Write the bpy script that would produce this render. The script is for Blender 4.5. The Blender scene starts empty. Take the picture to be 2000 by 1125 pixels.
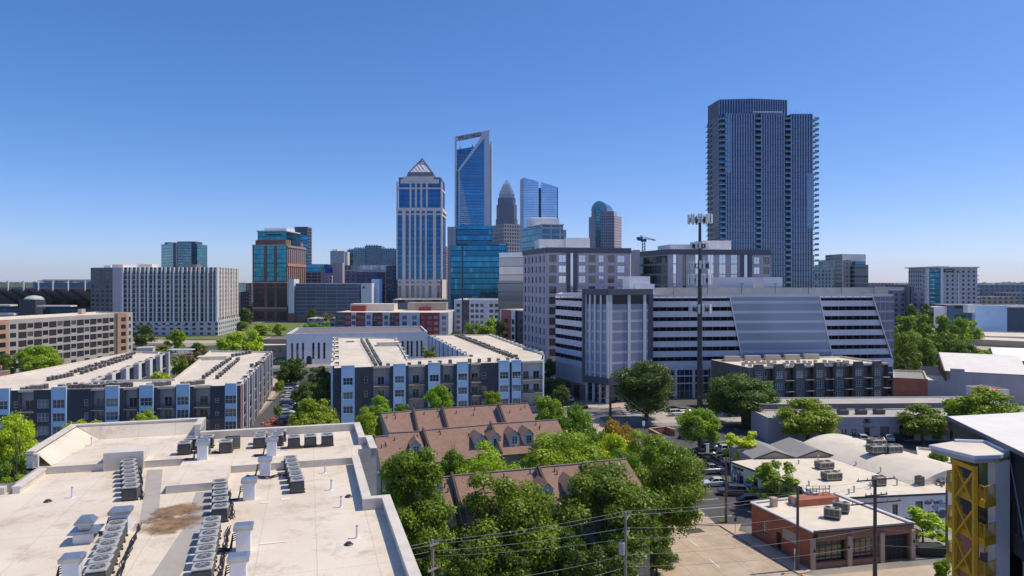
import bpy, math, random
import numpy as np
from mathutils import Vector, Matrix, noise
random.seed(7)
SC = bpy.context.scene
COL = SC.collection
CH = 35.0            # camera height above the street
FPX = 1350.0         # focal length in photo pixels
HZ = 551.0           # horizon row of the photo
R = math.radians
UP = Vector((0, 0, 1))

def P(px, Y): return ((px - 1000) / FPX * Y, Y)
def ZT(py, Y): return CH - (py - HZ) / FPX * Y
def YZ(py, z): return (CH - z) * FPX / (py - HZ)
def Q(px, py, z=0.0):
    Y = YZ(py, z); return P(px, Y)
def V2(a): return Vector((a[0], a[1]))

# ------------------------------------------------------------------ mesh building
class MB:
    def __init__(s): s.v = []; s.f = []; s.m = []; s.uv = []
    def face(s, pts, mi=0, uv=None):
        i = len(s.v); n = len(pts)
        s.v.extend([tuple(p) for p in pts]); s.f.append(tuple(range(i, i + n))); s.m.append(mi)
        s.uv.append(uv if uv else [(p[0], p[1]) for p in pts])
    def wall(s, p0, p1, z0, z1, mi=0, u0=0.0, z0b=None, z1b=None):
        L = math.hypot(p1[0] - p0[0], p1[1] - p0[1])
        za = z0 if z0b is None else z0b; zb = z1 if z1b is None else z1b
        s.face([(p0[0], p0[1], z0), (p1[0], p1[1], za), (p1[0], p1[1], zb), (p0[0], p0[1], z1)], mi,
               [(u0, z0), (u0 + L, za), (u0 + L, zb), (u0, z1)])
    def flat(s, pts, z, mi=0, down=False):
        q = [(p[0], p[1], z) for p in pts]
        if down: q.reverse()
        s.face(q, mi)
    def prism(s, pts, z0, z1, mi=0, mtop=None, bottom=True):
        n = len(pts); u = 0
        for i in range(n):
            a = pts[i]; b = pts[(i + 1) % n]
            s.wall(a, b, z0, z1, mi, u); u += math.hypot(b[0] - a[0], b[1] - a[1])
        s.flat(pts, z1, mi if mtop is None else mtop)
        if bottom: s.flat(pts, z0, mi, True)
    def box(s, c, d, rz=0.0, mi=0, mtop=None):
        "c = centre of the base, d = full sizes"
        hx, hy = d[0] / 2, d[1] / 2; ca, sa = math.cos(rz), math.sin(rz)
        pts = [(c[0] + x * ca - y * sa, c[1] + x * sa + y * ca) for x, y in ((-hx, -hy), (hx, -hy), (hx, hy), (-hx, hy))]
        s.prism(pts, c[2], c[2] + d[2], mi, mtop)
    def bbox(s, c, d, rz=0.0, b=0.04, mi=0):
        "box with chamfered top and vertical edges"
        hx, hy = d[0] / 2, d[1] / 2; ca, sa = math.cos(rz), math.sin(rz)
        def ring(i, z):
            o = []
            for x, y in ((-hx + i + b, -hy + i), (hx - i - b, -hy + i), (hx - i, -hy + i + b), (hx - i, hy - i - b), (hx - i - b, hy - i), (-hx + i + b, hy - i), (-hx + i, hy - i - b), (-hx + i, -hy + i + b)):
                o.append((c[0] + x * ca - y * sa, c[1] + x * sa + y * ca, z))
            return o
        s.loft([ring(0, c[2]), ring(0, c[2] + d[2] - b), ring(b, c[2] + d[2])], mi, True)
    def loft(s, rings, mi=0, cap=True):
        n = len(rings[0])
        for a, b in zip(rings, rings[1:]):
            for i in range(n):
                j = (i + 1) % n
                s.face([a[i], a[j], b[j], b[i]], mi)
        if cap:
            s.face(list(reversed(rings[0])), mi); s.face(list(rings[-1]), mi)
    def tube(s, a, b, r0, r1=None, n=8, mi=0, cap=True):
        a = Vector(a); b = Vector(b); r1 = r0 if r1 is None else r1
        d = (b - a).normalized(); x = d.orthogonal().normalized(); y = d.cross(x)
        ra = [a + (x * math.cos(t) + y * math.sin(t)) * r0 for t in [2 * math.pi * k / n for k in range(n)]]
        rb = [b + (x * math.cos(t) + y * math.sin(t)) * r1 for t in [2 * math.pi * k / n for k in range(n)]]
        s.loft([ra, rb], mi, cap)
    def path(s, pts, r, n=6, mi=0):
        for a, b in zip(pts, pts[1:]): s.tube(a, b, r, r, n, mi, True)
    def beam(s, a, b, w, h, mi=0, side=None):
        "square bar from a to b; side = direction of the width"
        a = Vector(a); b = Vector(b); d = (b - a).normalized()
        x = Vector(side).normalized() if side is not None else (d.cross(UP).normalized() if abs(d.z) < .95 else Vector((1, 0, 0)))
        y = d.cross(x).normalized(); x = y.cross(d).normalized()
        k = ((-1, -1), (1, -1), (1, 1), (-1, 1))
        ra = [a + x * (w / 2 * i) + y * (h / 2 * j) for i, j in k]; rb = [b + x * (w / 2 * i) + y * (h / 2 * j) for i, j in k]
        s.loft([ra, rb], mi, True)
    def disc(s, c, r, z, n=16, mi=0):
        s.face([(c[0] + r * math.cos(2 * math.pi * k / n), c[1] + r * math.sin(2 * math.pi * k / n), z) for k in range(n)], mi)
    def cyl(s, c, r, z0, z1, n=16, mi=0, r1=None):
        r1 = r if r1 is None else r1
        f = lambda q, z: [(c[0] + q * math.cos(2 * math.pi * k / n), c[1] + q * math.sin(2 * math.pi * k / n), z) for k in range(n)]
        s.loft([f(r, z0), f(r1, z1)], mi, True)
    def build(s, name, mats, parent=None, smooth=False, label=None, kind=None):
        if not isinstance(mats, (list, tuple)): mats = [mats]
        o = Vector((0, 0, 0))
        if parent is not None:
            o = WLOC.get(parent.name, Vector((0, 0, 0)))
        me = bpy.data.meshes.new(name)
        if o.length > 0: vs = [(v[0] - o[0], v[1] - o[1], v[2] - o[2]) for v in s.v]
        else: vs = s.v
        me.from_pydata(vs, [], s.f)
        for m in mats: me.materials.append(m)
        me.polygons.foreach_set('material_index', s.m)
        ul = me.uv_layers.new(name='UVMap')
        fl = np.array([c for u in s.uv for p in u for c in p], dtype=np.float32)
        ul.data.foreach_set('uv', fl)
        if smooth: me.polygons.foreach_set('use_smooth', [True] * len(me.polygons))
        me.update()
        return link(name, me, parent, label, kind)

WLOC = {}
def link(name, me, parent=None, label=None, kind=None, loc=None, rz=0.0):
    ob = bpy.data.objects.new(name, me); COL.objects.link(ob)
    if parent is not None: ob.parent = parent
    po = WLOC.get(parent.name, Vector((0, 0, 0))) if parent is not None else Vector((0, 0, 0))
    WLOC[ob.name] = po.copy()
    if loc is not None:
        ob.location = Vector(loc) - po; WLOC[ob.name] = Vector(loc)
    if rz: ob.rotation_euler = (0, 0, rz)
    if label: ob['label'] = label
    if kind: ob['kind'] = kind
    return ob
LABELS = {}
def thing(name, label, cat, loc=(0, 0, 0), group=None, rz=0.0):
    ob = bpy.data.objects.new(name, None); COL.objects.link(ob); ob.empty_display_size = .5
    ob.location = loc; ob.rotation_euler = (0, 0, rz); WLOC[ob.name] = Vector(loc)
    tag(ob, label, cat, group)
    return ob
def tag(ob, label, cat, group=None):
    n = len(label.split())
    if n < 4 or n > 16: print('LABEL LENGTH', n, label)
    if label in LABELS: print('DUP LABEL', label)
    LABELS[label] = 1
    ob['label'] = label; ob['category'] = cat
    if group: ob['group'] = group
    return ob
def dup(root, loc, rz, label, group=None, scale=None, name=None):
    "a copy of a thing, its parts and their sub-parts (shared meshes)"
    r = root.copy(); COL.objects.link(r); r.location = loc; r.rotation_euler = (0, 0, rz)
    if name: r.name = name
    if scale is not None: r.scale = scale
    for ch in list(root.children):
        c = ch.copy(); COL.objects.link(c); c.parent = r
        for g in list(ch.children):
            d = g.copy(); COL.objects.link(d); d.parent = c
    tag(r, label, root['category'], group or root.get('group'))
    WLOC[r.name] = Vector(loc)
    return r
def structure(ob): ob['kind'] = 'structure'; return ob

ORD = ['nearest', 'second', 'third', 'fourth', 'fifth', 'sixth', 'seventh', 'eighth', 'ninth', 'tenth', 'eleventh', 'twelfth', 'thirteenth', 'fourteenth', 'fifteenth', 'sixteenth', 'seventeenth', 'eighteenth', 'nineteenth', 'twentieth',
       'twenty-first', 'twenty-second', 'twenty-third', 'twenty-fourth', 'twenty-fifth', 'twenty-sixth', 'twenty-seventh', 'twenty-eighth', 'twenty-ninth', 'thirtieth']

# ------------------------------------------------------------------ materials
def nt(name):
    m = bpy.data.materials.new(name); m.use_nodes = True
    t = m.node_tree; b = t.nodes['Principled BSDF']
    return m, t, b
def N(t, typ, **kw):
    n = t.nodes.new(typ)
    for k, v in kw.items(): setattr(n, k, v)
    return n
def math_(t, op, a, b=None, clamp=False):
    n = t.nodes.new('ShaderNodeMath'); n.operation = op; n.use_clamp = clamp
    for i, x in enumerate((a, b)):
        if x is None: continue
        if isinstance(x, (int, float)): n.inputs[i].default_value = x
        else: t.links.new(x, n.inputs[i])
    return n.outputs[0]
def mixc(t, fac, a, b, blend='MIX'):
    n = t.nodes.new('ShaderNodeMix'); n.data_type = 'RGBA'; n.blend_type = blend
    for s, x in ((n.inputs[0], fac), (n.inputs[6], a), (n.inputs[7], b)):
        if isinstance(x, (int, float)): s.default_value = x
        elif isinstance(x, (tuple, list)): s.default_value = tuple(x) + ((1,) if len(x) == 3 else ())
        else: t.links.new(x, s)
    return n.outputs[2]
def coords(t, kind='Object'):
    return N(t, 'ShaderNodeTexCoord').outputs[kind]
def noise_(t, vec, scale, detail=3, rough=.55):
    n = N(t, 'ShaderNodeTexNoise'); n.inputs['Scale'].default_value = scale; n.inputs['Detail'].default_value = detail; n.inputs['Roughness'].default_value = rough
    t.links.new(vec, n.inputs['Vector']); return n.outputs['Fac']
def ramp(t, fac, a, b, ca=(0, 0, 0), cb=(1, 1, 1)):
    n = N(t, 'ShaderNodeValToRGB'); e = n.color_ramp.elements
    e[0].position = a; e[1].position = b; e[0].color = tuple(ca) + (1,); e[1].color = tuple(cb) + (1,)
    t.links.new(fac, n.inputs[0]); return n.outputs[0]
def plain(name, col, rough=.7, var=.18, scale=.6, metal=0.0, bump=0.0, bscale=8, fine=0.0, streak=0.0, spec=None):
    "surface with large soft patches of wear, fine grain and optional vertical streaks"
    m, t, b = nt(name)
    v = coords(t)
    f = noise_(t, v, scale, 5, .6)
    c = mixc(t, ramp(t, f, .3, .7), tuple(x * (1 - var) for x in col), tuple(min(1, x * (1 + var * .6)) for x in col))
    if fine:
        f2 = noise_(t, v, bscale, 2)
        c = mixc(t, fine, c, ramp(t, f2, .3, .7, tuple(x * .6 for x in col), tuple(min(1, x * 1.25) for x in col)))
    if streak:
        mp = N(t, 'ShaderNodeMapping'); mp.inputs['Scale'].default_value = (1.3, 1.3, .07); t.links.new(v, mp.inputs[0])
        f3 = noise_(t, mp.outputs[0], 1.0, 4)
        c = mixc(t, math_(t, 'MULTIPLY', ramp(t, f3, .45, .75), streak), c, tuple(x * .45 for x in col))
    t.links.new(c, b.inputs['Base Color'])
    b.inputs['Roughness'].default_value = rough; b.inputs['Metallic'].default_value = metal
    if spec is not None: b.inputs['Specular IOR Level'].default_value = spec
    if bump:
        bn = N(t, 'ShaderNodeBump'); bn.inputs['Strength'].default_value = bump; bn.inputs['Distance'].default_value = .05
        t.links.new(noise_(t, v, bscale, 3), bn.inputs['Height']); t.links.new(bn.outputs[0], b.inputs['Normal'])
    return m
def brickm(name, c1, c2, mortar, bw=.24, bh=.08, rough=.85):
    m, t, b = nt(name); uv = coords(t, 'UV')
    k = N(t, 'ShaderNodeTexBrick'); k.inputs['Scale'].default_value = 1.0; k.inputs['Brick Width'].default_value = bw; k.inputs['Row Height'].default_value = bh
    k.inputs['Mortar Size'].default_value = bh * .1; k.inputs['Color1'].default_value = c1 + (1,); k.inputs['Color2'].default_value = c2 + (1,); k.inputs['Mortar'].default_value = mortar + (1,)
    t.links.new(uv, k.inputs['Vector'])
    f = noise_(t, coords(t), .5, 4)
    c = mixc(t, math_(t, 'MULTIPLY', ramp(t, f, .35, .7), .35), k.outputs['Color'], tuple(x * .5 for x in c1))
    t.links.new(c, b.inputs['Base Color']); b.inputs['Roughness'].default_value = rough
    return m
def gridm(name, wall, glass, cw, ch, fx, fy, var=.5, grough=.06, gmetal=.75, wrough=.7, light=None, lightp=.12, hi=0.0, ox=0.0, oz=0.0, wob=.004, rv=0.0):
    "wall with a regular grid of panes; UV in metres, cells cw x ch, panes cover fx, fy of the cell; panes differ in tint and tilt"
    m, t, b = nt(name); uv = coords(t, 'UV')
    s = N(t, 'ShaderNodeSeparateXYZ'); t.links.new(uv, s.inputs[0])
    u = math_(t, 'DIVIDE', math_(t, 'ADD', s.outputs[0], ox + 500 * cw), cw); w = math_(t, 'DIVIDE', math_(t, 'ADD', s.outputs[1], oz), ch)
    fu = math_(t, 'FRACT', u); fw = math_(t, 'FRACT', w)
    mu = math_(t, 'LESS_THAN', math_(t, 'ABSOLUTE', math_(t, 'SUBTRACT', fu, .5)), fx / 2)
    mw = math_(t, 'LESS_THAN', math_(t, 'ABSOLUTE', math_(t, 'SUBTRACT', fw, .5)), fy / 2)
    mask = math_(t, 'MULTIPLY', mu, mw)
    cid = N(t, 'ShaderNodeCombineXYZ'); t.links.new(math_(t, 'FLOOR', u), cid.inputs[0]); t.links.new(math_(t, 'FLOOR', w), cid.inputs[1])
    wn = N(t, 'ShaderNodeTexWhiteNoise'); wn.noise_dimensions = '2D'; t.links.new(cid.outputs[0], wn.inputs['Vector'])
    g = mixc(t, wn.outputs['Value'], tuple(x * (1 - var) for x in glass), tuple(min(1, x * (1 + var)) for x in glass))
    big = noise_(t, uv, .035, 3)
    g = mixc(t, math_(t, 'MULTIPLY', ramp(t, big, .4, .62), .35), g, tuple(x * .45 for x in glass))
    if rv:
        wr = N(t, 'ShaderNodeTexWhiteNoise'); wr.noise_dimensions = '1D'; t.links.new(math_(t, 'FLOOR', w), wr.inputs['W'])
        g = mixc(t, math_(t, 'MULTIPLY', wr.outputs['Value'], rv), g, tuple(x * .3 for x in glass))
    if light is not None:
        lp = math_(t, 'LESS_THAN', N_frac(t, wn.outputs['Value'], 17.31), lightp)
        g = mixc(t, lp, g, light)
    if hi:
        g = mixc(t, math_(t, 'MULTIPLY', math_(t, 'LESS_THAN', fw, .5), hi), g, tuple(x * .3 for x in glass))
    wl = mixc(t, ramp(t, noise_(t, coords(t), .08, 4), .35, .7), tuple(x * .86 for x in wall), wall)
    t.links.new(mixc(t, mask, wl, g), b.inputs['Base Color'])
    t.links.new(math_(t, 'MULTIPLY', mask, gmetal), b.inputs['Metallic'])
    rr = math_(t, 'ADD', math_(t, 'MULTIPLY', mask, grough - wrough), wrough); t.links.new(rr, b.inputs['Roughness'])
    # each pane is set at a slightly different angle
    if wob:
        geo = N(t, 'ShaderNodeNewGeometry')
        vm = N(t, 'ShaderNodeVectorMath'); vm.operation = 'SUBTRACT'; t.links.new(wn.outputs['Color'], vm.inputs[0]); vm.inputs[1].default_value = (.5, .5, .5)
        vs = N(t, 'ShaderNodeVectorMath'); vs.operation = 'SCALE'; t.links.new(vm.outputs[0], vs.inputs[0]); t.links.new(math_(t, 'MULTIPLY', mask, wob * 2), vs.inputs['Scale'])
        va = N(t, 'ShaderNodeVectorMath'); va.operation = 'ADD'; t.links.new(geo.outputs['Normal'], va.inputs[0]); t.links.new(vs.outputs[0], va.inputs[1])
        vn = N(t, 'ShaderNodeVectorMath'); vn.operation = 'NORMALIZE'; t.links.new(va.outputs[0], vn.inputs[0])
        bn = N(t, 'ShaderNodeBump'); bn.inputs['Strength'].default_value = .5; bn.inputs['Distance'].default_value = .12
        t.links.new(math_(t, 'SUBTRACT', 1.0, mask), bn.inputs['Height']); t.links.new(vn.outputs[0], bn.inputs['Normal'])
        t.links.new(bn.outputs[0], b.inputs['Normal'])
    return m
def N_frac(t, v, k): return math_(t, 'FRACT', math_(t, 'MULTIPLY', v, k))
def leafm(name, col, tr, var=.35):
    m, t, b = nt(name)
    g = N(t, 'ShaderNodeNewGeometry'); oi = N(t, 'ShaderNodeObjectInfo')
    c = mixc(t, g.outputs['Random Per Island'], tuple(x * (1 - var) for x in col), (col[0] * (1 + var * 1.25), col[1] * (1 + var), col[2]))
    hs = N(t, 'ShaderNodeHueSaturation'); hs.inputs['Saturation'].default_value = 1.0
    t.links.new(math_(t, 'ADD', math_(t, 'MULTIPLY', oi.outputs['Random'], .03), .485), hs.inputs['Hue'])
    t.links.new(math_(t, 'ADD', math_(t, 'MULTIPLY', N_frac(t, oi.outputs['Random'], 7.7), .3), .85), hs.inputs['Value'])
    t.links.new(c, hs.inputs['Color'])
    t.links.new(hs.outputs[0], b.inputs['Base Color']); b.inputs['Roughness'].default_value = .5; b.inputs['Specular IOR Level'].default_value = .35
    tl = N(t, 'ShaderNodeBsdfTranslucent'); t.links.new(mixc(t, 1.0, hs.outputs[0], tuple(x for x in tr), 'MULTIPLY'), tl.inputs['Color'])
    ad = N(t, 'ShaderNodeAddShader'); t.links.new(b.outputs[0], ad.inputs[0]); t.links.new(tl.outputs[0], ad.inputs[1])
    t.links.new(ad.outputs[0], t.nodes['Material Output'].inputs['Surface'])
    return m
def panem(name, dark=(.018, .024, .032), light=(.16, .17, .18), p=.25, metal=0.0):
    "window glass: dark room behind, some panes with pale blinds"
    m, t, b = nt(name); oi = N(t, 'ShaderNodeObjectInfo')
    k = math_(t, 'LESS_THAN', oi.outputs['Random'], p)
    c = mixc(t, math_(t, 'MULTIPLY', k, N_frac(t, oi.outputs['Random'], 31.7)), dark, light)
    t.links.new(c, b.inputs['Base Color']); b.inputs['Roughness'].default_value = .04; b.inputs['Specular IOR Level'].default_value = .8; b.inputs['Metallic'].default_value = metal
    b.inputs['IOR'].default_value = 1.7
    return m

M = {}
M['roof_white'] = plain('roof_white', (.75, .67, .54), .75, .14, .35, fine=.12, bscale=5, bump=.1)
M['roof_bright'] = plain('roof_bright', (.84, .8, .73), .7, .08, .2, streak=.1)
M['roof_far'] = plain('roof_far', (.72, .64, .52), .8, .22, .12, fine=.25, bscale=1.2)
M['parapet'] = plain('parapet', (.68, .63, .55), .7, .14, .8, streak=.25)
M['white_paint'] = plain('white_paint', (.8, .81, .83), .6, .08, .3, streak=.18)
M['white_metal'] = plain('white_metal', (.7, .72, .76), .4, .08, .5)
M['concrete'] = plain('concrete', (.46, .43, .39), .85, .2, .3, fine=.2, bscale=6, bump=.1)
M['pale_concrete'] = plain('pale_concrete', (.52, .41, .31), .85, .15, .3, fine=.2, bscale=4)
M['asphalt'] = plain('asphalt', (.085, .083, .082), .9, .25, .25, fine=.3, bscale=10, bump=.1)
M['asphalt_old'] = plain('asphalt_old', (.2, .19, .18), .9, .2, .2, fine=.3, bscale=6, bump=.1)
M['paint_line'] = plain('paint_line', (.75, .74, .7), .7, .15, 3)
M['yellow_line'] = plain('yellow_line', (.6, .4, .05), .7, .15, 3)
M['mat_grey'] = plain('mat_grey', (.42, .39, .36), .9, .12, 1.5, fine=.2, bscale=30)
M['galv'] = plain('galv', (.42, .46, .5), .38, .15, 3, metal=.75)
M['ac_dark'] = plain('ac_dark', (.1, .095, .09), .55, .25, 4, fine=.3, bscale=40)
M['ac_rim'] = plain('ac_rim', (.42, .42, .42), .5, .2, 5)
M['ac_tan'] = plain('ac_tan', (.4, .36, .31), .6, .2, 3)
M['ac_green'] = plain('ac_green', (.3, .33, .29), .6, .15, 2)
M['black'] = plain('black', (.02, .02, .022), .5, .2, 3)
M['dark_metal'] = plain('dark_metal', (.045, .048, .055), .45, .2, 2)
M['navy'] = plain('navy', (.052, .06, .082), .75, .12, .2, streak=.15)
M['char_brick'] = brickm('char_brick', (.085, .062, .06), (.13, .095, .09), (.2, .18, .17))
M['blue_siding'] = plain('blue_siding', (.44, .66, .88), .6, .07, .3, streak=.1)
M['grey_stucco'] = plain('grey_stucco', (.48, .46, .48), .8, .08, .25, streak=.15)
M['pale_stucco'] = plain('pale_stucco', (.62, .63, .68), .8, .08, .2, streak=.15)
M['red_brick'] = brickm('red_brick', (.42, .09, .045), (.52, .14, .075), (.4, .28, .22))
M['dull_brick'] = brickm('dull_brick', (.3, .12, .075), (.4, .18, .12), (.36, .27, .22))
M['brown_brick'] = brickm('brown_brick', (.125, .1, .1), (.17, .135, .13), (.2, .18, .17))
M['beige_stone'] = plain('beige_stone', (.46, .42, .38), .8, .1, .15, streak=.12)
M['orange_brick'] = brickm('orange_brick', (.5, .27, .16), (.56, .33, .2), (.5, .35, .26), .4, .15)
M['shingle'] = plain('shingle', (.3, .185, .14), .92, .2, .5, fine=.5, bscale=6, bump=.4, streak=.3)
M['shingle_grey'] = plain('shingle_grey', (.3, .29, .28), .9, .15, .4, fine=.3, bscale=5, bump=.2)
M['pane'] = panem('pane')
M['pane_blue'] = panem('pane_blue', (.02, .05, .07), (.12, .2, .24), .4)
M['yellow'] = plain('yellow', (.74, .4, .02), .45, .12, 2)
M['wood'] = plain('wood', (.2, .13, .08), .85, .25, 2, streak=.3)
M['bark'] = plain('bark', (.1, .075, .055), .95, .3, 3, bump=.5, bscale=12)
M['red_paint'] = plain('red_paint', (.34, .035, .035), .6, .1, .3)
M['coral'] = plain('coral', (.55, .13, .1), .6, .1, .3)
M['tan'] = plain('tan', (.5, .4, .32), .8, .12, .2, streak=.15)
M['pink_wall'] = plain('pink_wall', (.44, .4, .42), .85, .12, .2, streak=.2)
M['dirt'] = plain('dirt', (.3, .19, .11), .95, .25, .3, fine=.3, bscale=2)
M['grass'] = plain('grass', (.16, .19, .05), .95, .3, .1, fine=.3, bscale=1)
M['stone'] = plain('stone', (.78, .7, .66), .75, .08, .1, streak=.1)
M['dark_stone'] = plain('dark_stone', (.2, .17, .17), .75, .1, .1)
M['slate'] = plain('slate', (.1, .115, .16), .6, .1, .2, streak=.1)
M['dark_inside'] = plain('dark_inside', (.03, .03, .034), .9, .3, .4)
# ------------------------------------------------------------------ buildings
def inset(pts, d):
    "counter-clockwise polygon moved inwards by d"
    n = len(pts); o = []
    for i in range(n):
        a, b, c = V2(pts[i - 1]), V2(pts[i]), V2(pts[(i + 1) % n])
        d1 = (b - a).normalized(); d2 = (c - b).normalized()
        n1 = Vector((-d1.y, d1.x)); n2 = Vector((-d2.y, d2.x))
        k = 1 + n1.dot(n2)
        o.append(tuple(b + (n1 + n2) * (d / max(k, .25))))
    return o
def ccw(pts):
    a = sum(pts[i - 1][0] * pts[i][1] - pts[i][0] * pts[i - 1][1] for i in range(len(pts)))
    return list(pts) if a > 0 else list(reversed(pts))
def faces_cam(a, b, slack=.12):
    d = V2(b) - V2(a); n = Vector((d.y, -d.x)).normalized(); m = (V2(a) + V2(b)) / 2
    return n.dot(-m) > -slack * m.length
WMESH = {}
def window_mesh(w, h, nx, nz, frame, pane, fw=.07, name='window'):
    key = (round(w, 2), round(h, 2), nx, nz, frame.name, pane.name, name)
    if key in WMESH: return WMESH[key]
    mb = MB(); window_into(mb, (0, 0, 0), (1, 0), w, h, nx, nz, fw)
    me = bpy.data.meshes.new(name); me.from_pydata(mb.v, [], mb.f)
    me.materials.append(frame); me.materials.append(pane); me.polygons.foreach_set('material_index', mb.m); me.update()
    WMESH[key] = me
    return me
def window_into(mb, o, d, w, h, nx, nz, fw=.07):
    n = (d[1], -d[0])      # outward
    def pt(u, out, z): return (o[0] + d[0] * u + n[0] * out, o[1] + d[1] * u + n[1] * out, o[2] + z)
    def bar(u0, u1, z0, z1):
        mb.face([pt(u0, .05, z0), pt(u1, .05, z0), pt(u1, .05, z1), pt(u0, .05, z1)], 0)
        mb.face([pt(u0, 0, z0), pt(u0, .05, z0), pt(u0, .05, z1), pt(u0, 0, z1)], 0)
        mb.face([pt(u1, .05, z0), pt(u1, 0, z0), pt(u1, 0, z1), pt(u1, .05, z1)], 0)
        mb.face([pt(u0, .05, z1), pt(u1, .05, z1), pt(u1, 0, z1), pt(u0, 0, z1)], 0)
        mb.face([pt(u0, 0, z0), pt(u1, 0, z0), pt(u1, .05, z0), pt(u0, .05, z0)], 0)
    bar(0, w, 0, fw); bar(0, w, h - fw, h); bar(0, fw, fw, h - fw); bar(w - fw, w, fw, h - fw)
    for i in range(1, nx):
        x = w * i / nx; bar(x - fw * .45, x + fw * .45, fw, h - fw)
    for i in range(1, nz):
        z = h * i / nz; bar(fw, w - fw, z - fw * .35, z + fw * .35)
    mb.face([pt(fw, .01, fw), pt(w - fw, .01, fw), pt(w - fw, .01, h - fw), pt(fw, .01, h - fw)], 1)

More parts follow.
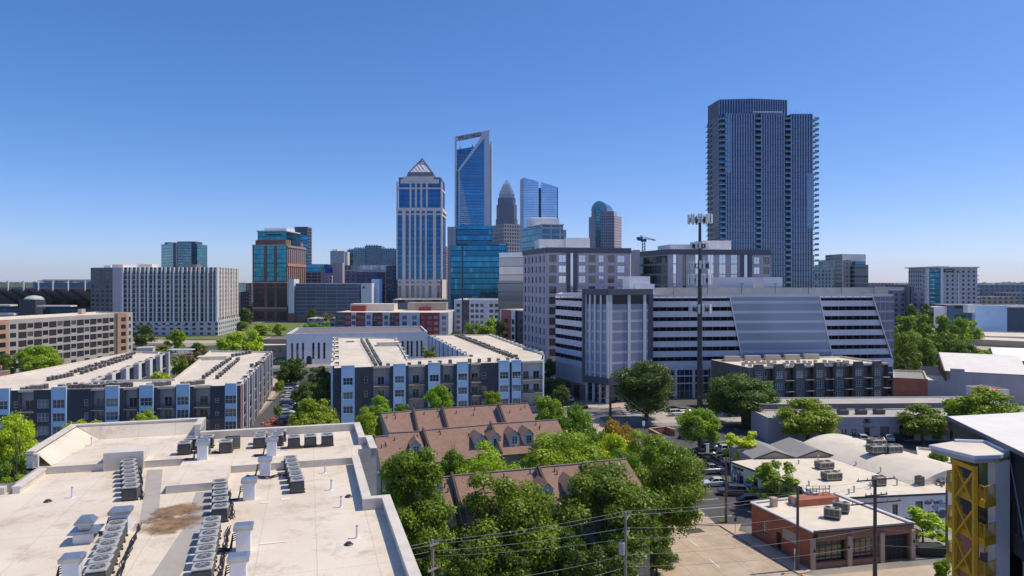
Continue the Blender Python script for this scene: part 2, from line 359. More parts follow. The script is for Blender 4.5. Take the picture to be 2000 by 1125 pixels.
class Bld:
    def __init__(s, name, label, cat='building', ref=None, group=None):
        s.root = thing(name, label, cat, (ref[0], ref[1], 0), group); s.mb = {}; s.wins = []; s.bal = []
    k = None; kn = 0
    def g(s, part, mat):
        k = (part, mat, s.k if part == 'wall' else None)
        if k not in s.mb: s.mb[k] = MB()
        return s.mb[k]
    def cells(s, part, mat, a, d, n, L, z0, z1, wins, rec=.18, off=0.0):
        "one wall with window holes; a start, d along, n outward; wins (u0,u1,za,zb,nx,nz,frame,pane[,name])"
        mb = s.g(part, mat)
        def pt(u, z, out=0.0): return (a[0] + d[0] * u + n[0] * (off + out), a[1] + d[1] * u + n[1] * (off + out), z)
        us = sorted(set([0, L] + [round(x, 4) for w in wins for x in w[:2]])); zs = sorted(set([z0, z1] + [round(x, 4) for w in wins for x in w[2:4]]))
        us = [u for u in us if -1e-6 <= u <= L + 1e-6]; zs = [z for z in zs if z0 - 1e-6 <= z <= z1 + 1e-6]
        for k in range(len(zs) - 1):
            zm = (zs[k] + zs[k + 1]) / 2; run = None
            for i in range(len(us) - 1):
                um = (us[i] + us[i + 1]) / 2
                hole = any(w[0] < um < w[1] and w[2] < zm < w[3] for w in wins)
                if not hole and run is None: run = us[i]
                if run is not None and (hole or i == len(us) - 2):
                    e = us[i] if hole else us[i + 1]
                    mb.face([pt(run, zs[k]), pt(e, zs[k]), pt(e, zs[k + 1]), pt(run, zs[k + 1])], 0, [(run, zs[k]), (e, zs[k]), (e, zs[k + 1]), (run, zs[k + 1])])
                    run = None
        for w in wins:
            u0, u1, za, zb = w[:4]
            for q in ([pt(u0, za), pt(u1, za), pt(u1, za, -rec), pt(u0, za, -rec)], [pt(u1, zb), pt(u0, zb), pt(u0, zb, -rec), pt(u1, zb, -rec)],
                      [pt(u0, zb), pt(u0, za), pt(u0, za, -rec), pt(u0, zb, -rec)], [pt(u1, za), pt(u1, zb), pt(u1, zb, -rec), pt(u1, za, -rec)]):
                mb.face(q)
            o = pt(u0, za, -rec)
            s.wins.append((o, d, u1 - u0, zb - za, w[4], w[5], w[6], w[7], w[8] if len(w) > 8 else 'window'))
    def wall(s, a, b, z0, z1, mat, wins=(), part='wall', rec=.18):
        a = V2(a); b = V2(b); L = (b - a).length; d = (b - a) / L
        s.cells(part, mat, a, d, (d.y, -d.x), L, z0, z1, list(wins), rec)
    def bays(s, a, b, z0, z1, floors, bays, zlow=0.0, part='wall', side=None):
        """front made of bays; bay = dict(w, off, mat, win=style, top=extra height)
        floors = list of floor levels; widths are scaled to fill the wall"""
        a = V2(a); b = V2(b); L = (b - a).length; d = (b - a) / L; n = Vector((d.y, -d.x))
        tot = sum(q['w'] for q in bays); u = 0.0; prev = 0.0
        for i, q in enumerate(bays):
            Bld.kn += 1; s.k = Bld.kn
            w = q['w'] * L / tot; off = q.get('off', 0.0); p0 = a + d * u; zt = z1 + q.get('top', 0.0); wins = []
            st = q.get('win')
            for fz in floors:
                for (cu, ww, sill, hh, nx, nz, fr, pn) in (st or ()):
                    x = w * cu
                    if fz + sill > z0 and fz + sill + hh < zt - .2:
                        wins.append((x - ww / 2, x + ww / 2, fz + sill, fz + sill + hh, nx, nz, fr, pn))
            if 'low' in q:      # different material for the lower storeys
                zc = q['lowz']
                s.cells(part, q['low'], p0, d, n, w, z0, zc, [x for x in wins if x[3] <= zc], .14, off)
                s.cells(part, q['mat'], p0, d, n, w, zc, zt, [x for x in wins if x[3] > zc], .14, off)
            else:
                s.cells(part, q['mat'], p0, d, n, w, z0, zt, wins, .14, off)
            mb = s.g(part, q['mat'])
            def pt(uu, out, z): return (a.x + d.x * uu + n.x * out, a.y + d.y * uu + n.y * out, z)
            nxt = bays[i + 1].get('off', 0.0) if i + 1 < len(bays) else 0.0
            for uu, o2, fl in ((u, prev, 0), (u + w, nxt, 1)):
                if off > o2 + 1e-4 or q.get('top', 0) > 0:
                    o2 = min(o2, off - .3) if q.get('top', 0) > 0 else o2
                    r = [pt(uu, o2, z0), pt(uu, off, z0), pt(uu, off, zt), pt(uu, o2, zt)]
                    mb.face(r if not fl else r[::-1], 0, [(0, z0), (off - o2, z0), (off - o2, zt), (0, zt)])
                elif off < o2 - 1e-4 and o2 <= 0:
                    r = [pt(uu, off, z0), pt(uu, o2, z0), pt(uu, o2, zt), pt(uu, off, zt)]
                    mb.face(r[::-1] if not fl else r, 0, [(0, z0), (o2 - off, z0), (o2 - off, zt), (0, zt)])
            if off > 0 or q.get('top', 0) > 0:
                s.g('coping', M['roof_white']).face([pt(u, off + .04, zt), pt(u + w, off + .04, zt), pt(u + w, min(0, off) - .35, zt), pt(u, min(0, off) - .35, zt)])
                s.g('coping', M['roof_white']).face([pt(u, min(0, off) - .35, z1), pt(u, min(0, off) - .35, zt), pt(u + w, min(0, off) - .35, zt), pt(u + w, min(0, off) - .35, z1)])
            if off < 0:
                c = [pt(u, 0.02, z1 - .45), pt(u + w, .02, z1 - .45), pt(u + w, .02, z1), pt(u, .02, z1)]
                s.g('coping', M['parapet']).face(c)
                s.g('coping', M['parapet']).face([pt(u, off, z1 - .46), pt(u + w, off, z1 - .46), pt(u + w, 0.02, z1 - .46), pt(u, 0.02, z1 - .46)][::-1])
            if q.get('bal'):
                for fz in floors[q.get('bal0', 1):]:
                    if fz + 1.2 < z1: s.bal.append((pt(u + .05, 0, fz), d, n, w - .1, off, q.get('out', .5)))
            prev = off; u += w
        s.k = None
    def roof(s, pts, z, mat, h=.6, t=.3, wallmat=None, part='roof'):
        s.g(part, mat).flat(pts, z)
        if h > 0:
            ip = inset(pts, t); k = len(pts); cap = s.g('parapet', wallmat or M['parapet'])
            for i in range(k):
                j = (i + 1) % k
                a, b, c, e = pts[i], pts[j], ip[j], ip[i]
                cap.face([(a[0], a[1], z + h), (b[0], b[1], z + h), (c[0], c[1], z + h), (e[0], e[1], z + h)])
                cap.face([(c[0], c[1], z), (e[0], e[1], z), (e[0], e[1], z + h), (c[0], c[1], z + h)])
    def balcony_into(s, mb, o, d, n, w, off, out):
        def pt(u, y, z): return (o[0] + d[0] * u + n[0] * y, o[1] + d[1] * u + n[1] * y, o[2] + z)
        ring = lambda z: [pt(0, off, z), pt(0, out, z), pt(w, out, z), pt(w, off, z)]
        mb.loft([ring(-.18), ring(0)], 0, True)
        for z in (.12, 1.02):
            mb.beam(pt(0, out - .04, z), pt(w, out - .04, z), .05, .05, 1)
            for u in (0.03, w - .03): mb.beam(pt(u, max(off, 0) , z), pt(u, out - .04, z), .05, .05, 1)
        k = max(2, int(w / .17))
        for i in range(k + 1):
            u = w * i / k; mb.beam(pt(u, out - .04, .12), pt(u, out - .04, 1.02), .03, .03, 1)
    def finish(s, balm=None):
        for (part, mat, _k), mb in s.mb.items():
            if mb.f: mb.build(part, mat, s.root)
        ws = sorted(s.wins, key=lambda w: -w[2] * w[3] / ((w[0][0] ** 2 + w[0][1] ** 2 + 1)))
        po = WLOC[s.root.name]
        for (o, d, w, h, nx, nz, fr, pn, nm) in ws[:100]:
            ob = link(nm, window_mesh(w, h, nx, nz, fr, pn, name=nm), s.root)
            ob.location = Vector(o) - po; ob.rotation_euler = (0, 0, math.atan2(d[1], d[0]))
        rest = {}
        for (o, d, w, h, nx, nz, fr, pn, nm) in ws[100:]:
            window_into(rest.setdefault((fr, pn), MB()), o, d, w, h, nx, nz)
        for (fr, pn), mb in rest.items(): mb.build('window', [fr, pn], s.root, kind='stuff')
        for (o, d, n, w, off, out) in s.bal[:100]:
            mb = MB(); s.balcony_into(mb, o, d, n, w, off, out)
            mb.build('balcony', balm or [M['pale_concrete'], M['dark_metal']], s.root)
        return s.root
def fp3(a, b, c):
    a, b, c = V2(a), V2(b), V2(c); return [tuple(a), tuple(b), tuple(c), tuple(a + c - b)]
def box_fp(a, b, D):
    "front edge a-b (left to right), depth D away from the camera"
    a, b = V2(a), V2(b); d = (b - a).normalized(); v = Vector((-d.y, d.x)) * D
    return [tuple(a), tuple(b), tuple(b + v), tuple(a + v)]
def mass(B, pts, z0, z1, mats, part='facade', roof=None, h=.8, t=.5, rpart='roof', capmat=None):
    "walls (one material or one per edge) with a roof behind a parapet"
    n = len(pts)
    for i in range(n):
        m = mats[i % len(mats)] if isinstance(mats, (list, tuple)) else mats
        pn = part[i % len(part)] if isinstance(part, (list, tuple)) else part
        B.g(pn, m).wall(pts[i], pts[(i + 1) % n], z0, z1)
    B.roof(pts, z1 - h, roof or M['roof_far'], h, t, capmat, rpart)
def rbox(B, part, mat, px0, px1, Y, D, z0, z1, rz=0.0):
    x0, x1 = P(px0, Y)[0], P(px1, Y)[0]
    B.g(part, mat).box(((x0 + x1) / 2, Y + D / 2, z0), (x1 - x0, D, z1 - z0), rz)

# ------------------------------------------------------------------ trees
def leaf_cloud(seed, n, clumps, shape, size, inner=.25, flat=0.0, cr=(.24, .36), zs=1.0):
    "leaf faces gathered in clumps over a crown of half-size 1 x 1 and height 2 (z from -1 to 1)"
    rg = np.random.default_rng(seed)
    cs = []
    while len(cs) < clumps:
        v = rg.normal(size=3); v /= np.linalg.norm(v)
        r = rg.uniform(.5, .86) if rg.random() > inner else rg.uniform(.15, .5)
        k = shape(v[2])
        cs.append((v[0] * r * k, v[1] * r * k, v[2] * r * zs, rg.uniform(*cr)))
    cs = np.array(cs); idx = rg.integers(0, clumps, n)
    d = rg.normal(size=(n, 3)); d /= np.linalg.norm(d, axis=1)[:, None]
    d[:, 2] = np.where((d[:, 2] < -.2) & (rg.random(n) < .6), -d[:, 2], d[:, 2])
    rad = cs[idx, 3] * (rg.random(n) ** .28) * (1 + .16 * rg.normal(size=n))
    p = cs[idx, :3] + d * rad[:, None] * np.array([1, 1, .8])
    nr = d + rg.normal(size=(n, 3)) * .55; nr[:, 2] += .25 + flat; nr /= np.linalg.norm(nr, axis=1)[:, None]
    up = rg.normal(size=(n, 3)); x = np.cross(nr, up); x /= np.linalg.norm(x, axis=1)[:, None] + 1e-9; y = np.cross(nr, x)
    s = size * rg.uniform(.6, 1.35, n)[:, None]; x *= s; y *= s * .62
    v = np.stack([p - x, p - y * .9 + x * .1, p + x, p + y], 1).reshape(-1, 3)
    return v
def mesh_from_quads(name, v, mat):
    n = len(v) // 4; me = bpy.data.meshes.new(name)
    me.vertices.add(len(v)); me.loops.add(len(v)); me.polygons.add(n)
    me.vertices.foreach_set('co', v.astype(np.float32).ravel())
    me.loops.foreach_set('vertex_index', np.arange(len(v), dtype=np.int32))
    me.polygons.foreach_set('loop_start', np.arange(0, len(v), 4, dtype=np.int32))
    me.materials.append(mat); me.update(calc_edges=True); me.validate()
    return me
def trunk_mesh(seed, base=-1.9, r=.055, limbs=7, top=.55):
    rg = random.Random(seed); mb = MB(); p = Vector((0, 0, base)); k = 5; rr = r * 1.25
    for i in range(k):
        q = p + Vector((rg.uniform(-.05, .05), rg.uniform(-.05, .05), (top - base) / k)); mb.tube(p, q, rr, rr * .82, 8); 
        if i >= 1:
            for j in range(limbs // 3 + 1):
                a = rg.uniform(0, 6.28); l = rg.uniform(.45, .75) * (1.05 - .12 * i)
                m = q + Vector((math.cos(a) * l * .5, math.sin(a) * l * .5, .22)); e = q + Vector((math.cos(a) * l, math.sin(a) * l, .45 + .15 * rg.random()))
                mb.tube(q, m, rr * .5, rr * .34, 6); mb.tube(m, e, rr * .34, rr * .1, 6)
        p = q; rr *= .82
    me = bpy.data.meshes.new('trunk'); me.from_pydata(mb.v, [], mb.f); me.materials.append(M['bark']); me.update()
    return me
LEAF = {
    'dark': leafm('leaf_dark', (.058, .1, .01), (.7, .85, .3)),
    'green': leafm('leaf_green', (.108, .165, .008), (.7, .85, .3)),
    'bright': leafm('leaf_bright', (.175, .25, .008), (.7, .85, .3)),
    'lime': leafm('leaf_lime', (.25, .32, .006), (.7, .85, .3)),
    'yellow': leafm('leaf_yellow', (.31, .36, .01), (.7, .85, .3)),
    'orange': leafm('leaf_orange', (.21, .165, .014), (1.0, .85, .3)),
    'olive': leafm('leaf_olive', (.1, .09, .02), (1.0, .9, .3)),
}
rnd = lambda z: 1.0
egg = lambda z: 1.0 - .28 * z
dome = lambda z: 1.0 if z < 0 else 1.0 - .1 * z
cone = lambda z: .98 - .5 * z
SHAPES = {
    'oak': [leaf_cloud(i, 34000, 60, rnd, .031, zs=1.25, cr=(.2, .33)) for i in (1, 2, 3)],
    'tall': [leaf_cloud(i, 40000, 120, egg, .036, cr=(.19, .31), zs=2.0) for i in (11, 12)],
    'round': [leaf_cloud(i, 16000, 48, dome, .042, cr=(.19, .3)) for i in (21, 22, 23)],
    'cone': [leaf_cloud(i, 7000, 60, cone, .06, cr=(.13, .22)) for i in (31,)],
    'airy': [leaf_cloud(i, 4200, 34, lambda z: .9 - .15 * z, .062, .3, .5, cr=(.13, .22)) for i in (41, 42)],
    'far': [leaf_cloud(i, 4200, 30, dome, .08, cr=(.22, .36)) for i in (51, 52, 53)],
    'bush': [leaf_cloud(i, 1800, 18, dome, .12, cr=(.28, .42)) for i in (61,)],
}
TRUNKS = {k: [trunk_mesh(i * 7 + len(k), *a) for i in range(len(SHAPES[k]))] for k, a in
          dict(oak=(-2.0, .06), tall=(-1.6, .05), round=(-1.9, .055), cone=(-1.3, .04), airy=(-1.9, .035), far=(-1.8, .05), bush=(-1.15, .03)).items()}
BASEZ = dict(oak=2.0, tall=1.6, round=1.9, cone=1.3, airy=1.9, far=1.8, bush=1.15)
CROWN = {}
TREES = 0
def crown_mesh(shape, k, leaf):
    key = (shape, k, leaf)
    if key not in CROWN: CROWN[key] = mesh_from_quads('crown', SHAPES[shape][k], LEAF[leaf])
    return CROWN[key]
def tree(label, px, Y, top, hw, shape='round', leaf='green', name='tree', group=None, base=0.0):
    "px centre column, Y distance, top row and half width in photo pixels"
    global TREES
    TREES += 1
    rg = random.Random(TREES * 13 + 5)
    x, y = P(px, Y); zt = ZT(top, Y); r = hw / FPX * Y
    k = rg.randrange(len(SHAPES[shape])); B = BASEZ[shape]
    H = zt - base
    sz = dict(oak=.49, tall=.5, round=.46, cone=.5, airy=.46, far=.47, bush=.52)[shape] * H
    sz = min(sz, r * (1.45 if shape not in ('tall', 'cone') else 3))
    th = H - 1.0 * sz                       # height of the crown centre
    t = thing(name, label, 'bush' if shape == 'bush' else 'tree', (x, y, base), group, rg.uniform(0, 6.28))
    c = link('crown', crown_mesh(shape, k, leaf), t); c.location = (0, 0, th); k_ = 1.13 if shape in ('oak', 'tall', 'airy') else 1.04; c.scale = (r * k_, r * k_, sz * 1.03 / dict(oak=1.2, tall=1.95).get(shape, 1))
    u = link('trunk', TRUNKS[shape][k], t); u.location = (0, 0, th); u.scale = (r, r, th / B)
    return t

# ------------------------------------------------------------------ roof equipment
def ac_proto(name, label, group, w=.85, h=.85, mats=None, loc=(0, 0, 0), rz=0.0, detail=True):
    side, rim, blk = mats or (M['ac_dark'], M['ac_rim'], M['black'])
    t = thing(name, label, 'air conditioner', loc, group, rz)
    o = loc
    T = Matrix.Translation(Vector(loc)) @ Matrix.Rotation(rz, 4, 'Z')
    def W(mb):
        mb.v = [tuple(T @ Vector(v)) for v in mb.v]; return mb
    def bld(mb, n, m):
        ob = mb.build(n, m, None); ob.parent = t; WLOC[ob.name] = Vector(loc); return ob
    c = MB(); c.bbox((0, 0, .08), (w, w, h - .16), 0, .07)
    if detail:
        for k in range(9):
            z = .16 + k * (h - .3) / 9
            c.bbox((0, 0, z), (w + .03, w + .03, (h - .3) / 16), 0, .01)
    bld(c, 'cabinet', side)
    r = MB(); r.bbox((0, 0, h - .08), (w + .04, w + .04, .08), 0, .035); bld(r, 'top_panel', rim)
    f = MB(); f.disc((0, 0), w * .4, h + .004, 18, 0)
    n = 18
    for rr in ((.39, .36), (.29, .27), (.2, .18), (.11, 0)):
        for k in range(n):
            a0, a1 = 2 * math.pi * k / n, 2 * math.pi * (k + 1) / n
            q = [(rr[0] * w * math.cos(a0), rr[0] * w * math.sin(a0), h + .03), (rr[0] * w * math.cos(a1), rr[0] * w * math.sin(a1), h + .03),
                 (rr[1] * w * math.cos(a1), rr[1] * w * math.sin(a1), h + .03), (rr[1] * w * math.cos(a0), rr[1] * w * math.sin(a0), h + .03)]
            f.face(q, 1)
    for k in range(6):
        a = k * math.pi / 3; f.beam((0, 0, h + .025), (w * .39 * math.cos(a), w * .39 * math.sin(a), h + .025), .025, .01, 1)
    bld(f, 'fan_guard', [blk, rim])
    b = MB()
    for sgn in (-1, 1): b.box((0, sgn * w * .36, 0), (w * 1.15, .09, .08), 0)
    bld(b, 'skid', M['black'])
    return t
ACF = {}
def ac_far_mesh(w, h, side, top):
    key = (w, h, side.name, top.name)
    if key not in ACF:
        mb = MB(); mb.bbox((0, 0, .05), (w, w, h - .1), 0, .08, 0); mb.bbox((0, 0, h - .1), (w + .05, w + .05, .1), 0, .04, 1); mb.disc((0, 0), w * .36, h + .01, 12, 2)
        me = bpy.data.meshes.new('condenser'); me.from_pydata(mb.v, [], mb.f)
        for m in (side, top, M['black']): me.materials.append(m)
        me.polygons.foreach_set('material_index', mb.m); me.update(); ACF[key] = me
    return ACF[key]
def ac_far(loc, rz, label, group, w=.82, h=1.0, side=None, top=None):
    ob = bpy.data.objects.new('condenser', ac_far_mesh(w, h, side or M['ac_dark'], top or M['ac_rim'])); COL.objects.link(ob)
    ob.location = loc; ob.rotation_euler = (0, 0, rz); tag(ob, label, 'air conditioner', group); return ob
def ac_row(a, b, n, z, desc, group, rz=None, gap=(), w=.82, h=1.0, side=None, jit=.06):
    "n condensers from a (near) to b (far)"
    a, b = V2(a), V2(b); rg = random.Random(hash(desc) % 1000 if False else len(desc) * 31 + n)
    if rz is None: rz = math.atan2(b.y - a.y, b.x - a.x)
    for i in range(n):
        if i in gap: continue
        p = a.lerp(b, i / max(1, n - 1)); w_ = ORD[i]
        if 'from the left' in desc or 'rightwards' in desc: w_ = w_.replace('nearest', 'first')
        elif abs(b.x - a.x) > abs(b.y - a.y) * 1.5: w_ = 'leftmost' if i == 0 else w_ + '-from-left'
        ac_far((p.x + rg.uniform(-jit, jit), p.y + rg.uniform(-jit, jit), z), rz + rg.uniform(-.04, .04), w_ + ' ' + desc, group, w, h * rg.choice((.85, 1.0, 1.0, 1.12)), side)

def packaged_unit(name, label, c, d, rz, mat, group=None):
    "large roof-top air handler: cabinet, panels, fan cowls, curb"
    t = thing(name, label, 'rooftop unit', c, group)
    mb = MB(); mb.bbox((c[0], c[1], c[2] + .25), (d[0], d[1], d[2] - .25), rz, .05); mb.build('cabinet', mat, t)
    k = MB(); k.box(c, (d[0] * .92, d[1] * .92, .25), rz); k.build('curb', M['dark_metal'], t)
    f = MB(); ca, sa = math.cos(rz), math.sin(rz)
    for u in ((-.25, .25) if d[0] > 1.5 else (0,)):
        q = (c[0] + u * d[0] * ca, c[1] + u * d[0] * sa); f.cyl(q, min(d[:2]) * .3, c[2] + d[2], c[2] + d[2] + .1, 14, 0); f.disc(q, min(d[:2]) * .25, c[2] + d[2] + .104, 14, 1)
    f.build('fan_cowl', [mat, M['black']], t)
    g = MB(); hx, hy = d[0] / 2 + .006, d[1] / 2 + .006
    for s in (-1, 1):
        for i in range(3):
            u0 = -d[0] / 2 + .1 + i * (d[0] - .2) / 3; u1 = u0 + (d[0] - .2) / 3 - .08
            pts = [(u0, s * hy), (u1, s * hy)]
            q = [(c[0] + x * ca - y * sa, c[1] + x * sa + y * ca) for x, y in pts]
            if s > 0: q.reverse()
            g.wall(q[0], q[1], c[2] + .4, c[2] + d[2] - .15)
        pts = [(s * hx, -d[1] / 2 + .12), (s * hx, d[1] / 2 - .12)]
        q = [(c[0] + x * ca - y * sa, c[1] + x * sa + y * ca) for x, y in pts]
        if s < 0: q.reverse()
        g.wall(q[0], q[1], c[2] + .4, c[2] + d[2] - .15)
    g.build('coil_panel', M['ac_dark'], t)
    return t

# ------------------------------------------------------------------ cars
def carpaint(name, col, metal=.3):
    m, t, b = nt(name); b.inputs['Base Color'].default_value = col + (1,); b.inputs['Metallic'].default_value = metal; b.inputs['Roughness'].default_value = .28
    b.inputs['Coat Weight'].default_value = .6; b.inputs['Coat Roughness'].default_value = .05
    f = noise_(t, coords(t), 2.0, 3); t.links.new(mixc(t, ramp(t, f, .3, .7), tuple(x * .85 for x in col), col), b.inputs['Base Color'])
    return m
PAINT = dict(white=carpaint('paint_white', (.72, .72, .72), 0), silver=carpaint('paint_silver', (.42, .43, .45), .6), grey=carpaint('paint_grey', (.14, .145, .15), .5), black=carpaint('paint_black', (.015, .015, .017), .2),
             red=carpaint('paint_red', (.45, .02, .02), .1), blue=carpaint('paint_blue', (.04, .09, .2), .4), navy=carpaint('paint_navy', (.02, .03, .06), .3))
M['car_glass'] = plain('car_glass', (.015, .018, .022), .06, .1, 2, spec=.8)
M['tyre'] = plain('tyre', (.02, .02, .02), .9, .2, 5)
M['rim'] = plain('rim', (.45, .46, .47), .35, .1, 5, metal=.8)
M['lamp_glass'] = plain('lamp_glass', (.65, .66, .68), .15, .1, 5)
M['tail_red'] = plain('tail_red', (.35, .01, .01), .25, .1, 5)
CARP = {}
def car_meshes(kind):
    if kind in CARP: return CARP[kind]
    L, W_, H = dict(sedan=(4.6, 1.8, 1.45), suv=(4.7, 1.88, 1.75), pickup=(5.4, 1.95, 1.85))[kind]
    hl = L / 2; g = .22; belt = H * .62
    prof = dict(   # half-outline of the lower body: (x, z bottom, z top)
        sedan=[(-hl, .45, .8), (-hl + .12, .3, .93), (-hl + .9, g, .98), (-.5, g, .97), (.75, g, .95), (hl - .5, g, .82), (hl - .1, .3, .72), (hl, .42, .6)],
        suv=[(-hl, .45, 1.0), (-hl + .1, .32, 1.1), (-hl + .8, g, 1.12), (-.5, g, 1.1), (.9, g, 1.06), (hl - .5, g, .98), (hl - .08, .35, .88), (hl, .45, .7)],
        pickup=[(-hl, .5, 1.08), (-hl + .08, .4, 1.12), (-hl + .9, .35, 1.12), (-.6, .35, 1.12), (.9, .35, 1.12), (hl - .5, .35, 1.08), (hl - .06, .42, 1.0), (hl, .5, .8)])[kind]
    body = MB(); rings = []
    for x, zb, zt in prof:
        e = .9 if abs(x) > hl - .2 else 1.0; w = W_ / 2 * e
        rings.append([(x, -w * .92, zb), (x, -w, (zb + zt) * .45), (x, -w * .97, zt - .1), (x, -w * .86, zt), (x, w * .86, zt), (x, w * .97, zt - .1), (x, w, (zb + zt) * .45), (x, w * .92, zb)])
    body.loft([r[::-1] for r in rings], 0, True)
    cab = dict(sedan=[(-1.75, -1.15, .96), (.95, .25, .96)], suv=[(-2.25, -1.95, 1.1), (1.15, .55, 1.08)], pickup=[(-.75, -.5, 1.12), (1.3, .65, 1.12)])[kind]
    (xb0, xt0, zb), (xb1, xt1, _) = cab; w0 = W_ / 2 * .86; w1 = W_ / 2 * .68
    base = [(xb0, -w0, zb), (xb1, -w0, zb), (xb1, w0, zb), (xb0, w0, zb)]; top = [(xt0, -w1, H - .06), (xt1, -w1, H - .06), (xt1, w1, H - .06), (xt0, w1, H - .06)]
    glass = MB(); glass.loft([base, top], 0, False)
    rf = MB(); rt = [(xt0 + .12, -w1 + .12, H), (xt1 - .15, -w1 + .12, H), (xt1 - .15, w1 - .12, H), (xt0 + .12, w1 - .12, H)]
    rf.loft([top, rt], 0, False); rf.face(rt)
    for q in range(4): rf.beam(base[q], top[q], .09, .09)
    xm = (xb0 + xb1) / 2
    for sgn in (-1, 1): rf.beam((xm - .1, sgn * w0 * 1.005, zb), (xm - .1, sgn * w1 * 1.005, H - .06), .1, .06)
    if kind == 'pickup':
        body.box((-1.75, 0, 1.121), (1.75, W_ * .74, .004), 0, 1)
        for sgn in (-1, 1): body.box((-1.72, sgn * W_ * .43, 1.1), (1.9, .1, .14))
        body.box((-hl + .08, 0, 1.1), (.09, W_ * .84, .14))
    wh = MB(); wh.tube((0, -.11, 0), (0, .11, 0), .34, .34, 18)
    ri = MB()
    for sgn in (-1, 1): ri.tube((0, sgn * .1, 0), (0, sgn * .122, 0), .21, .19, 10)
    hlm = MB(); hlm.bbox((0, 0, 0), (.14, .38, .16), 0, .03)
    def me(n, mb, mats):
        m_ = bpy.data.meshes.new(n); m_.from_pydata(mb.v, [], mb.f)
        for q in mats: m_.materials.append(q)
        m_.polygons.foreach_set('material_index', mb.m); m_.update(); return m_
    CARP[kind] = (body, me('cabin_glass', glass, [M['car_glass']]), rf, me('tyre', wh, [M['tyre']]), me('rim', ri, [M['rim']]), me('headlight', hlm, [M['lamp_glass']]), me('tail_light', hlm, [M['tail_red']]), me, L, W_, prof)
    return CARP[kind]
CARB = {}
def car(label, px, py, ang, kind='sedan', paint='grey', group=None, z=0.0):
    body, gl, rf, ty, rim, hlm, tlm, me, L, W_, prof = car_meshes(kind)
    x, y = Q(px, py, z)
    t = thing('parked_car' if kind != 'pickup' else 'pickup_truck', label, 'car' if kind != 'pickup' else 'pickup truck', (x, y, z + .02), group, ang)
    key = (kind, paint)
    if key not in CARB: CARB[key] = (me('body', body, [PAINT[paint], M['black']]), me('roof', rf, [PAINT[paint]]))
    link('body', CARB[key][0], t); link('cabin_glass', gl, t); link('roof', CARB[key][1], t)
    for sx in (-1, 1):
        for sy in (-1, 1):
            w = link('wheel', ty, t); w.location = (sx * L * .3, sy * (W_ / 2 - .09), .34); r_ = link('rim', rim, w)
    for sy in (-1, 1):
        h = link('headlight', hlm, t); h.location = (L / 2 - .07, sy * W_ * .33, prof[-1][2] - .12)
        h = link('tail_light', tlm, t); h.location = (-L / 2 + .06, sy * W_ * .33, prof[0][2] - .2)
    return t
def text_mesh(txt, size, depth=.05):
    cu = bpy.data.curves.new('lettering', 'FONT'); cu.body = txt; cu.size = size; cu.extrude = depth; cu.offset = size * .022; cu.align_x = 'CENTER'; cu.align_y = 'CENTER'
    ob = bpy.data.objects.new('lettering_tmp', cu); COL.objects.link(ob)
    dg = bpy.context.evaluated_depsgraph_get(); me = bpy.data.meshes.new_from_object(ob.evaluated_get(dg)); me.name = 'lettering'
    bpy.data.objects.remove(ob); return me
def lettering(parent, txt, size, c, ang, mat, roll=0.0, depth=.05, width=None):
    "letters standing on a wall that runs in direction ang (radians), centred at c"
    me = text_mesh(txt, size, depth); me.materials.clear(); me.materials.append(mat)
    ob = link('lettering', me, parent); po = WLOC[parent.name]
    ob.matrix_local = Matrix.Translation(Vector(c) - po) @ Matrix.Rotation(ang, 4, 'Z') @ Matrix.Rotation(R(90), 4, 'X') @ Matrix.Rotation(roll, 4, 'Z')
    if width:
        xs = [v.co.x for v in me.vertices]; k = width / (max(xs) - min(xs))
        for v in me.vertices: v.co.x *= k
    return ob
# ================================================================== the near flat roof
TH = R(16.5); O3 = Q(760, 968, 23.55); ZR = 23.0; ZP = 23.45
def W(u, v): return (O3[0] + u * math.cos(TH) - v * math.sin(TH), O3[1] + u * math.sin(TH) + v * math.cos(TH))
def Wl(*p): return [W(*q) for q in p]
m, t_, b_ = nt('roof_membrane')   # sun-bleached membrane: sheets, seams, ponding stains, one rust-brown spill
v_ = coords(t_); mp = N(t_, 'ShaderNodeMapping'); mp.inputs['Rotation'].default_value = (0, 0, -TH); t_.links.new(v_, mp.inputs[0])
c_ = mixc(t_, ramp(t_, noise_(t_, v_, .25, 5), .32, .7), (.8, .71, .58), (.68, .58, .45))
c_ = mixc(t_, math_(t_, 'MULTIPLY', ramp(t_, noise_(t_, v_, .6, 6, .7), .52, .7), .6), c_, (.42, .32, .23))
c_ = mixc(t_, .08, c_, ramp(t_, noise_(t_, v_, 9, 3), .3, .7))
sx = N(t_, 'ShaderNodeSeparateXYZ'); t_.links.new(mp.outputs[0], sx.inputs[0])
ws = math_(t_, 'ADD', sx.outputs[0], math_(t_, 'MULTIPLY', noise_(t_, v_, .8, 2), .12))
seam = math_(t_, 'LESS_THAN', math_(t_, 'ABSOLUTE', math_(t_, 'SUBTRACT', N_frac(t_, ws, .4), .5)), .008)
seam2 = math_(t_, 'LESS_THAN', math_(t_, 'ABSOLUTE', math_(t_, 'SUBTRACT', N_frac(t_, sx.outputs[1], .13), .5)), .003)
c_ = mixc(t_, math_(t_, 'MULTIPLY', math_(t_, 'MAXIMUM', seam, seam2), .4), c_, (.36, .33, .3))
t_.links.new(c_, b_.inputs['Base Color']); b_.inputs['Roughness'].default_value = .72
bn = N(t_, 'ShaderNodeBump'); bn.inputs['Strength'].default_value = .25; bn.inputs['Distance'].default_value = .06
t_.links.new(noise_(t_, v_, .9, 4), bn.inputs['Height']); t_.links.new(bn.outputs[0], b_.inputs['Normal'])
M['membrane'] = m
m, t_, b_ = nt('brown_spill')     # irregular dried spill, ragged edge cut by noise
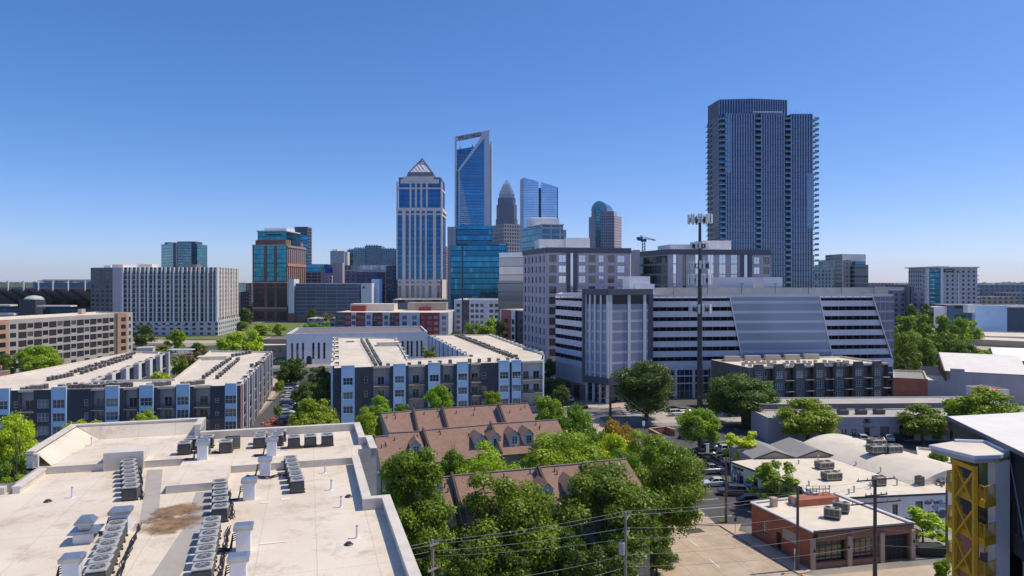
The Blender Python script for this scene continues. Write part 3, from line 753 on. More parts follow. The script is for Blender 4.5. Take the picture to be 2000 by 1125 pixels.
v_ = coords(t_, 'UV'); ln = N(t_, 'ShaderNodeVectorMath'); ln.operation = 'LENGTH'; t_.links.new(v_, ln.inputs[0])
e_ = math_(t_, 'ADD', ln.outputs['Value'], math_(t_, 'MULTIPLY', math_(t_, 'SUBTRACT', noise_(t_, coords(t_), 1.1, 5, .7), .5), 1.7))
a_ = ramp(t_, e_, .45, 1.0, (1, 1, 1), (0, 0, 0))
tr_ = N(t_, 'ShaderNodeBsdfTransparent'); mx = N(t_, 'ShaderNodeMixShader')
t_.links.new(math_(t_, 'MULTIPLY', a_, .95), mx.inputs[0]); t_.links.new(tr_.outputs[0], mx.inputs[1]); t_.links.new(b_.outputs[0], mx.inputs[2])
t_.links.new(mixc(t_, ramp(t_, noise_(t_, coords(t_), 2.5, 5), .3, .7), (.13, .07, .03), (.36, .23, .12)), b_.inputs['Base Color']); b_.inputs['Roughness'].default_value = .8
t_.links.new(mx.outputs[0], t_.nodes['Material Output'].inputs['Surface']); M['spill'] = m

B = Bld('apartment_block', 'near white flat-roofed block covered in rows of condensers, in front', 'building', W(-10, 4))
near = Wl((-34, -22), (0, -22), (0, 0), (-1, 0), (-1, 9.1), (0.2, 9.1), (.2, 13), (-.3, 13), (-.3, 18), (-11.8, 18), (-11.8, 20.8), (-20.9, 20.8), (-20.9, 12.2), (-20.2, 12.2), (-20.2, 8.5), (-34, 8.5))
for i in range(len(near)):
    a, b = near[i], near[(i + 1) % len(near)]
    z = ZR + .55 if i in (0, 1, 2, 3, 13, 14, 15) else (24.5 if 9 < i < 13 else 24.0)
    if i == 12: z = ZR + .3
    B.g('wall', M['concrete']).wall(a, b, 0, z)
g = B.g('roof_deck', M['membrane'])
g.flat(Wl((-34, -22), (0, -22), (0, 0), (-1, 0), (-1, 9.4), (-8.8, 9.6), (-11.9, 9.6), (-11.9, 12.4), (-20.2, 12.4), (-20.2, 8.5), (-34, 8.5)), ZR)
pl = Wl((-8.8, 9.2), (0.2, 9.2), (.2, 13), (-.3, 13), (-.3, 18), (-11.8, 18), (-11.8, 20.8), (-20.9, 20.8), (-20.9, 12.2), (-11.9, 12.1), (-11.9, 5.7), (-8.8, 5.7))
g.flat(pl, ZP)
k = B.g('step_wall', M['parapet'])
for a, b in (((-8.8, 9.2), (-1, 9.2)), ((-20.2, 12.2), (-11.9, 12.1)), ((-11.9, 12.1), (-11.9, 5.7)), ((-11.9, 5.7), (-8.8, 5.7)), ((-8.8, 5.7), (-8.8, 9.2))):
    k.wall(W(*a), W(*b), ZR, ZP)
def para(u0, v0, u1, v1, side, z0, z1, w=.42, out=.05):
    "parapet along u0,v0 -> u1,v1 with the roof on its left (side=1)"
    a, b = Vector((u0, v0)), Vector((u1, v1)); d = (b - a).normalized(); n = Vector((-d.y, d.x))
    q = [a - n * out, b - n * out, b + n * w, a + n * w]
    q2 = [a, b, b + n * (w - .06), a + n * (w - .06)]
    B.g('parapet', M['parapet']).prism([W(*p) for p in q2], z0, z1 - .1)
    B.g('coping', M['parapet']).prism([W(*p) for p in q], z1 - .1, z1)
para(0, -22, 0, -.42, 1, ZR, 23.6); para(0.05, 0, -1.42, 0, 1, ZR, 23.604); para(-1, .05, -1, 9.1, 1, ZR, 23.6)
para(.2, 9.1, .2, 12.6, 1, ZP, 24.0); para(.25, 13.02, -.72, 13.02, 1, ZP, 24.004); para(-.3, 13.07, -.3, 17.58, 1, ZP, 24.0); para(-.25, 18, -11.75, 18, 1, ZP, 24.004)
para(-11.8, 18.05, -11.8, 20.4, 1, ZP, 24.5); para(-11.75, 20.8, -20.95, 20.8, 1, ZP, 24.504); para(-20.9, 20.36, -20.9, 12.2, 1, ZP, 24.5)
para(-20.2, 12.15, -20.2, 8.1, 1, ZR, 23.42); para(-20.6, 8.5, -34, 8.5, 1, ZR, 23.424)
para(-20.9, 12.25, -20.3, 12.25, 1, ZP, 24.3, .3)
c = B.g('cant_strip', M['membrane'])   # sloped inner faces of the tall parapet
a0, a1, b0, b1 = W(-20.45, 20.3), W(-20.45, 12.5), W(-18.9, 19.9), W(-19.6, 12.4)
c.face([(a0[0], a0[1], 24.35), (a1[0], a1[1], 24.3), (b1[0], b1[1], ZP + .01), (b0[0], b0[1], ZP + .01)])
c.face([(*W(-11.9, 20.4), 24.3), (*W(-20.45, 20.4), 24.35), (*W(-18.9, 19.9), ZP + .01), (*W(-11.9, 19.9), ZP + .01)])
B.g('raised_box', M['parapet']).prism(Wl((-16.6, 11.9), (-14.3, 11.9), (-14.3, 13.6), (-16.6, 13.6)), ZR, 24.15, 0)
for nm, pts in (('walkway_mat', ((-14.0, 11.5), (-13.1, 11.4), (-11.35, .7), (-12.2, .8))), ('walkway_mat', ((-10.3, 5.5), (-9.5, 5.5), (-9.0, .6), (-9.2, -7), (-9.6, -12), (-10.6, -12), (-10.0, -.5)))):
    mb = MB(); mb.face([(p[0], p[1], ZR + .012) for p in ccw(Wl(*pts))]); mb.build(nm, M['mat_grey'], B.root)
st = MB()
for (u, v, ru, rv) in ((-10.75, 2.4, 1.5, 1.4), (-10.7, .2, 1.7, 1.6)):
    q = Wl((u - ru, v - rv), (u + ru, v - rv), (u + ru, v + rv), (u - ru, v + rv)); st.face([(*p, ZR + .016 + .004 * (v < 1)) for p in q], 0, [(-1, -1), (1, -1), (1, 1), (-1, 1)])
st.build('brown_stain', M['spill'], B.root)
rg = random.Random(12)
for (u, v, du, dv) in ((-5.6, 2.6, .5, .35), (-6.6, 2.3, .45, .3), (-6.3, -3.9, 1.2, .2), (-7.6, -1.2, .5, .35), (-13.0, 16.6, .7, .5)):
    z = (ZP if v > 9.6 else ZR) + .018; pt_ = MB(); pt_.face([(*p, z) for p in Wl((u, v), (u + du, v + rg.uniform(-.1, .1)), (u + du, v + dv), (u - .05, v + dv))]); pt_.build('membrane_patch', M['roof_bright'], B.root)
for (u, v) in ((-2.0, 2.2), (-2.4, -5.0), (-17.8, 6.0), (-9.05, 1.0)):
    dr_ = MB(); c = W(u, v); dr_.cyl(c, .22, ZR + .02, ZR + .07, 14, 0, .16); dr_.cyl(c, .12, ZR + .07, ZR + .12, 10); dr_.build('roof_drain', M['dark_metal'], B.root)
B.finish()
def on_roof(px, py, z=ZR): return (*Q(px, py, z), z)
# plumbing vents
def vent(label, c, h=.55, r=.05):
    t = thing('plumbing_vent', label, 'roof vent', c, 'plumbing vents on the near roof')
    mb = MB(); mb.cyl(c, r * 2.6, c[2], c[2] + .05, 12, 0, r * 1.6); mb.cyl(c, r, c[2] + .04, c[2] + h, 10, 0); mb.build('pipe', M['white_metal'], t)
    k = MB(); k.cyl(c, r * 1.25, c[2] + h, c[2] + h + .04, 10); k.build('vent_cap', M['galv'], t)
for lb, px, py, z in (('thin white vent pipe inside the tall sloped parapet corner', 179, 871, ZP), ('thin white vent pipe alone on the wide left roof', 141, 972, ZR), ('vent pipe farthest back beside the right parapet', 635, 924, ZR),
                      ('vent pipe second from back beside the right parapet', 647, 957, ZR), ('vent pipe near the parapet jog on the right', 666, 991, ZR), ('tallest vent pipe in front of the parapet jog', 697, 1051, ZR)):
    vent(lb, on_roof(px, py, z))
# pipe chases with metal hoods
def chase(label, c, w=.62, h=1.15, rz=TH):
    t = thing('pipe_chase', label, 'roof vent', c, 'white pipe chases on the near roof')
    mb = MB(); mb.bbox(c, (w, w * .8, h - .14), rz, .02); mb.build('shaft', M['white_paint'], t)
    k = MB(); ca, sa = math.cos(rz), math.sin(rz)
    def rg(e, z): return [(c[0] + x * ca - y * sa, c[1] + x * sa + y * ca, z) for x, y in ((-w / 2 - e, -w * .4 - e), (w / 2 + e, -w * .4 - e), (w / 2 + e, w * .4 + e), (-w / 2 - e, w * .4 + e))]
    k.loft([rg(.09, c[2] + h - .2), rg(.11, c[2] + h - .04), rg(.02, c[2] + h + .03)]); k.build('hood', M['galv'], t)
    p = MB(); rg_ = random.Random(int(c[0] * 100))
    for i in range(4):
        s0 = Vector((c[0] - (w / 2) * ca, c[1] - (w / 2) * sa, c[2] + .5 + .1 * i)); pts = [s0, s0 + Vector((-.15 * ca, -.15 * sa, -.05)), s0 + Vector((-.25 * ca, -.25 * sa + rg_.uniform(-.2, .2), -.45 - .09 * i)), s0 + Vector((-.9, rg_.uniform(-.4, .3), -.47 - .1 * i))]
        p.path(pts, .025, 6)
    p.build('refrigerant_hose', M['black'], t)
for lb, px, py, z in (('white pipe chase on the raised island behind the four paired condensers', 396, 897, ZP), ('white pipe chase among the back row of condensers', 531, 889, ZP), ('white pipe chase hosed to the right-hand block of six condensers', 518, 930, ZR),
                      ('white pipe chase hosed to the middle row of five condensers', 487, 975, ZR), ('white pipe chase hosed to the nearest middle row of condensers', 476, 1074, ZR), ('white pipe chase cut off by the bottom of the picture', 466, 1140, ZR),
                      ('squat white pipe chase at the head of the left condenser row', 236, 1040, ZR), ('white pipe chase left of the left condenser row, lower left corner', 141, 1141, ZR)):
    chase(lb, on_roof(px, py, z), .62 if 'squat' not in lb else .75)
# exhaust fan
c = on_roof(168, 1056); t = thing('exhaust_fan', 'mushroom exhaust fan on a flared blue-grey curb', 'exhaust fan', c)
mb = MB(); mb.box(c, (.85, .85, .42), TH); mb.build('curb', M['white_paint'], t)
def sq(e, z): return [(c[0] + e * math.cos(TH + a), c[1] + e * math.sin(TH + a), z) for a in (R(-135), R(-45), R(45), R(135))]
mb = MB(); mb.loft([sq(.62, c[2] + .42), sq(.88, c[2] + .5), sq(.86, c[2] + .53), sq(.42, c[2] + .56)]); mb.build('flared_flange', M['galv'], t)
mb = MB(); mb.loft([sq(.36, c[2] + .54), sq(.36, c[2] + .8)]); mb.loft([sq(.55, c[2] + .84), sq(.58, c[2] + .92), sq(.34, c[2] + 1.14), sq(.2, c[2] + 1.17)]); mb.build('hood', M['galv'], t)
# condensers
GP = 'condensers on the near roof'
proto = None
def near_ac(label, u, v, z, rz=TH, k=1.0):
    global proto
    x, y = W(u, v)
    if proto is None:
        proto = ac_proto('condenser', label, GP, .74, .78, None, (x, y, z), rz); return
    dup(proto, (x, y, z), rz, label, GP, (k, k, k), 'condenser')
rg = random.Random(3)
for i in range(7): near_ac(ORD[i] + ' condenser of the row running back to the raised box', -13.55 - i * .25, 5.2 + i * 1.02, ZR, TH + rg.uniform(-.04, .04))
for i in range(8): near_ac(ORD[i] + ' condenser of the long left row in front of the squat chase', -12.15 - i * .1, -6.6 + i * .9, ZR, TH + rg.uniform(-.05, .05))
for i in range(5): near_ac(ORD[i] + ' condenser of the middle row beside the brown stain', -8.4 - i * .14, .1 + i * 1.18, ZR, TH + rg.uniform(-.04, .04))
for i in range(7): near_ac(ORD[i] + ' condenser of the middle row in the foreground', -8.2 - i * .06, -7.6 + i * .95, ZR, TH + rg.uniform(-.05, .05))
for i in range(6): near_ac(ORD[i] + ' condenser of the tight block of six below the step', -4.75 - i * .1, 4.0 + i * 1.05, ZR, TH + rg.uniform(-.03, .03))
for lb, u, v in (('single condenser on the back strip, left of three', -5.1, 13.2), ('single condenser on the back strip, middle of three', -4.0, 13.2), ('single condenser on the back strip, right of three', -2.85, 13.2),
                 ('front condenser of the pair left of the back pipe chase', -7.4, 13.9), ('rear condenser of the pair left of the back pipe chase', -7.35, 15.1), ('front condenser of the pair right of the back pipe chase', -6.25, 14.2), ('rear condenser of the pair right of the back pipe chase', -6.1, 15.5),
                 ('lone condenser hosed to the island pipe chase', -9.5, 13.1), ('front left condenser of the four on the island', -12.1, 13.4), ('rear left condenser of the four on the island', -11.9, 14.7),
                 ('front right condenser of the four on the island', -11.0, 13.6), ('rear right condenser of the four on the island', -10.9, 14.9)):
    near_ac(lb, u, v, ZP, TH, 1.06)
x, y = W(-9.15, 14.0)
t = thing('vent_panel', 'dark louvred panel standing behind the lone condenser', 'panel', (x, y, ZP)); mb = MB(); mb.box((x, y, ZP), (.95, .16, .9), TH); mb.build('frame', M['ac_dark'], t)
mb = MB()
for i in range(7): mb.box((x + .095 * math.sin(TH), y - .095 * math.cos(TH), ZP + .08 + i * .115), (.85, .03, .05), TH)
mb.build('louvre', M['ac_tan'], t)
# hose bundles beside the rows
def hoses(label, pts, n, z, sd):
    rg = random.Random(sd); mb = MB()
    for i in range(n):
        q = [Vector((*W(u + rg.uniform(-.12, .12), v + rg.uniform(-.1, .1)), z + .04 + rg.random() * .12)) for u, v in pts]; mb.path(q, .022, 5)
    ob = mb.build('refrigerant_hoses', M['black']); tag(ob, label, 'hoses', 'hose bundles on the near roof')
hoses('black hose bundle along the row running back to the raised box', [(-12.9 - i * .16, 4.9 + i * .7) for i in range(11)], 5, ZR, 1)
hoses('black hose bundle along the long left condenser row', [(-11.5 - i * .06, -6.6 + i * .7) for i in range(11)], 6, ZR, 2)
hoses('black hose bundle along the middle row beside the stain', [(-7.8 - i * .1, .1 + i * .7) for i in range(8)], 5, ZR, 3)
hoses('black hose bundle along the foreground middle row', [(-7.6 - i * .03, -7.6 + i * .7) for i in range(10)], 5, ZR, 4)
hoses('black hose bundle from the right chase to the six condensers', [(-7.1, 7.4), (-6.5, 7.2), (-5.8, 7.6), (-5.3, 7.2)], 5, ZR, 5)
hoses('black hose line in front of the three back condensers', [(-6.8, 13.0), (-5.5, 12.6), (-4.4, 12.7), (-3.3, 12.6), (-2.6, 12.8)], 3, ZP, 6)
hoses('black hose tangle between the island chase and lone condenser', [(-11.0, 12.9), (-10.6, 12.7), (-10.2, 13.1), (-9.8, 12.8)], 4, ZP, 7)
# ================================================================== the two courtyard apartment blocks
TRI = [(.5, .0, 0, 0, 3, 2, None, None)]
def tri(w=2.35): return [(.5, w, .6, 1.8, 3, 2, M['white_metal'], M['pane_blue'])]
def one(c=.7, w=.75, h=1.4): return [(c, w, .85, h, 1, 2, M['white_metal'], M['pane'])]
door = [(.5, 1.7, .05, 2.15, 2, 1, M['white_metal'], M['pane'])]
def navy(w, win=None, low=True, lowz=5.4): 
    q = dict(w=w, off=0.0, mat=M['navy'], win=win)
    if low: q.update(low=M['char_brick'], lowz=lowz)
    return q
def blue(w, win=None, top=.55): return dict(w=w, off=.45, mat=M['blue_siding'], win=win or tri(), top=top)
def rec(w, mat=None, bal=True): return dict(w=w, off=-1.5, mat=mat or M['grey_stucco'], win=door, bal=bal, out=.35)

# ---- left block
zl = 12.0
LP = [Q(-140, 771, zl), Q(470, 757, zl), Q(532, 689, zl), Q(410, 687.5, zl), Q(339, 744, zl), Q(183, 747, zl), Q(330, 690, zl), Q(262, 689, zl)]
LP.append((LP[0][0] - 3, LP[0][1] + 20))
B = Bld('apartment_block', 'navy and blue apartment block with white courtyard roof, left', 'building', V2(LP[1]))
fl = [-.4, 2.4, 5.2, 8.0]
B.bays(LP[0], LP[1], -.5, zl + .5, fl, [navy(60, one()), rec(30), navy(35, tri()), blue(29), navy(15, one()), rec(30), navy(36, tri(2.2)), blue(29), navy(47, one(.8)), rec(27), navy(3), blue(27), navy(8), dict(rec(28)), navy(5), blue(28), navy(8), rec(35), navy(4), blue(27), navy(8), rec(34), navy(32, one(.45, .8, .9)), blue(24), navy(8)])
def pale(w, off=.25, mat=None, win=None): return dict(w=w, off=off, mat=mat or M['pale_stucco'], win=win)
sb = []
for i in range(7): sb += [pale(.8, .35), rec(3.2, M['grey_stucco']), pale(2.2, .1, M['char_brick'], [(.5, 1.2, .7, 1.5, 2, 2, M['white_metal'], M['pane'])]), pale(.8, .35), dict(w=2.5, off=0, mat=M['navy'], win=one(.5, 1.0))]
B.bays(LP[1], LP[2], -.5, zl + .5, fl, [dict(w=1.2, off=0, mat=M['dull_brick'])] + sb)
B.wall(LP[2], LP[3], 0, zl + .5, M['pale_stucco']); B.wall(LP[3], LP[4], 0, zl + .5, M['pale_stucco']); B.wall(LP[4], LP[5], 0, zl + .5, M['pale_stucco'])
cb = []
for i in range(6): cb += [pale(1.6, .5, M['white_paint']), rec(3, M['grey_stucco']), pale(2, .15, M['slate'], one(.5, .9))]
B.bays(LP[5], LP[6], -.5, zl + .5, fl, cb + [pale(1, .3)])
B.bays(LP[6], LP[7], -.5, zl + .5, fl, [pale(2), rec(4), pale(3, 0, M['dull_brick'])])
B.wall(LP[7], LP[8], 0, zl + .5, M['pale_stucco']); B.wall(LP[8], LP[0], 0, zl + .5, M['pale_stucco'])
B.roof(LP, zl, M['roof_far'], .5, .35)
for i in range(40):     # roof guard posts along the front
    p = V2(LP[0]).lerp(V2(LP[1]), i / 40)
B.finish()
GA = 'condensers on the left apartment roof'
ac_row(Q(45, 764, zl), Q(90, 759, zl), 6, zl, 'condenser of the far-left front group on the left apartment roof', GA)
ac_row(Q(118, 760.5, zl), Q(256, 755, zl), 15, zl, 'condenser along the front edge of the left apartment roof', GA)
ac_row(Q(122, 757.5, zl), Q(250, 752.5, zl), 11, zl, 'condenser in the rear file along the left apartment front', GA)
ac_row(Q(290, 756, zl), Q(330, 752, zl), 8, zl, 'condenser of the middle front group on the left apartment roof', GA)
ac_row(Q(357, 754, zl), Q(395, 750, zl), 7, zl, 'condenser of the right front group on the left apartment roof', GA)
ac_row(Q(96, 744, zl), Q(140, 735, zl), 7, zl, 'condenser of the nearest left-wing group on the left apartment roof', GA)
ac_row(Q(140, 731, zl), Q(262, 692, zl), 22, zl, 'condenser of the outer left-wing file on the left apartment roof', GA)
ac_row(Q(160, 731, zl), Q(255, 700, zl), 13, zl, 'condenser of the inner left-wing file on the left apartment roof', GA)
ac_row(Q(398, 740, zl), Q(450, 703, zl), 12, zl, 'condenser of the left right-wing file on the left apartment roof', GA)
ac_row(Q(425, 740, zl), Q(466, 704, zl), 12, zl, 'condenser of the right right-wing file on the left apartment roof', GA)
ac_row(Q(455, 697, zl), Q(488, 691, zl), 6, zl, 'condenser of the back group on the left apartment roof', GA)
ac_row(Q(492, 717, zl), Q(512, 713, zl), 3, zl, 'condenser near the right edge of the left apartment roof', GA)
def hatch(label, a, b, d, z, h, mat='parapet', name='roof_hatch'):
    x, y = a; t = thing(name, label, 'roof hatch', (x, y, z)); mb = MB(); mb.bbox((x, y, z), (b, d, h), R(14), .05); mb.build('curb', M[mat], t)
    k = MB(); k.bbox((x, y, z + h), (b * 1.04, d * 1.04, .08), R(14), .03); k.build('lid', M['roof_white'], t)
hatch('low white stair hatch on the right wing of the left apartments', Q(416, 702, zl), 8, 3.5, zl, 1.0)
hatch('pale stair hatch on the left wing of the left apartments', Q(285, 687, zl), 5, 3, zl, 1.5)

# ---- middle block
zm = 13.5
MPt = [Q(650, 722, zm), Q(1060, 708, zm), Q(1063, 694, zm), Q(956, 655, zm), Q(838, 656, zm), Q(914, 697, zm), Q(797, 704, zm), Q(773, 662, zm), Q(653, 660, zm)]
B = Bld('apartment_block', 'navy and blue apartment block with white courtyard roof, middle', 'building', V2(MPt[0]))
fm = [-1.4, 2.0, 5.5, 9.0]
nv = lambda w, win=None: navy(w, win, False)
B.bays(MPt[0], MPt[1], -.5, zm + .4, fm, [nv(6), nv(9), blue(24), nv(34, one(.62, .8, 1.6)), rec(31), nv(6), blue(23), nv(6), rec(31), nv(6), blue(23), nv(6), rec(21), nv(6), blue(22), nv(6), rec(20), nv(35, one(.17, 1.2, 1.5)), blue(22), nv(5), blue(19), nv(3), rec(23, M['pale_stucco']), rec(20, M['pale_stucco'])])
B.bays(MPt[1], MPt[2], -.5, zm + .4, fm, [pale(1, 0), pale(4, .1, M['blue_siding'], one(.5)), pale(1, 0)])
B.wall(MPt[2], MPt[3], 0, zm + .4, M['pale_stucco']); B.wall(MPt[3], MPt[4], 0, zm + .4, M['pale_stucco'])
cb = []
for i in range(9): cb += [dict(w=1.1, off=.5, mat=M['pale_stucco']), nv(2.2), dict(w=2, off=.3, mat=M['blue_siding'], win=one(.5)), rec(2.2, M['slate'], False)]
B.bays(MPt[4], MPt[5], -.5, zm + .4, fm, cb)
B.bays(MPt[5], MPt[6], -.5, zm + .4, fm, [pale(1, 0)]); B.wall(MPt[6], MPt[7], 0, zm + .4, M['pale_stucco']); B.wall(MPt[7], MPt[8], 0, zm + .4, M['white_paint'])
sb = []
for i in range(6): sb += [blue(2.6, tri(1.6), 0.0), nv(2, one(.5)), rec(3.5, M['slate']), dict(w=1, off=.3, mat=M['pale_stucco'])]
B.bays(MPt[8], MPt[0], -.5, zm + .4, fm, sb + [blue(3)])
B.roof(MPt, zm, M['roof_far'], .4, .35)
cr = B.g('coping', M['roof_white'])      # stepped caps along the outer edges
for a, b, n in ((MPt[2], MPt[3], 13), (MPt[7], MPt[6], 6), (MPt[8], MPt[0], 6)):
    for i in range(n):
        p = V2(a).lerp(V2(b), (i + .5) / n); ang = math.atan2(b[1] - a[1], b[0] - a[0]); q = (p.x, p.y, zm + .405)
        cr.box(q, (2.6, .9, .35), ang)
B.finish()
GM = 'condensers on the middle apartment roof'
ac_row(Q(733, 715, zm), Q(706, 667, zm), 20, zm, 'condenser of the left-wing left file on the middle apartment roof', GM)
ac_row(Q(743, 715, zm), Q(716, 666, zm), 20, zm, 'condenser of the left-wing right file on the middle apartment roof', GM)
ac_row(Q(1000, 700, zm), Q(890, 657, zm), 26, zm, 'condenser of the right-wing left file on the middle apartment roof', GM)
ac_row(Q(1008, 700, zm), Q(899, 657, zm), 26, zm, 'condenser of the right-wing right file on the middle apartment roof', GM)
ac_row(Q(758, 716, zm), Q(1010, 704, zm), 14, zm, 'condenser counted rightwards along the front of the middle apartment roof', GM, gap=(1, 7))
hatch('low white stair hatch on the left wing of the middle apartments', Q(757, 675, zm), 7, 5, zm, 1.3)
hatch('small tan hatch at the back of the middle apartments', Q(684, 668.5, zm), 2.8, 1.2, zm, .5, 'tan')

# ---- white hall with tall slot windows
a, b = Q(560, 713), Q(835, 706)
Bp = [a, b, (b[0] - 8, b[1] + 40), (a[0] - 8, a[1] + 40)]; zt = 13.2
B = Bld('hall', 'white windowed hall with tall dark slot windows behind the apartments', 'building', a)
L = (V2(b) - V2(a)).length; w = []
for px in (570, 580, 590.5, 610, 620.5, 631, 785, 795, 803, 814, 823):
    u = (px - 560) / 275 * L; w.append((u - .5, u + .5, 2.2, 9.2, 1, 5, M['white_metal'], M['pane']))
B.wall(Bp[0], Bp[1], 0, zt, M['white_paint'], w, rec=.5)
for i in range(1, 4): B.wall(Bp[i], Bp[(i + 1) % 4], 0, zt, M['white_paint'])
B.roof(Bp, zt - .9, M['dark_stone'], .9, .5, M['white_paint'])
p = V2(a).lerp(V2(b), (602 - 560) / 275); d = (V2(b) - V2(a)).normalized(); n = Vector((d.y, -d.x))
k = B.g('arched_door', M['black']); q = []
for i in range(9):
    an = math.pi * i / 8; q.append((p.x + d.x * 1.1 * math.cos(an) + n.x * .03, p.y + d.y * 1.1 * math.cos(an) + n.y * .03, 2.6 + 1.1 * math.sin(an)))
q = [(p.x - d.x * 1.1 + n.x * .03, p.y - d.y * 1.1 + n.y * .03, 0), (p.x + d.x * 1.1 + n.x * .03, p.y + d.y * 1.1 + n.y * .03, 0)] + q
k.face(q); B.finish()
# ================================================================== parking deck with white bands
M['band'] = plain('band', (.58, .6, .67), .45, .06, .1, streak=.08)
M['band_dark'] = plain('band_dark', (.1, .11, .15), .5, .1, .1)
M['mesh_panel'] = gridm('mesh_panel', (.5, .54, .64), (.29, .34, .45), 400, 3.0, 1.0, .72, .02, .5, .25, .5, ox=100, oz=1.1, wob=0)
M['mesh_end'] = gridm('mesh_end', (.36, .37, .44), (.18, .18, .22), 1.6, 3.0, .9, .8, .15, .5, .2, .5, oz=1.1, wob=0)
M['block_panel'] = gridm('block_panel', (.5, .52, .62), (.28, .31, .41), 400, 3.0, 1.0, .78, .02, .4, .25, .5, ox=100, oz=.3, wob=0)
M['lobby_glass'] = gridm('lobby_glass', (.45, .48, .55), (.05, .09, .16), 1.5, 2.2, .92, .94, .4, .06, .6)
M['mirror_pane'] = panem('mirror_pane', (.45, .5, .6), (.75, .8, .9), .5, .85)
M['mirror_pane'].node_tree.nodes['Principled BSDF'].inputs['Roughness'].default_value = .05
M['lilac'] = plain('lilac', (.45, .43, .48), .7, .07, .08, streak=.1)
M['lilac_dark'] = plain('lilac_dark', (.085, .09, .13), .55, .1, .1)
cl, c1, b1, b2 = P(1085, 222), P(1143, 204.5), P(1187, 198), P(1272, 204)
f0, f1 = P(1272.3, 206.5), P(1745, 216)
bk = (f1[0] - 10, f1[1] + 55); bl = (cl[0] + 5.5, cl[1] + 46)
B = Bld('parking_garage', 'long white-banded parking garage with diagonal mesh screens, behind the cell tower', 'parking garage', b1)
def deck(a, b, n, zt=29.9, post=2.4, base=True):
    a = V2(a); b = V2(b); L = (b - a).length; d = (b - a) / L; nn = Vector((d.y, -d.x))
    w = lambda u, o: (a.x + d.x * u + nn.x * o, a.y + d.y * u + nn.y * o)
    for k in range(-1, n):
        z1 = zt - 3 * k - .62; z0 = z1 - 1.76
        if k == -1: z1 = zt + 1.35; z0 = zt + .62
        mb = MB(); mb.prism([w(0, -.35), w(0, 0), w(L, 0), w(L, -.35)][::-1] if False else [w(0, 0), w(L, 0), w(L, -.35), w(0, -.35)], z0, z1)
        mb.prism([w(0, -.36), w(L, -.36), w(L, -14), w(0, -14)], z1 - 1.15, z1 - .85)
        mb.build('white_band', M['band'], B.root)
    pm = B.g('post', M['band_dark'])
    for k in range(0, n):
        zc = zt - 3 * k
        for i in range(int(L / post) + 1):
            u = min(L - .1, .1 + i * post); c = w(u, -.5); pm.box((c[0], c[1], zc - .62), (.16, .2, 1.24), math.atan2(d.y, d.x))
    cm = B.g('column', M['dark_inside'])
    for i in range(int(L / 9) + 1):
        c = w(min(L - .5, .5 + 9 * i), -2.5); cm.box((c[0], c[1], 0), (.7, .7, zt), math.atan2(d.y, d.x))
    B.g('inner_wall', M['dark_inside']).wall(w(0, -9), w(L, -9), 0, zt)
    return w, L
w, L = deck(f0, f1, 7)
B.g('facade', M['band']).wall(w(0, -.2), w(L, -.2), 8.6, 9.6)
B.g('shop_glass', M['lobby_glass']).wall(w(0, -.5), w(L, -.5), 0, 8.6)
for i in range(14): c = w(2 + i * L / 14, -.1); B.g('shop_pier', M['band']).box((c[0], c[1], 0), (.7, .6, 9.0), math.atan2(f1[1] - f0[1], f1[0] - f0[0]))
for z in (4.4, 6.6): B.g('shop_pier', M['band']).prism([w(0, .04), w(L, .04), w(L, -.2), w(0, -.2)], z, z + .35)
def upx(px):  # distance along the front for a picture column
    dx = f1[0] - f0[0]; dy = f1[1] - f0[1]; k = (px - 1000) / FPX
    return (k * f0[1] - f0[0]) / (dx - k * dy) * L
mp_ = MB()
def slab(mb, us, zs, o0, o1):
    q0 = [(*w(u, o0), z) for u, z in zip(us, zs)]; q1 = [(*w(u, o1), z) for u, z in zip(us, zs)]
    mb.face(q1, 0, list(zip(us, zs)))
    n = len(us)
    for i in range(n):
        j = (i + 1) % n; mb.face([q0[i], q0[j], q1[j], q1[i]], 0)
slab(mp_, [upx(1449), upx(1624), upx(1599), upx(1424)], [12.2, 12.4, 30.5, 30.5], .05, .3); mp_.build('mesh_screen', M['mesh_panel'], B.root)
mp_ = MB(); slab(mp_, [upx(1742), L, L, upx(1704)], [11.0, 11.0, 30.5, 30.5], .05, .25); mp_.build('mesh_screen', M['mesh_end'], B.root)
e = MB()
for a, b in ((1424, 1449), (1599, 1625), (1702, 1741)):
    e.beam((*w(upx(a), .36), 31.0), (*w(upx(b), .36), 11.5), .28, .2, 0, (1, .1, 0))
e.build('screen_edge', M['white_metal'], B.root)
w, L = deck(cl, c1, 7)
B.g('base_wall', M['grey_stucco']).wall(w(0, -.1), w(L, -.1), 4.5, 9.6); B.g('base_wall', M['dark_stone']).wall(w(0, -.12), w(L, -.12), 0, 4.5)
for u in (3, 8.5, 14): c = w(u, 0); B.g('bay_door', M['black']).box((c[0], c[1], .3), (2.6, .3, 3.6), math.atan2(c1[1] - cl[1], c1[0] - cl[0]))
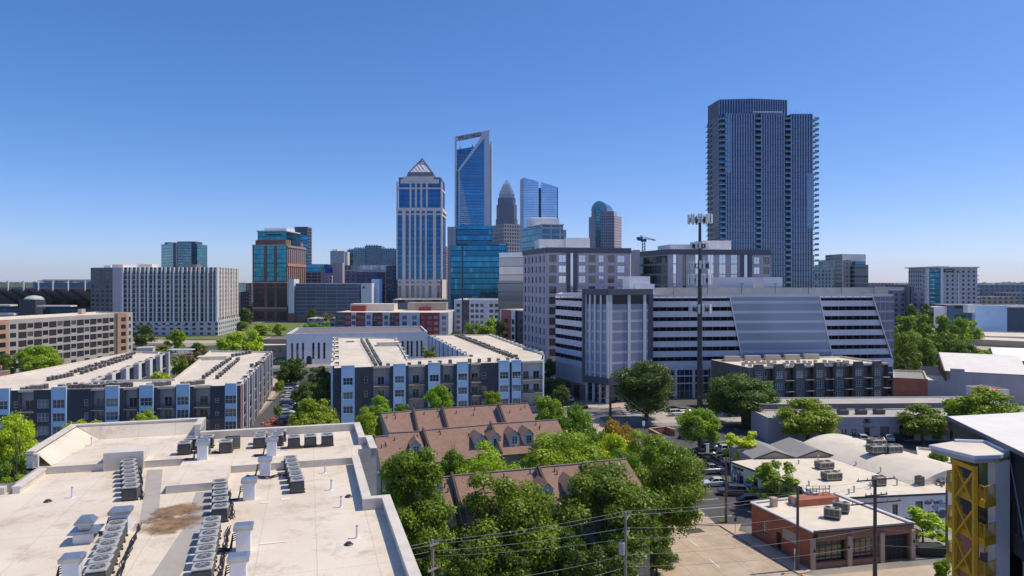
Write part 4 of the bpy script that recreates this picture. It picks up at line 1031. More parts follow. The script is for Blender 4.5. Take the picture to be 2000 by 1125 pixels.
# corner block
zt = 33.0
for a, b, piers in ((P(1143, 204), b1, (0, .2, .42, .68, .96)), (b1, b2, (.03, .45, .81))):
    a = V2(a); b = V2(b); L = (b - a).length; d = (b - a) / L; n = Vector((d.y, -d.x)); an = math.atan2(d.y, d.x)
    B.g('block_panel', M['block_panel']).wall(a, b, 7.5, zt - 1.5)
    for k in piers:
        c = a + d * (k * L) + d * .35 + n * .1; B.g('pier', M['band']).box((c.x, c.y, 7.5), (.95 if L > 9 else .6, .5, zt - 9.2), an)
    mid = (a + b) / 2 + n * .2
    B.g('dark_frame', M['lilac_dark']).box((mid.x, mid.y, zt - 1.7), (L + .5, .8, 1.7), an); B.g('dark_frame', M['lilac_dark']).box((mid.x, mid.y, 5.6), (L + .5, .8, 1.9), an)
    B.g('upper_glass', M['black']).wall(a + n * .03, b + n * .03, zt - 4.4, zt - 1.7)
    i0 = a - n * 2; i1 = b - n * 2; B.g('shop_glass', M['lobby_glass']).wall(i0, i1, 0, 5.6)
    for k in (.05, .35, .65, .95):
        c = a + d * (k * L) - n * .3; B.g('lobby_column', M['band']).box((c.x, c.y, 0), (.6, .6, 5.6), an)
for q, ww in ((b2, 1.4), (P(1143, 204), 1.1)): B.g('dark_frame', M['lilac_dark']).box((q[0] - .3, q[1] + .2, 5.62), (ww, 1.5, zt - 5.64), .1)
B.wall(b2, f0, 0, 31, M['lilac_dark']); B.wall(f1, bk, 0, 31.2, M['band']); B.wall(bk, bl, 0, 31, M['band']); B.wall(bl, cl, 0, 31.2, M['band'])
B.g('roof', M['pale_concrete']).flat([cl, c1, P(1143, 204), b1, b2, f0, f1, bk, bl], 29.9)
B.g('roof', M['roof_far']).flat([P(1143, 204), b1, b2, (b2[0] - 2, b2[1] + 12), (c1[0] - 2, c1[1] + 12)], 32.4)
a, b = V2(P(1280, 222)), V2(P(1735, 231)); d = (b - a).normalized()   # set-back parapet on the top deck
B.g('parapet', M['concrete']).prism([tuple(a), tuple(b), tuple(b + Vector((0, .4))), tuple(a + Vector((0, .4)))], 29.9, 33.2)
for px0, px1, Y, D, z1, mt in ((1228, 1268, 215, 10, 36.8, 'white_paint'), (1240, 1277, 214, 9, 34.4, 'white_paint'), (1398, 1470, 228, 9, 36.6, 'pale_stucco'), (1490, 1527, 228, 9, 36.6, 'pale_stucco')):
    rbox(B, 'stair_tower', M[mt], px0, px1, Y, D, 29.9, z1, .06)
B.finish()
for i in range(7):
    p = a.lerp(b, (i + .5) / 7); t = thing('light_pole', '%s light pole from the left along the parking garage roof' % ORD[i].replace('nearest', 'first'), 'lamp post', (p.x, p.y - 1, 29.9), 'light poles on the garage roof')
    mb = MB(); mb.tube((p.x, p.y - 1, 29.9), (p.x, p.y - 1, 34.5), .09, .06, 6); mb.build('pole', M['dark_metal'], t); mb = MB(); mb.box((p.x, p.y - 1, 34.4), (1.2, .35, .15)); mb.build('lamp_head', M['dark_metal'], t)
# ---- grey office behind the garage
def office(B, a, b, c, zt, fh, lf, fr, top=2.2, wallm=None):
    wallm = wallm or M['lilac']
    pts = fp3(a, b, c)
    nst = int((zt - top) / fh)
    for i, spec in ((0, lf), (1, fr), (2, None), (3, None)):
        p, q = V2(pts[i]), V2(pts[(i + 1) % 4]); L = (q - p).length; wn = []
        if spec:
            for k in range(nst):
                z = zt - top - fh * (k + 1)
                for (u, wd, hh, nx, pn) in spec:
                    if z > 1: wn.append((u * L - wd / 2, u * L + wd / 2, z + .5, z + .5 + hh, nx, 2 if hh > 2 else 1, M['dark_metal'], pn))
        B.wall(p, q, 0, zt - top, wallm, wn, rec=.3)
        d = (q - p).normalized(); n = Vector((d.y, -d.x)); m = (p + q) / 2 + n * .12
        B.g('fascia', M['lilac_dark']).box((m.x, m.y, zt - top), (L + .3, .6, top), math.atan2(d.y, d.x))
    B.g('roof', M['roof_far']).flat(pts, zt - .6)
    return pts
B = Bld('office_building', 'grey office with dark fascia and mirrored windows left of the crane', 'office building', P(1068, 280))
M['office_pane'] = panem('office_pane', (.012, .016, .022), (.05, .06, .07), .3)
mp, pn = M['mirror_pane'], M['office_pane']
pts = office(B, P(1022, 309), P(1068, 280), P(1231, 287), 49.1, 4.25, [((i + .6) / 6.3, 1.9, 2.7, 2, mp if i % 2 else pn) for i in range(6)],
             [(.07, 3.0, 2.9, 2, pn), (.185, 3.0, 2.9, 2, mp), (.42, 2.9, 2.9, 2, mp), (.535, 2.9, 2.9, 2, pn), (.65, 2.2, 2.9, 2, mp), (.765, 2.9, 2.9, 2, pn), (.89, 3.2, 2.9, 2, mp)])
a, b = V2(P(1068, 280)), V2(P(1231, 287)); d = (b - a).normalized(); n = Vector((d.y, -d.x))
for k, wd in ((.255, 1.4), (.335, 1.6)): c = a + (b - a) * k + n * .3; B.g('dark_pier', M['lilac_dark']).box((c.x, c.y, 25), (wd, .7, 22), math.atan2(d.y, d.x))
c0, c1_ = a + (b - a) * .275, a + (b - a) * .315; B.g('glass_slot', M['mirror_pane']).wall(c0 + n * .1, c1_ + n * .1, 25, 48.8)
rbox(B, 'penthouse', M['white_paint'], 1049, 1111, 298, 14, 48.5, 53.5, .1); rbox(B, 'penthouse', M['white_paint'], 1105, 1152, 297, 12, 48.5, 54, 0)
c = V2(P(1055, 284)); B.finish()
B = Bld('office_building', 'grey office with tall paired windows and teal glass end below the dark tower', 'office building', P(1306, 285))
M['teal_end'] = gridm('teal_end', (.2, .22, .26), (.04, .14, .16), 2.2, 4.25, .94, .82, .6, .07, .7)
pts = office(B, P(1243, 312), P(1306, 285), P(1505, 292), 48.6, 4.25, None, [(.06, 1.4, 4.1, 1, mp), (.15, 1.6, 4.1, 1, pn), (.29, 2.9, 4.1, 2, mp), (.41, 2.7, 4.1, 2, mp), (.525, 3.0, 4.1, 2, mp), (.64, 2.9, 4.1, 2, mp), (.865, 2.7, 2.9, 2, mp), (.955, 2.7, 2.9, 2, pn)])
a, b = V2(P(1243, 312)), V2(P(1306, 285)); d = (b - a).normalized(); n = Vector((d.y, -d.x))
B.g('teal_glass_end', M['teal_end']).wall(a + d * 1.5 + n * .15, b - d * 1 + n * .15, 20, 46)
a, b = V2(P(1306, 285)), V2(P(1505, 292)); d = (b - a).normalized(); n = Vector((d.y, -d.x))
for k, wd in ((.715, 1.4), (.79, 1.6)): c = a + (b - a) * k + n * .3; B.g('dark_pier', M['lilac_dark']).box((c.x, c.y, 25), (wd, .7, 21.4), math.atan2(d.y, d.x))
B.g('glass_slot', M['mirror_pane']).wall(a + (b - a) * .735 + n * .1, a + (b - a) * .77 + n * .1, 25, 48.3)
rbox(B, 'penthouse', M['pale_stucco'], 1303, 1372, 312, 16, 48, 52, .16); rbox(B, 'penthouse', M['white_paint'], 1366, 1428, 306, 16, 48, 53.4, 0)
rbox(B, 'side_wing', M['lilac'], 1238, 1250, 300, 8, 0, 49, 0)
B.finish()

# ================================================================== cell tower
Yc = 190; x, y = P(1367, Yc); t = thing('cell_tower', 'tall dark cell tower with five rings of white antennas, before the garage', 'cell tower', (x, y, 0))
mb = MB()
for z0, z1, r0, r1 in ((0, 14, .82, .75), (14, 28, .73, .64), (28, 41, .62, .5), (41, 53, .46, .36)): mb.tube((x, y, z0), (x, y, z1), r0, r1, 14)
for z in (14, 28, 41): mb.tube((x, y, z - .12), (x, y, z + .12), .9 - z * .008, .9 - z * .008, 14)
mb.build('pole', M['dark_metal'], t, True)
for zc, rr, na, hh in ((52.2, 3.0, 19, 2.5), (45.0, 2.3, 11, 1.7), (39.6, 2.8, 13, 2.1), (35.6, 2.9, 19, 2.9), (27.6, 2.8, 11, 2.4)):
    f = MB(); n = 12
    pts = [(x + rr * math.cos(2 * math.pi * k / n), y + rr * math.sin(2 * math.pi * k / n), zc) for k in range(n)]
    for dz in (-.5, .4):
        for k in range(n): p, q = pts[k], pts[(k + 1) % n]; f.tube((p[0], p[1], zc + dz), (q[0], q[1], zc + dz), .06, .06, 5)
    for k in range(0, n, 4): f.tube((x, y, zc - .5), (pts[k][0], pts[k][1], zc - .5), .08, .08, 5); f.tube((x, y, zc - 1.1), (pts[k][0], pts[k][1], zc - .5), .05, .05, 5)
    fr = f.build('platform', M['dark_metal'], t)
    for k in range(na):
        an = 2 * math.pi * (k + .35 * (k % 2)) / na + zc; cx, cy = x + (rr + .2) * math.cos(an), y + (rr + .2) * math.sin(an)
        q = MB(); q.bbox((cx, cy, zc - hh * .45), (.28, .55, hh), an, .05); q.tube((cx - .18 * math.cos(an), cy - .18 * math.sin(an), zc - hh * .5), (cx - .18 * math.cos(an), cy - .18 * math.sin(an), zc + hh * .6), .05, .05, 6); q.bbox((x + (rr - .45) * math.cos(an), y + (rr - .45) * math.sin(an), zc - .5), (.35, .5, .9), an, .04, 1); q.build('antenna', [M['white_metal'], M['dark_metal']], fr)

# ================================================================== dark brick apartments
za = 12.3; pts = fp3(P(1389, 198), P(1461, 180), P(1735, 190)); pts[3] = (pts[3][0], pts[3][1])
B = Bld('apartment_block', 'dark brown brick apartment block with white gridded windows, right of the cell tower', 'building', pts[1])
ff = [0, 3.05, 6.1, 9.05]
w4 = [(.5, 2.2, .55, 1.9, 4, 3, M['white_metal'], M['pane_blue'])]; wd = [(.38, 1.4, .1, 2.1, 2, 1, M['white_metal'], M['pane'])]
bs = [dict(w=2, off=0, mat=M['brown_brick'])]
for i in range(6): bs += [dict(w=3, off=.3, mat=M['brown_brick'], win=w4, top=.7), dict(w=.5, off=0, mat=M['brown_brick']), dict(w=3, off=-1.3, mat=M['brown_brick'], win=wd, bal=True, bal0=1, out=.6), dict(w=.5, off=0, mat=M['brown_brick'])]
bs += [dict(w=2.9, off=.3, mat=M['brown_brick'], win=w4, top=.7), dict(w=.6, off=0, mat=M['brown_brick']), dict(w=2.2, off=-1.3, mat=M['brown_brick'], win=wd, bal=True, out=1.0)]
B.bays(pts[1], pts[2], 0, za + .5, ff, bs)
wn = []
for fz in ff[1:]:
    for u in (.28, .5, .8): wn.append((u * 18 - .5, u * 18 + .5, fz + .9, fz + 1.9, 1, 1, M['white_metal'], M['pane']))
B.wall(pts[0], pts[1], 0, za + .5, M['brown_brick'], wn); B.wall(pts[2], pts[3], 0, za + .5, M['brown_brick']); B.wall(pts[3], pts[0], 0, za + .5, M['brown_brick'])
B.roof(pts, za, M['roof_white'], .5, .35, M['roof_white'])
for i in range(5):
    p = V2(pts[0]).lerp(V2(pts[3]), .12 + i * .15); B.g('chimney_box', M['tan']).box((p.x + 1, p.y - 1.2, za), (4.4, 1.4, 1.5), .03)
B.finish()
GZ = 'condensers on the brown brick apartment roof'
for k, (pa, pb, nm) in enumerate(((1452, 1512, 'left'), (1533, 1592, 'middle'), (1607, 1655, 'right'))):
    ac_row(Q(pa, 715.5, za), Q(pb, 715.5, za), 6, za, 'condenser from the left, front file, %s cluster on the brown brick roof' % nm, GZ, side=M['ac_tan'], jit=.3)
    ac_row(Q(pa + 4, 711, za), Q(pb + 2, 711, za), 6, za, 'condenser from the left, rear file, %s cluster on the brown brick roof' % nm, GZ, side=M['ac_tan'], jit=.3)

# ================================================================== low sheds at the right
def gable(B, a, b, D, ze, zr, roofm, wallm, over=.4):
    "gabled shed: eave line a-b (left to right), depth D, ridge parallel to a-b"
    pts = box_fp(a, b, D); d = (V2(b) - V2(a)).normalized(); v = Vector((-d.y, d.x))
    for i in range(4): B.g('wall', wallm).wall(pts[i], pts[(i + 1) % 4], 0, ze)
    r0 = V2(a) + v * D / 2; r1 = V2(b) + v * D / 2
    B.g('wall', wallm).face([(*pts[0], ze), (r0.x, r0.y, zr), (*pts[3], ze)]); B.g('wall', wallm).face([(*pts[1], ze), (*pts[2], ze), (r1.x, r1.y, zr)])
    k = over; sl = (zr - ze) / (D / 2)
    A = [V2(a) - d * k - v * k, V2(b) + d * k - v * k, V2(b) + d * k + v * (D + k), V2(a) - d * k + v * (D + k)]; r0 -= d * k; r1 += d * k
    for top, dz in ((True, .12), (False, 0)):
        f1_ = [(*A[0], ze - sl * k + dz), (*A[1], ze - sl * k + dz), (r1.x, r1.y, zr + dz), (r0.x, r0.y, zr + dz)]
        f2_ = [(*A[2], ze - sl * k + dz), (*A[3], ze - sl * k + dz), (r0.x, r0.y, zr + dz), (r1.x, r1.y, zr + dz)]
        for f in (f1_, f2_): B.g('roof', roofm).face(f if top else f[::-1], 0, None)
    m0, m1 = B.g('fascia', M['dark_metal']), None
    m0.beam((*A[0], ze - sl * k + .04), (*A[1], ze - sl * k + .04), .1, .2); 
    for q, r in ((A[0], r0), (A[3], r0), (A[1], r1), (A[2], r1)): m0.beam((*q, ze - sl * k + .04), (r.x, r.y, zr + .04), .1, .2)
def shed(name, label, pts, z, wallm, roofm, h=.4, cat='warehouse', wins=None, fin=True):
    B = Bld(name, label, cat, pts[0])
    for i in range(len(pts)):
        B.wall(pts[i], pts[(i + 1) % len(pts)], 0, z + h, wallm, (wins or {}).get(i, ()), rec=.25)
    B.roof(pts, z, roofm, h, .3)
    return B.finish() if fin else B
# brick and pink warehouse
a, b = Q(1745, 775), Q(1812, 778.5); e = P(2010, 196)
B = Bld('warehouse', 'pale pink-grey warehouse wall with stepped parapet and white sloping roof, right', 'warehouse', b)
B.wall(b, e, 0, 5.6, M['pink_wall']); d = (V2(e) - V2(b)).normalized(); v = Vector((-d.y, d.x)); up = lambda px, o=0.0: None
def along(a, b, px):
    dx, dy = b[0] - a[0], b[1] - a[1]; k = (px - 1000) / FPX; return (k * a[1] - a[0]) / (dx - k * dy)
def ptl(a, b, px): s = along(a, b, px); return (a[0] + (b[0] - a[0]) * s, a[1] + (b[1] - a[1]) * s)
q0, q1, q2, q3 = ptl(b, e, 1852), ptl(b, e, 1856), ptl(b, e, 1884), e
B.g('wall', M['pink_wall']).wall(q1, q2, 5.6, 9.4); B.g('wall', M['pink_wall']).wall(q2, q3, 5.6, 8.4); B.g('wall', M['pink_wall']).wall(q0, q1, 5.6, 6.2)
bk0, bk1 = V2(b) + v * 40, V2(e) + v * 40
B.g('wall', M['pink_wall']).wall(q3, tuple(bk1), 0, 8.4); B.g('wall', M['pink_wall']).wall(tuple(bk1), tuple(bk0), 0, 5.6)
B.g('low_roof', M['roof_far']).flat([b, q1, tuple(V2(q1) + v * 16), tuple(V2(b) + v * 16)], 5.2)
r0, r1 = V2(q1) + v * 17, V2(e) + v * 17        # white gabled roof
for dz in (0,):
    B.g('gable_roof', M['roof_bright']).face([(*(V2(q2) + v * .3 - d * 5), 8.6), (*(V2(e) + v * .3), 8.6), (r1.x, r1.y, 12.6), (r0.x - d.x * 2, r0.y - d.y * 2, 12.6)])
    B.g('gable_roof', M['roof_bright']).face([(r0.x - d.x * 2, r0.y - d.y * 2, 12.6), (r1.x, r1.y, 12.6), (*(V2(e) + v * 34), 8.6), (*(V2(q1) + v * 34 - d * 2), 8.6)])
g = B.g('timber_gable', M['wood'])
for k in range(7):
    p0 = V2(q1) + v * (1 + 5.3 * k) - d * 1; g.beam((p0.x, p0.y, 5.3), (p0.x, p0.y, 8.5 + 4 * (1 - abs(k - 3) / 3) * .95), .3, .3)
g.beam((*(V2(q2) + v * .3 - d * 5), 8.4), (r0.x - d.x * 2, r0.y - d.y * 2, 12.4), .3, .5); g.beam((*(V2(q1) + v * 34 - d * 2), 8.4), (r0.x - d.x * 2, r0.y - d.y * 2, 12.4), .3, .5)
B.finish()
B = Bld('warehouse', 'windowless red brick warehouse end beside the brown brick apartments', 'warehouse', a)
bb = [a, b, tuple(V2(b) + v * 22), tuple(V2(a) + v * 22)]
for i in range(4): B.wall(bb[i], (V2(bb[(i + 1) % 4]) - Vector((.05, 0)) if i == 0 else bb[(i + 1) % 4]), 0, 5.9, M['red_brick'] if i in (0, 3) else M['pink_wall'])
B.roof(bb, 5.3, M['shingle_grey'], .6, .3); B.finish()
shed('shed', 'small white shed with red roof edge in front of the pink warehouse', box_fp(P(1935, 183), P(1971, 184), 8), 6.2, M['white_paint'], M['coral'], .2, 'shed',
     {0: [(2.6, 3.6, 4.2, 5.2, 1, 1, M['dark_metal'], M['pane'])]})
# long low grey workshop row
a, b = Q(1500, 863), Q(1995, 858); d = (V2(b) - V2(a)).normalized(); v = Vector((-d.y, d.x)); L = (V2(b) - V2(a)).length; wn = []
for px0, px1, z1, fr in ((1644, 1654, 2.6, 'white_metal'), (1664, 1673, 2.6, 'white_metal'), (1688, 1699, 2.9, 'dark_metal'), (1719, 1737, 3.1, 'dark_metal'), (1757, 1786, 3.4, 'dark_metal'), (1820, 1840, 3, 'dark_metal'), (1855, 1880, 3, 'dark_metal'), (1900, 1925, 3, 'dark_metal')):
    wn.append((along(a, b, px0) * L, along(a, b, px1) * L, .1, z1, 2, 3, M[fr], M['pane'], 'door' if px0 in (1688, 1719) else 'window'))
B = shed('workshop', 'long low pinkish-grey workshop row behind the round street trees', [a, b, tuple(V2(b) + v * 9.6), tuple(V2(a) + v * 9.6)], 5.0, M['pink_wall'], M['concrete'], .3, 'workshop', {0: wn}, False)
p = V2(a) + d * along(a, b, 1694) * L - v * .5; B.g('door_canopy', M['dark_metal']).box((p.x, p.y, 3.1), (2.2, 1.0, .12), math.atan2(d.y, d.x))
n_ = V2(a) + d * along(a, b, 1693) * L - v * .06; sg = MB(); an = math.atan2(d.y, d.x)
sg.box((n_.x, n_.y, 4.0), (1.9, .1, .22), an); sg.box((n_.x, n_.y, 4.5), (1.5, .1, .22), an); sg.box((n_.x - v.x * .08, n_.y - v.y * .08, 4.0), (.45, .12, .8), an); sg.box((n_.x, n_.y, 4.72), (1.0, .1, .14), an)
sg.build('emblem', M['black'], B.root); B.finish()
for i, px in enumerate((1667, 1704, 1740)):
    q = V2(ptl(a, b, px)) + v * 4.6; packaged_unit('rooftop_unit', '%s dark rooftop unit on the low workshop row' % ('left', 'middle', 'right')[i], (q.x, q.y, 5.0), (2.2, 1.5, 1.1), an, M['ac_dark'], 'units on the workshop row')
q = V2(a) + v * 9.8
shed('workshop', 'taller dark-walled workshop strip behind the low grey row', [tuple(q + d * 2), tuple(q + d * 62), tuple(q + d * 62 + v * 9), tuple(q + d * 2 + v * 9)], 6.2, M['slate'], M['concrete'], .3, 'workshop')
# beige commercial roofs further back
for lb, px0, px1, py, zz, D, mt in (('wide beige shop roof behind the right-hand trees', 1868, 2030, 684, 5.5, 45, 'pale_concrete'), ('long grey shop with beige roof in the right distance', 1790, 2060, 654, 7, 40, 'concrete'),
                                 ('pale beige low shop building with flat roof, far right', 1866, 2060, 663, 8, 26, 'tan')):
    Yq = YZ(py, zz); shed('shop', lb, box_fp(P(px0, Yq), P(px1, Yq * .93), D), zz, M[mt], M['roof_far'] if mt != 'pale_concrete' else M['tan'], .5, 'shop')
Yq = 262; B = Bld('house', 'grey hipped-roof house at the right edge behind the white roof', 'house', P(1960, Yq)); gable(B, P(1945, Yq), P(2040, Yq - 6), 14, 5.6, 9.6, M['galv'], M['slate']); B.finish()

# ================================================================== white-roofed warehouse complex
zc = 4.0
wp = [Q(1427.6, 902, zc), Q(1625, 973, zc), Q(1848, 963, zc), Q(1850, 914, zc), Q(1700, 880, zc), Q(1506, 893, zc)]
B = Bld('warehouse', 'low white-walled warehouse with broad cream roof and mural, right foreground', 'warehouse', wp[0])
L = (V2(wp[1]) - V2(wp[0])).length; wl = []
for px0, px1, z0, z1, nx in ((1430.5, 1452, 3.0, 3.5, 5), (1443, 1452, .1, 2.8, 1), (1470, 1480, 1.4, 2.7, 2), (1500, 1520, 1.2, 2.6, 3), (1545, 1565, 1.2, 2.6, 3)):
    wl.append((along(wp[0], wp[1], px0) * L, along(wp[0], wp[1], px1) * L, z0, z1, nx, 1, M['dark_metal'], M['pane'], 'door' if nx == 1 else 'window'))
L2 = (V2(wp[2]) - V2(wp[1])).length; wf = []
for px0, px1, z0, z1 in ((1692, 1708, .9, 2.6), (1743, 1754, .1, 2.7), (1788, 1803, 1.4, 3.0)):
    wf.append((along(wp[1], wp[2], px0) * L2, along(wp[1], wp[2], px1) * L2, z0, z1, 1, 1, M['dark_metal'], M['pane'], 'door' if px0 == 1743 else 'window'))
B.wall(wp[0], wp[1], 0, zc, M['white_paint'], wl); B.wall(wp[1], wp[2], 0, zc, M['white_paint'], wf)
for i in range(2, 6): B.wall(wp[i], wp[(i + 1) % 6], 0, zc, M['white_paint'])
B.g('roof', M['roof_white']).flat(wp, zc + .05)
for i in (0, 1):
    a, b = V2(wp[i]), V2(wp[i + 1]); d = (b - a).normalized(); n = Vector((d.y, -d.x))
    B.g('roof_edge', M['dark_metal']).beam((*(a + n * .12), zc - .05), (*(b + n * .12), zc - .05), .16, .26)
# bowed roof running into the flat one
ax0, ax1 = Vector((60.6, 132)), Vector((68.5, 107)); ad = (ax1 - ax0).normalized(); sn = Vector((ad.y, -ad.x)); RW = 7.6
ro = B.g('bowed_roof', M['roof_white']); rw = B.g('bowed_end', M['tan']); ns = 16; prof = []
for k in range(ns + 1):
    s = -1 + 2 * k / ns; prof.append((s * RW, zc + .1 + 1.95 * (1 - s * s)))
for k in range(ns):
    (s0, h0), (s1, h1) = prof[k], prof[k + 1]
    A, Bq = ax0 + sn * s0, ax0 + sn * s1; C_, D_ = ax1 + sn * s1, ax1 + sn * s0
    ro.face([(*A, h0), (*D_, h0 - 0), (*C_, h1), (*Bq, h1)][::-1])
    ro.face([(*D_, 0), (*C_, 0), (*C_, h1), (*D_, h0)][::-1]); rw.face([(*A, 0), (*Bq, 0), (*Bq, h1), (*A, h0)])
for s in (0, ns):
    s0, h0 = prof[s]; B.g('wall', M['white_paint']).wall(tuple(ax0 + sn * s0), tuple(ax1 + sn * s0), 0, h0)
for k in range(7):    # row of small vents along the seam
    pass
# mural on the left wall and tag on the front wall
a, b = V2(wp[0]), V2(wp[1]); d = (b - a).normalized(); n = Vector((d.y, -d.x)); mu = MB()
def onw(px, z, o=.02, a=a, b=b, n=n): s = along(a, b, px); p = a + (b - a) * s + n * o; return (p.x, p.y, z)
def disc_w(px, z, rx, rz, mi, o, a=a, b=b, n=n, d=d, seg=18):
    c = Vector(onw(px, z, o, a, b, n)); mu.face([(c.x + d.x * rx * math.cos(t), c.y + d.y * rx * math.cos(t), c.z + rz * math.sin(t)) for t in [2 * math.pi * k / seg for k in range(seg)]], mi)
disc_w(1435.5, 1.75, .95, 1.25, 0, .02); disc_w(1435.5, 1.75, .62, .95, 1, .03); disc_w(1435.5, 1.2, .3, .5, 2, .04); disc_w(1435.5, 2.3, .35, .35, 3, .04)
rg = random.Random(9)
for i in range(16): disc_w(rg.uniform(1456, 1500), rg.uniform(.3, 2.5), rg.uniform(.12, .5), rg.uniform(.1, .35), rg.choice((0, 3, 3, 2)), .02 + .002 * i, seg=9)
mu.build('mural', [M['slate'], M['white_paint'], M['black'], carpaint('mural_blue', (.08, .17, .35), 0)], B.root)
mu = MB(); a, b = V2(wp[1]), V2(wp[2]); d = (b - a).normalized(); n = Vector((d.y, -d.x))
for i in range(26): disc_w(rg.uniform(1806, 1845), rg.uniform(.6, 3.2), rg.uniform(.2, .7), rg.uniform(.15, .5), rg.choice((0, 0, 1, 2)), .02 + .002 * i, a, b, n, d, 8)
mu.build('mural', [carpaint('mural_paleblue', (.25, .36, .55), 0), M['white_paint'], M['slate']], B.root)
B.finish()
zr_ = zc + .05
for lb, px, py, dd, mt in (('tan rooftop unit in the middle of the cream warehouse roof', 1610, 915, (2.6, 1.8, 1.2), 'ac_tan'), ('dark-cored rooftop unit left of the tall pole on the cream roof', 1624, 937, (2.7, 1.8, 1.25), 'ac_tan'),
                       ('rooftop unit hidden behind the tall crossarm pole', 1717, 948, (1.6, 1.4, 1.4), 'ac_tan'), ('small dark rooftop unit at the right of the cream roof', 1796, 948, (1.0, 1.0, 1.4), 'ac_dark')):
    packaged_unit('rooftop_unit', lb, (*Q(px, py, zr_), zr_), dd, R(12), M[mt], 'units on the cream warehouse roof')
for lb, px, py, z in (('left of two large units at the crest of the bowed roof', 1711, 884, 5.9), ('right of two large units at the crest of the bowed roof', 1743, 884, 5.9), ('tan unit behind the left crest unit of the bowed roof', 1712, 872, 6.0), ('small unit on the far slope of the bowed roof', 1663, 864, 5.0)):
    packaged_unit('rooftop_unit', lb, (*Q(px, py, z), z), (2.6, 2.0, 1.3) if 'small' not in lb else (1.8, 1.2, .8), R(10), M['ac_tan'], 'units on the bowed roof')
rg = random.Random(4)
for i, (px, py) in enumerate(((1580, 948), (1535, 928), (1620, 955), (1658, 965), (1668, 962), (1690, 905), (1672, 910), (1720, 925), (1560, 906), (1752, 948), (1700, 955), (1640, 925), (1598, 898))):
    c = (*Q(px, py, zr_), zr_); t = thing('roof_vent', 'small %s vent, %s counted across the cream warehouse roof' % (rg.choice(('metal', 'grey', 'capped')), ORD[i].replace('nearest', 'first')), 'roof vent', c, 'small vents on the cream roof')
    mb = MB(); h = rg.uniform(.4, 1.0); mb.cyl(c, .12, c[2], c[2] + h, 8); mb.build('pipe', M['galv'], t); mb = MB(); mb.cyl(c, .22, c[2] + h, c[2] + h + .12, 8, 0, .1); mb.build('cap', M['galv'], t)
# grey gabled annex beside the bowed roof
B = Bld('shed', 'low grey double-gabled annex left of the bowed roof', 'shed', P(1520, 128))
a, b = P(1470, 121), P(1636, 122.3)
pts = box_fp(a, b, 10); dx = (V2(b) - V2(a)).normalized(); vv = Vector((-dx.y, dx.x)); Lg = (V2(b) - V2(a)).length
for i in range(4): B.wall(pts[i], pts[(i + 1) % 4], 0, 4.1, M['tan'])
for k in range(2):
    e0, e1 = V2(a) + dx * (Lg / 2 * k), V2(a) + dx * (Lg / 2 * (k + 1)); r = (e0 + e1) / 2
    A = [(*(e0 - vv * .4), 4.1), (*(r - vv * .4), 5.4), (*(e1 - vv * .4), 4.1)]; Bk = [(*(e0 + vv * 10), 4.1), (*(r + vv * 10), 5.4), (*(e1 + vv * 10), 4.1)]
    B.g('roof', M['shingle_grey']).face([A[0], A[1], Bk[1], Bk[0]]); B.g('roof', M['shingle_grey']).face([A[1], A[2], Bk[2], Bk[1]]); B.g('gable_end', M['tan']).face([(*(e0), 4.1), (*(e1), 4.1), (*r, 5.35)])
    for p, q in ((A[0], A[1]), (A[2], A[1])): B.g('bargeboard', M['dark_metal']).beam(p, q, .12, .25)
B.finish()
# flat shop with carport frames behind the balconies
B = shed('shop', 'flat cream-roofed shop behind the yellow balcony tower', box_fp(P(1795, 112), P(1915, 108), 16), 4.6, M['concrete'], M['roof_white'], .4, 'shop')
packaged_unit('rooftop_unit', 'louvred rooftop unit on the shop behind the balcony tower', (*P(1877, 116), 4.6), (2.6, 1.8, 1.9), R(10), M['ac_dark'])
t = thing('pergola', 'dark open steel pergola frames beside the cream warehouse roof', 'pergola', (*P(1790, 114), 0)); mb = MB()
for i in range(4):
    for j in range(2): q = P(1768 + 24 * i, 112 - 2.2 * i + 6 * j); mb.box((q[0], q[1], 0), (.5, .5, 4.6))
mb.build('post', M['concrete'], t); mb = MB()
for i in range(9):
    a, b = P(1764 + 10 * i, 111.5 - .9 * i), P(1766 + 9.6 * i, 119 - .8 * i); mb.beam((*a, 4.75), (*b, 4.75), .12, .3)
for o in (0, 6.5): mb.beam((*P(1764, 112 + o), 4.55), (*P(1845, 104.5 + o), 4.55), .14, .25)
mb.build('rafter', M['dark_metal'], t)

# ================================================================== red brick corner shop
zs = 4.5
sp = [Q(1468, 1045), Q(1590, 1112), Q(1785, 1092)]; sp.append((sp[2][0] - 4.2, sp[2][1] + 12.5))
B = Bld('brick_shop', 'red brick corner shop with three garage doors and a cream roof', 'shop', sp[1])
L = (V2(sp[1]) - V2(sp[0])).length
B.wall(sp[0], sp[1], 0, zs, M['red_brick'], [(along(sp[0], sp[1], 1487) * L, along(sp[0], sp[1], 1497) * L, .9, 2.7, 2, 3, M['white_metal'], M['pane']), (along(sp[0], sp[1], 1516) * L, along(sp[0], sp[1], 1526) * L, .1, 2.3, 1, 1, M['wood'], M['dark_inside'], 'door')])
a, b = V2(sp[0]), V2(sp[1]); d = (b - a).normalized(); n = Vector((d.y, -d.x))
pa, pb = a + (b - a) * along(a, b, 1529) + n * .03, a + (b - a) * along(a, b, 1557) + n * .03
B.g('boarded_panel', M['tan']).wall(tuple(pa), tuple(pb), 1.9, 3.2)
L = (V2(sp[2]) - V2(sp[1])).length; gl = []
M['green_pane'] = panem('green_pane', (.012, .03, .026), (.05, .1, .08), .3)
for px0, px1, z0, nm in ((1592.5, 1654, .7, 'garage_door'), (1663, 1718, .7, 'garage_door'), (1726.5, 1777, .05, 'garage_door')):
    gl.append((along(sp[1], sp[2], px0) * L, along(sp[1], sp[2], px1) * L, z0, 3.3, 5, 4, M['dark_metal'], M['green_pane'] if z0 > .1 else M['dark_inside'], nm))
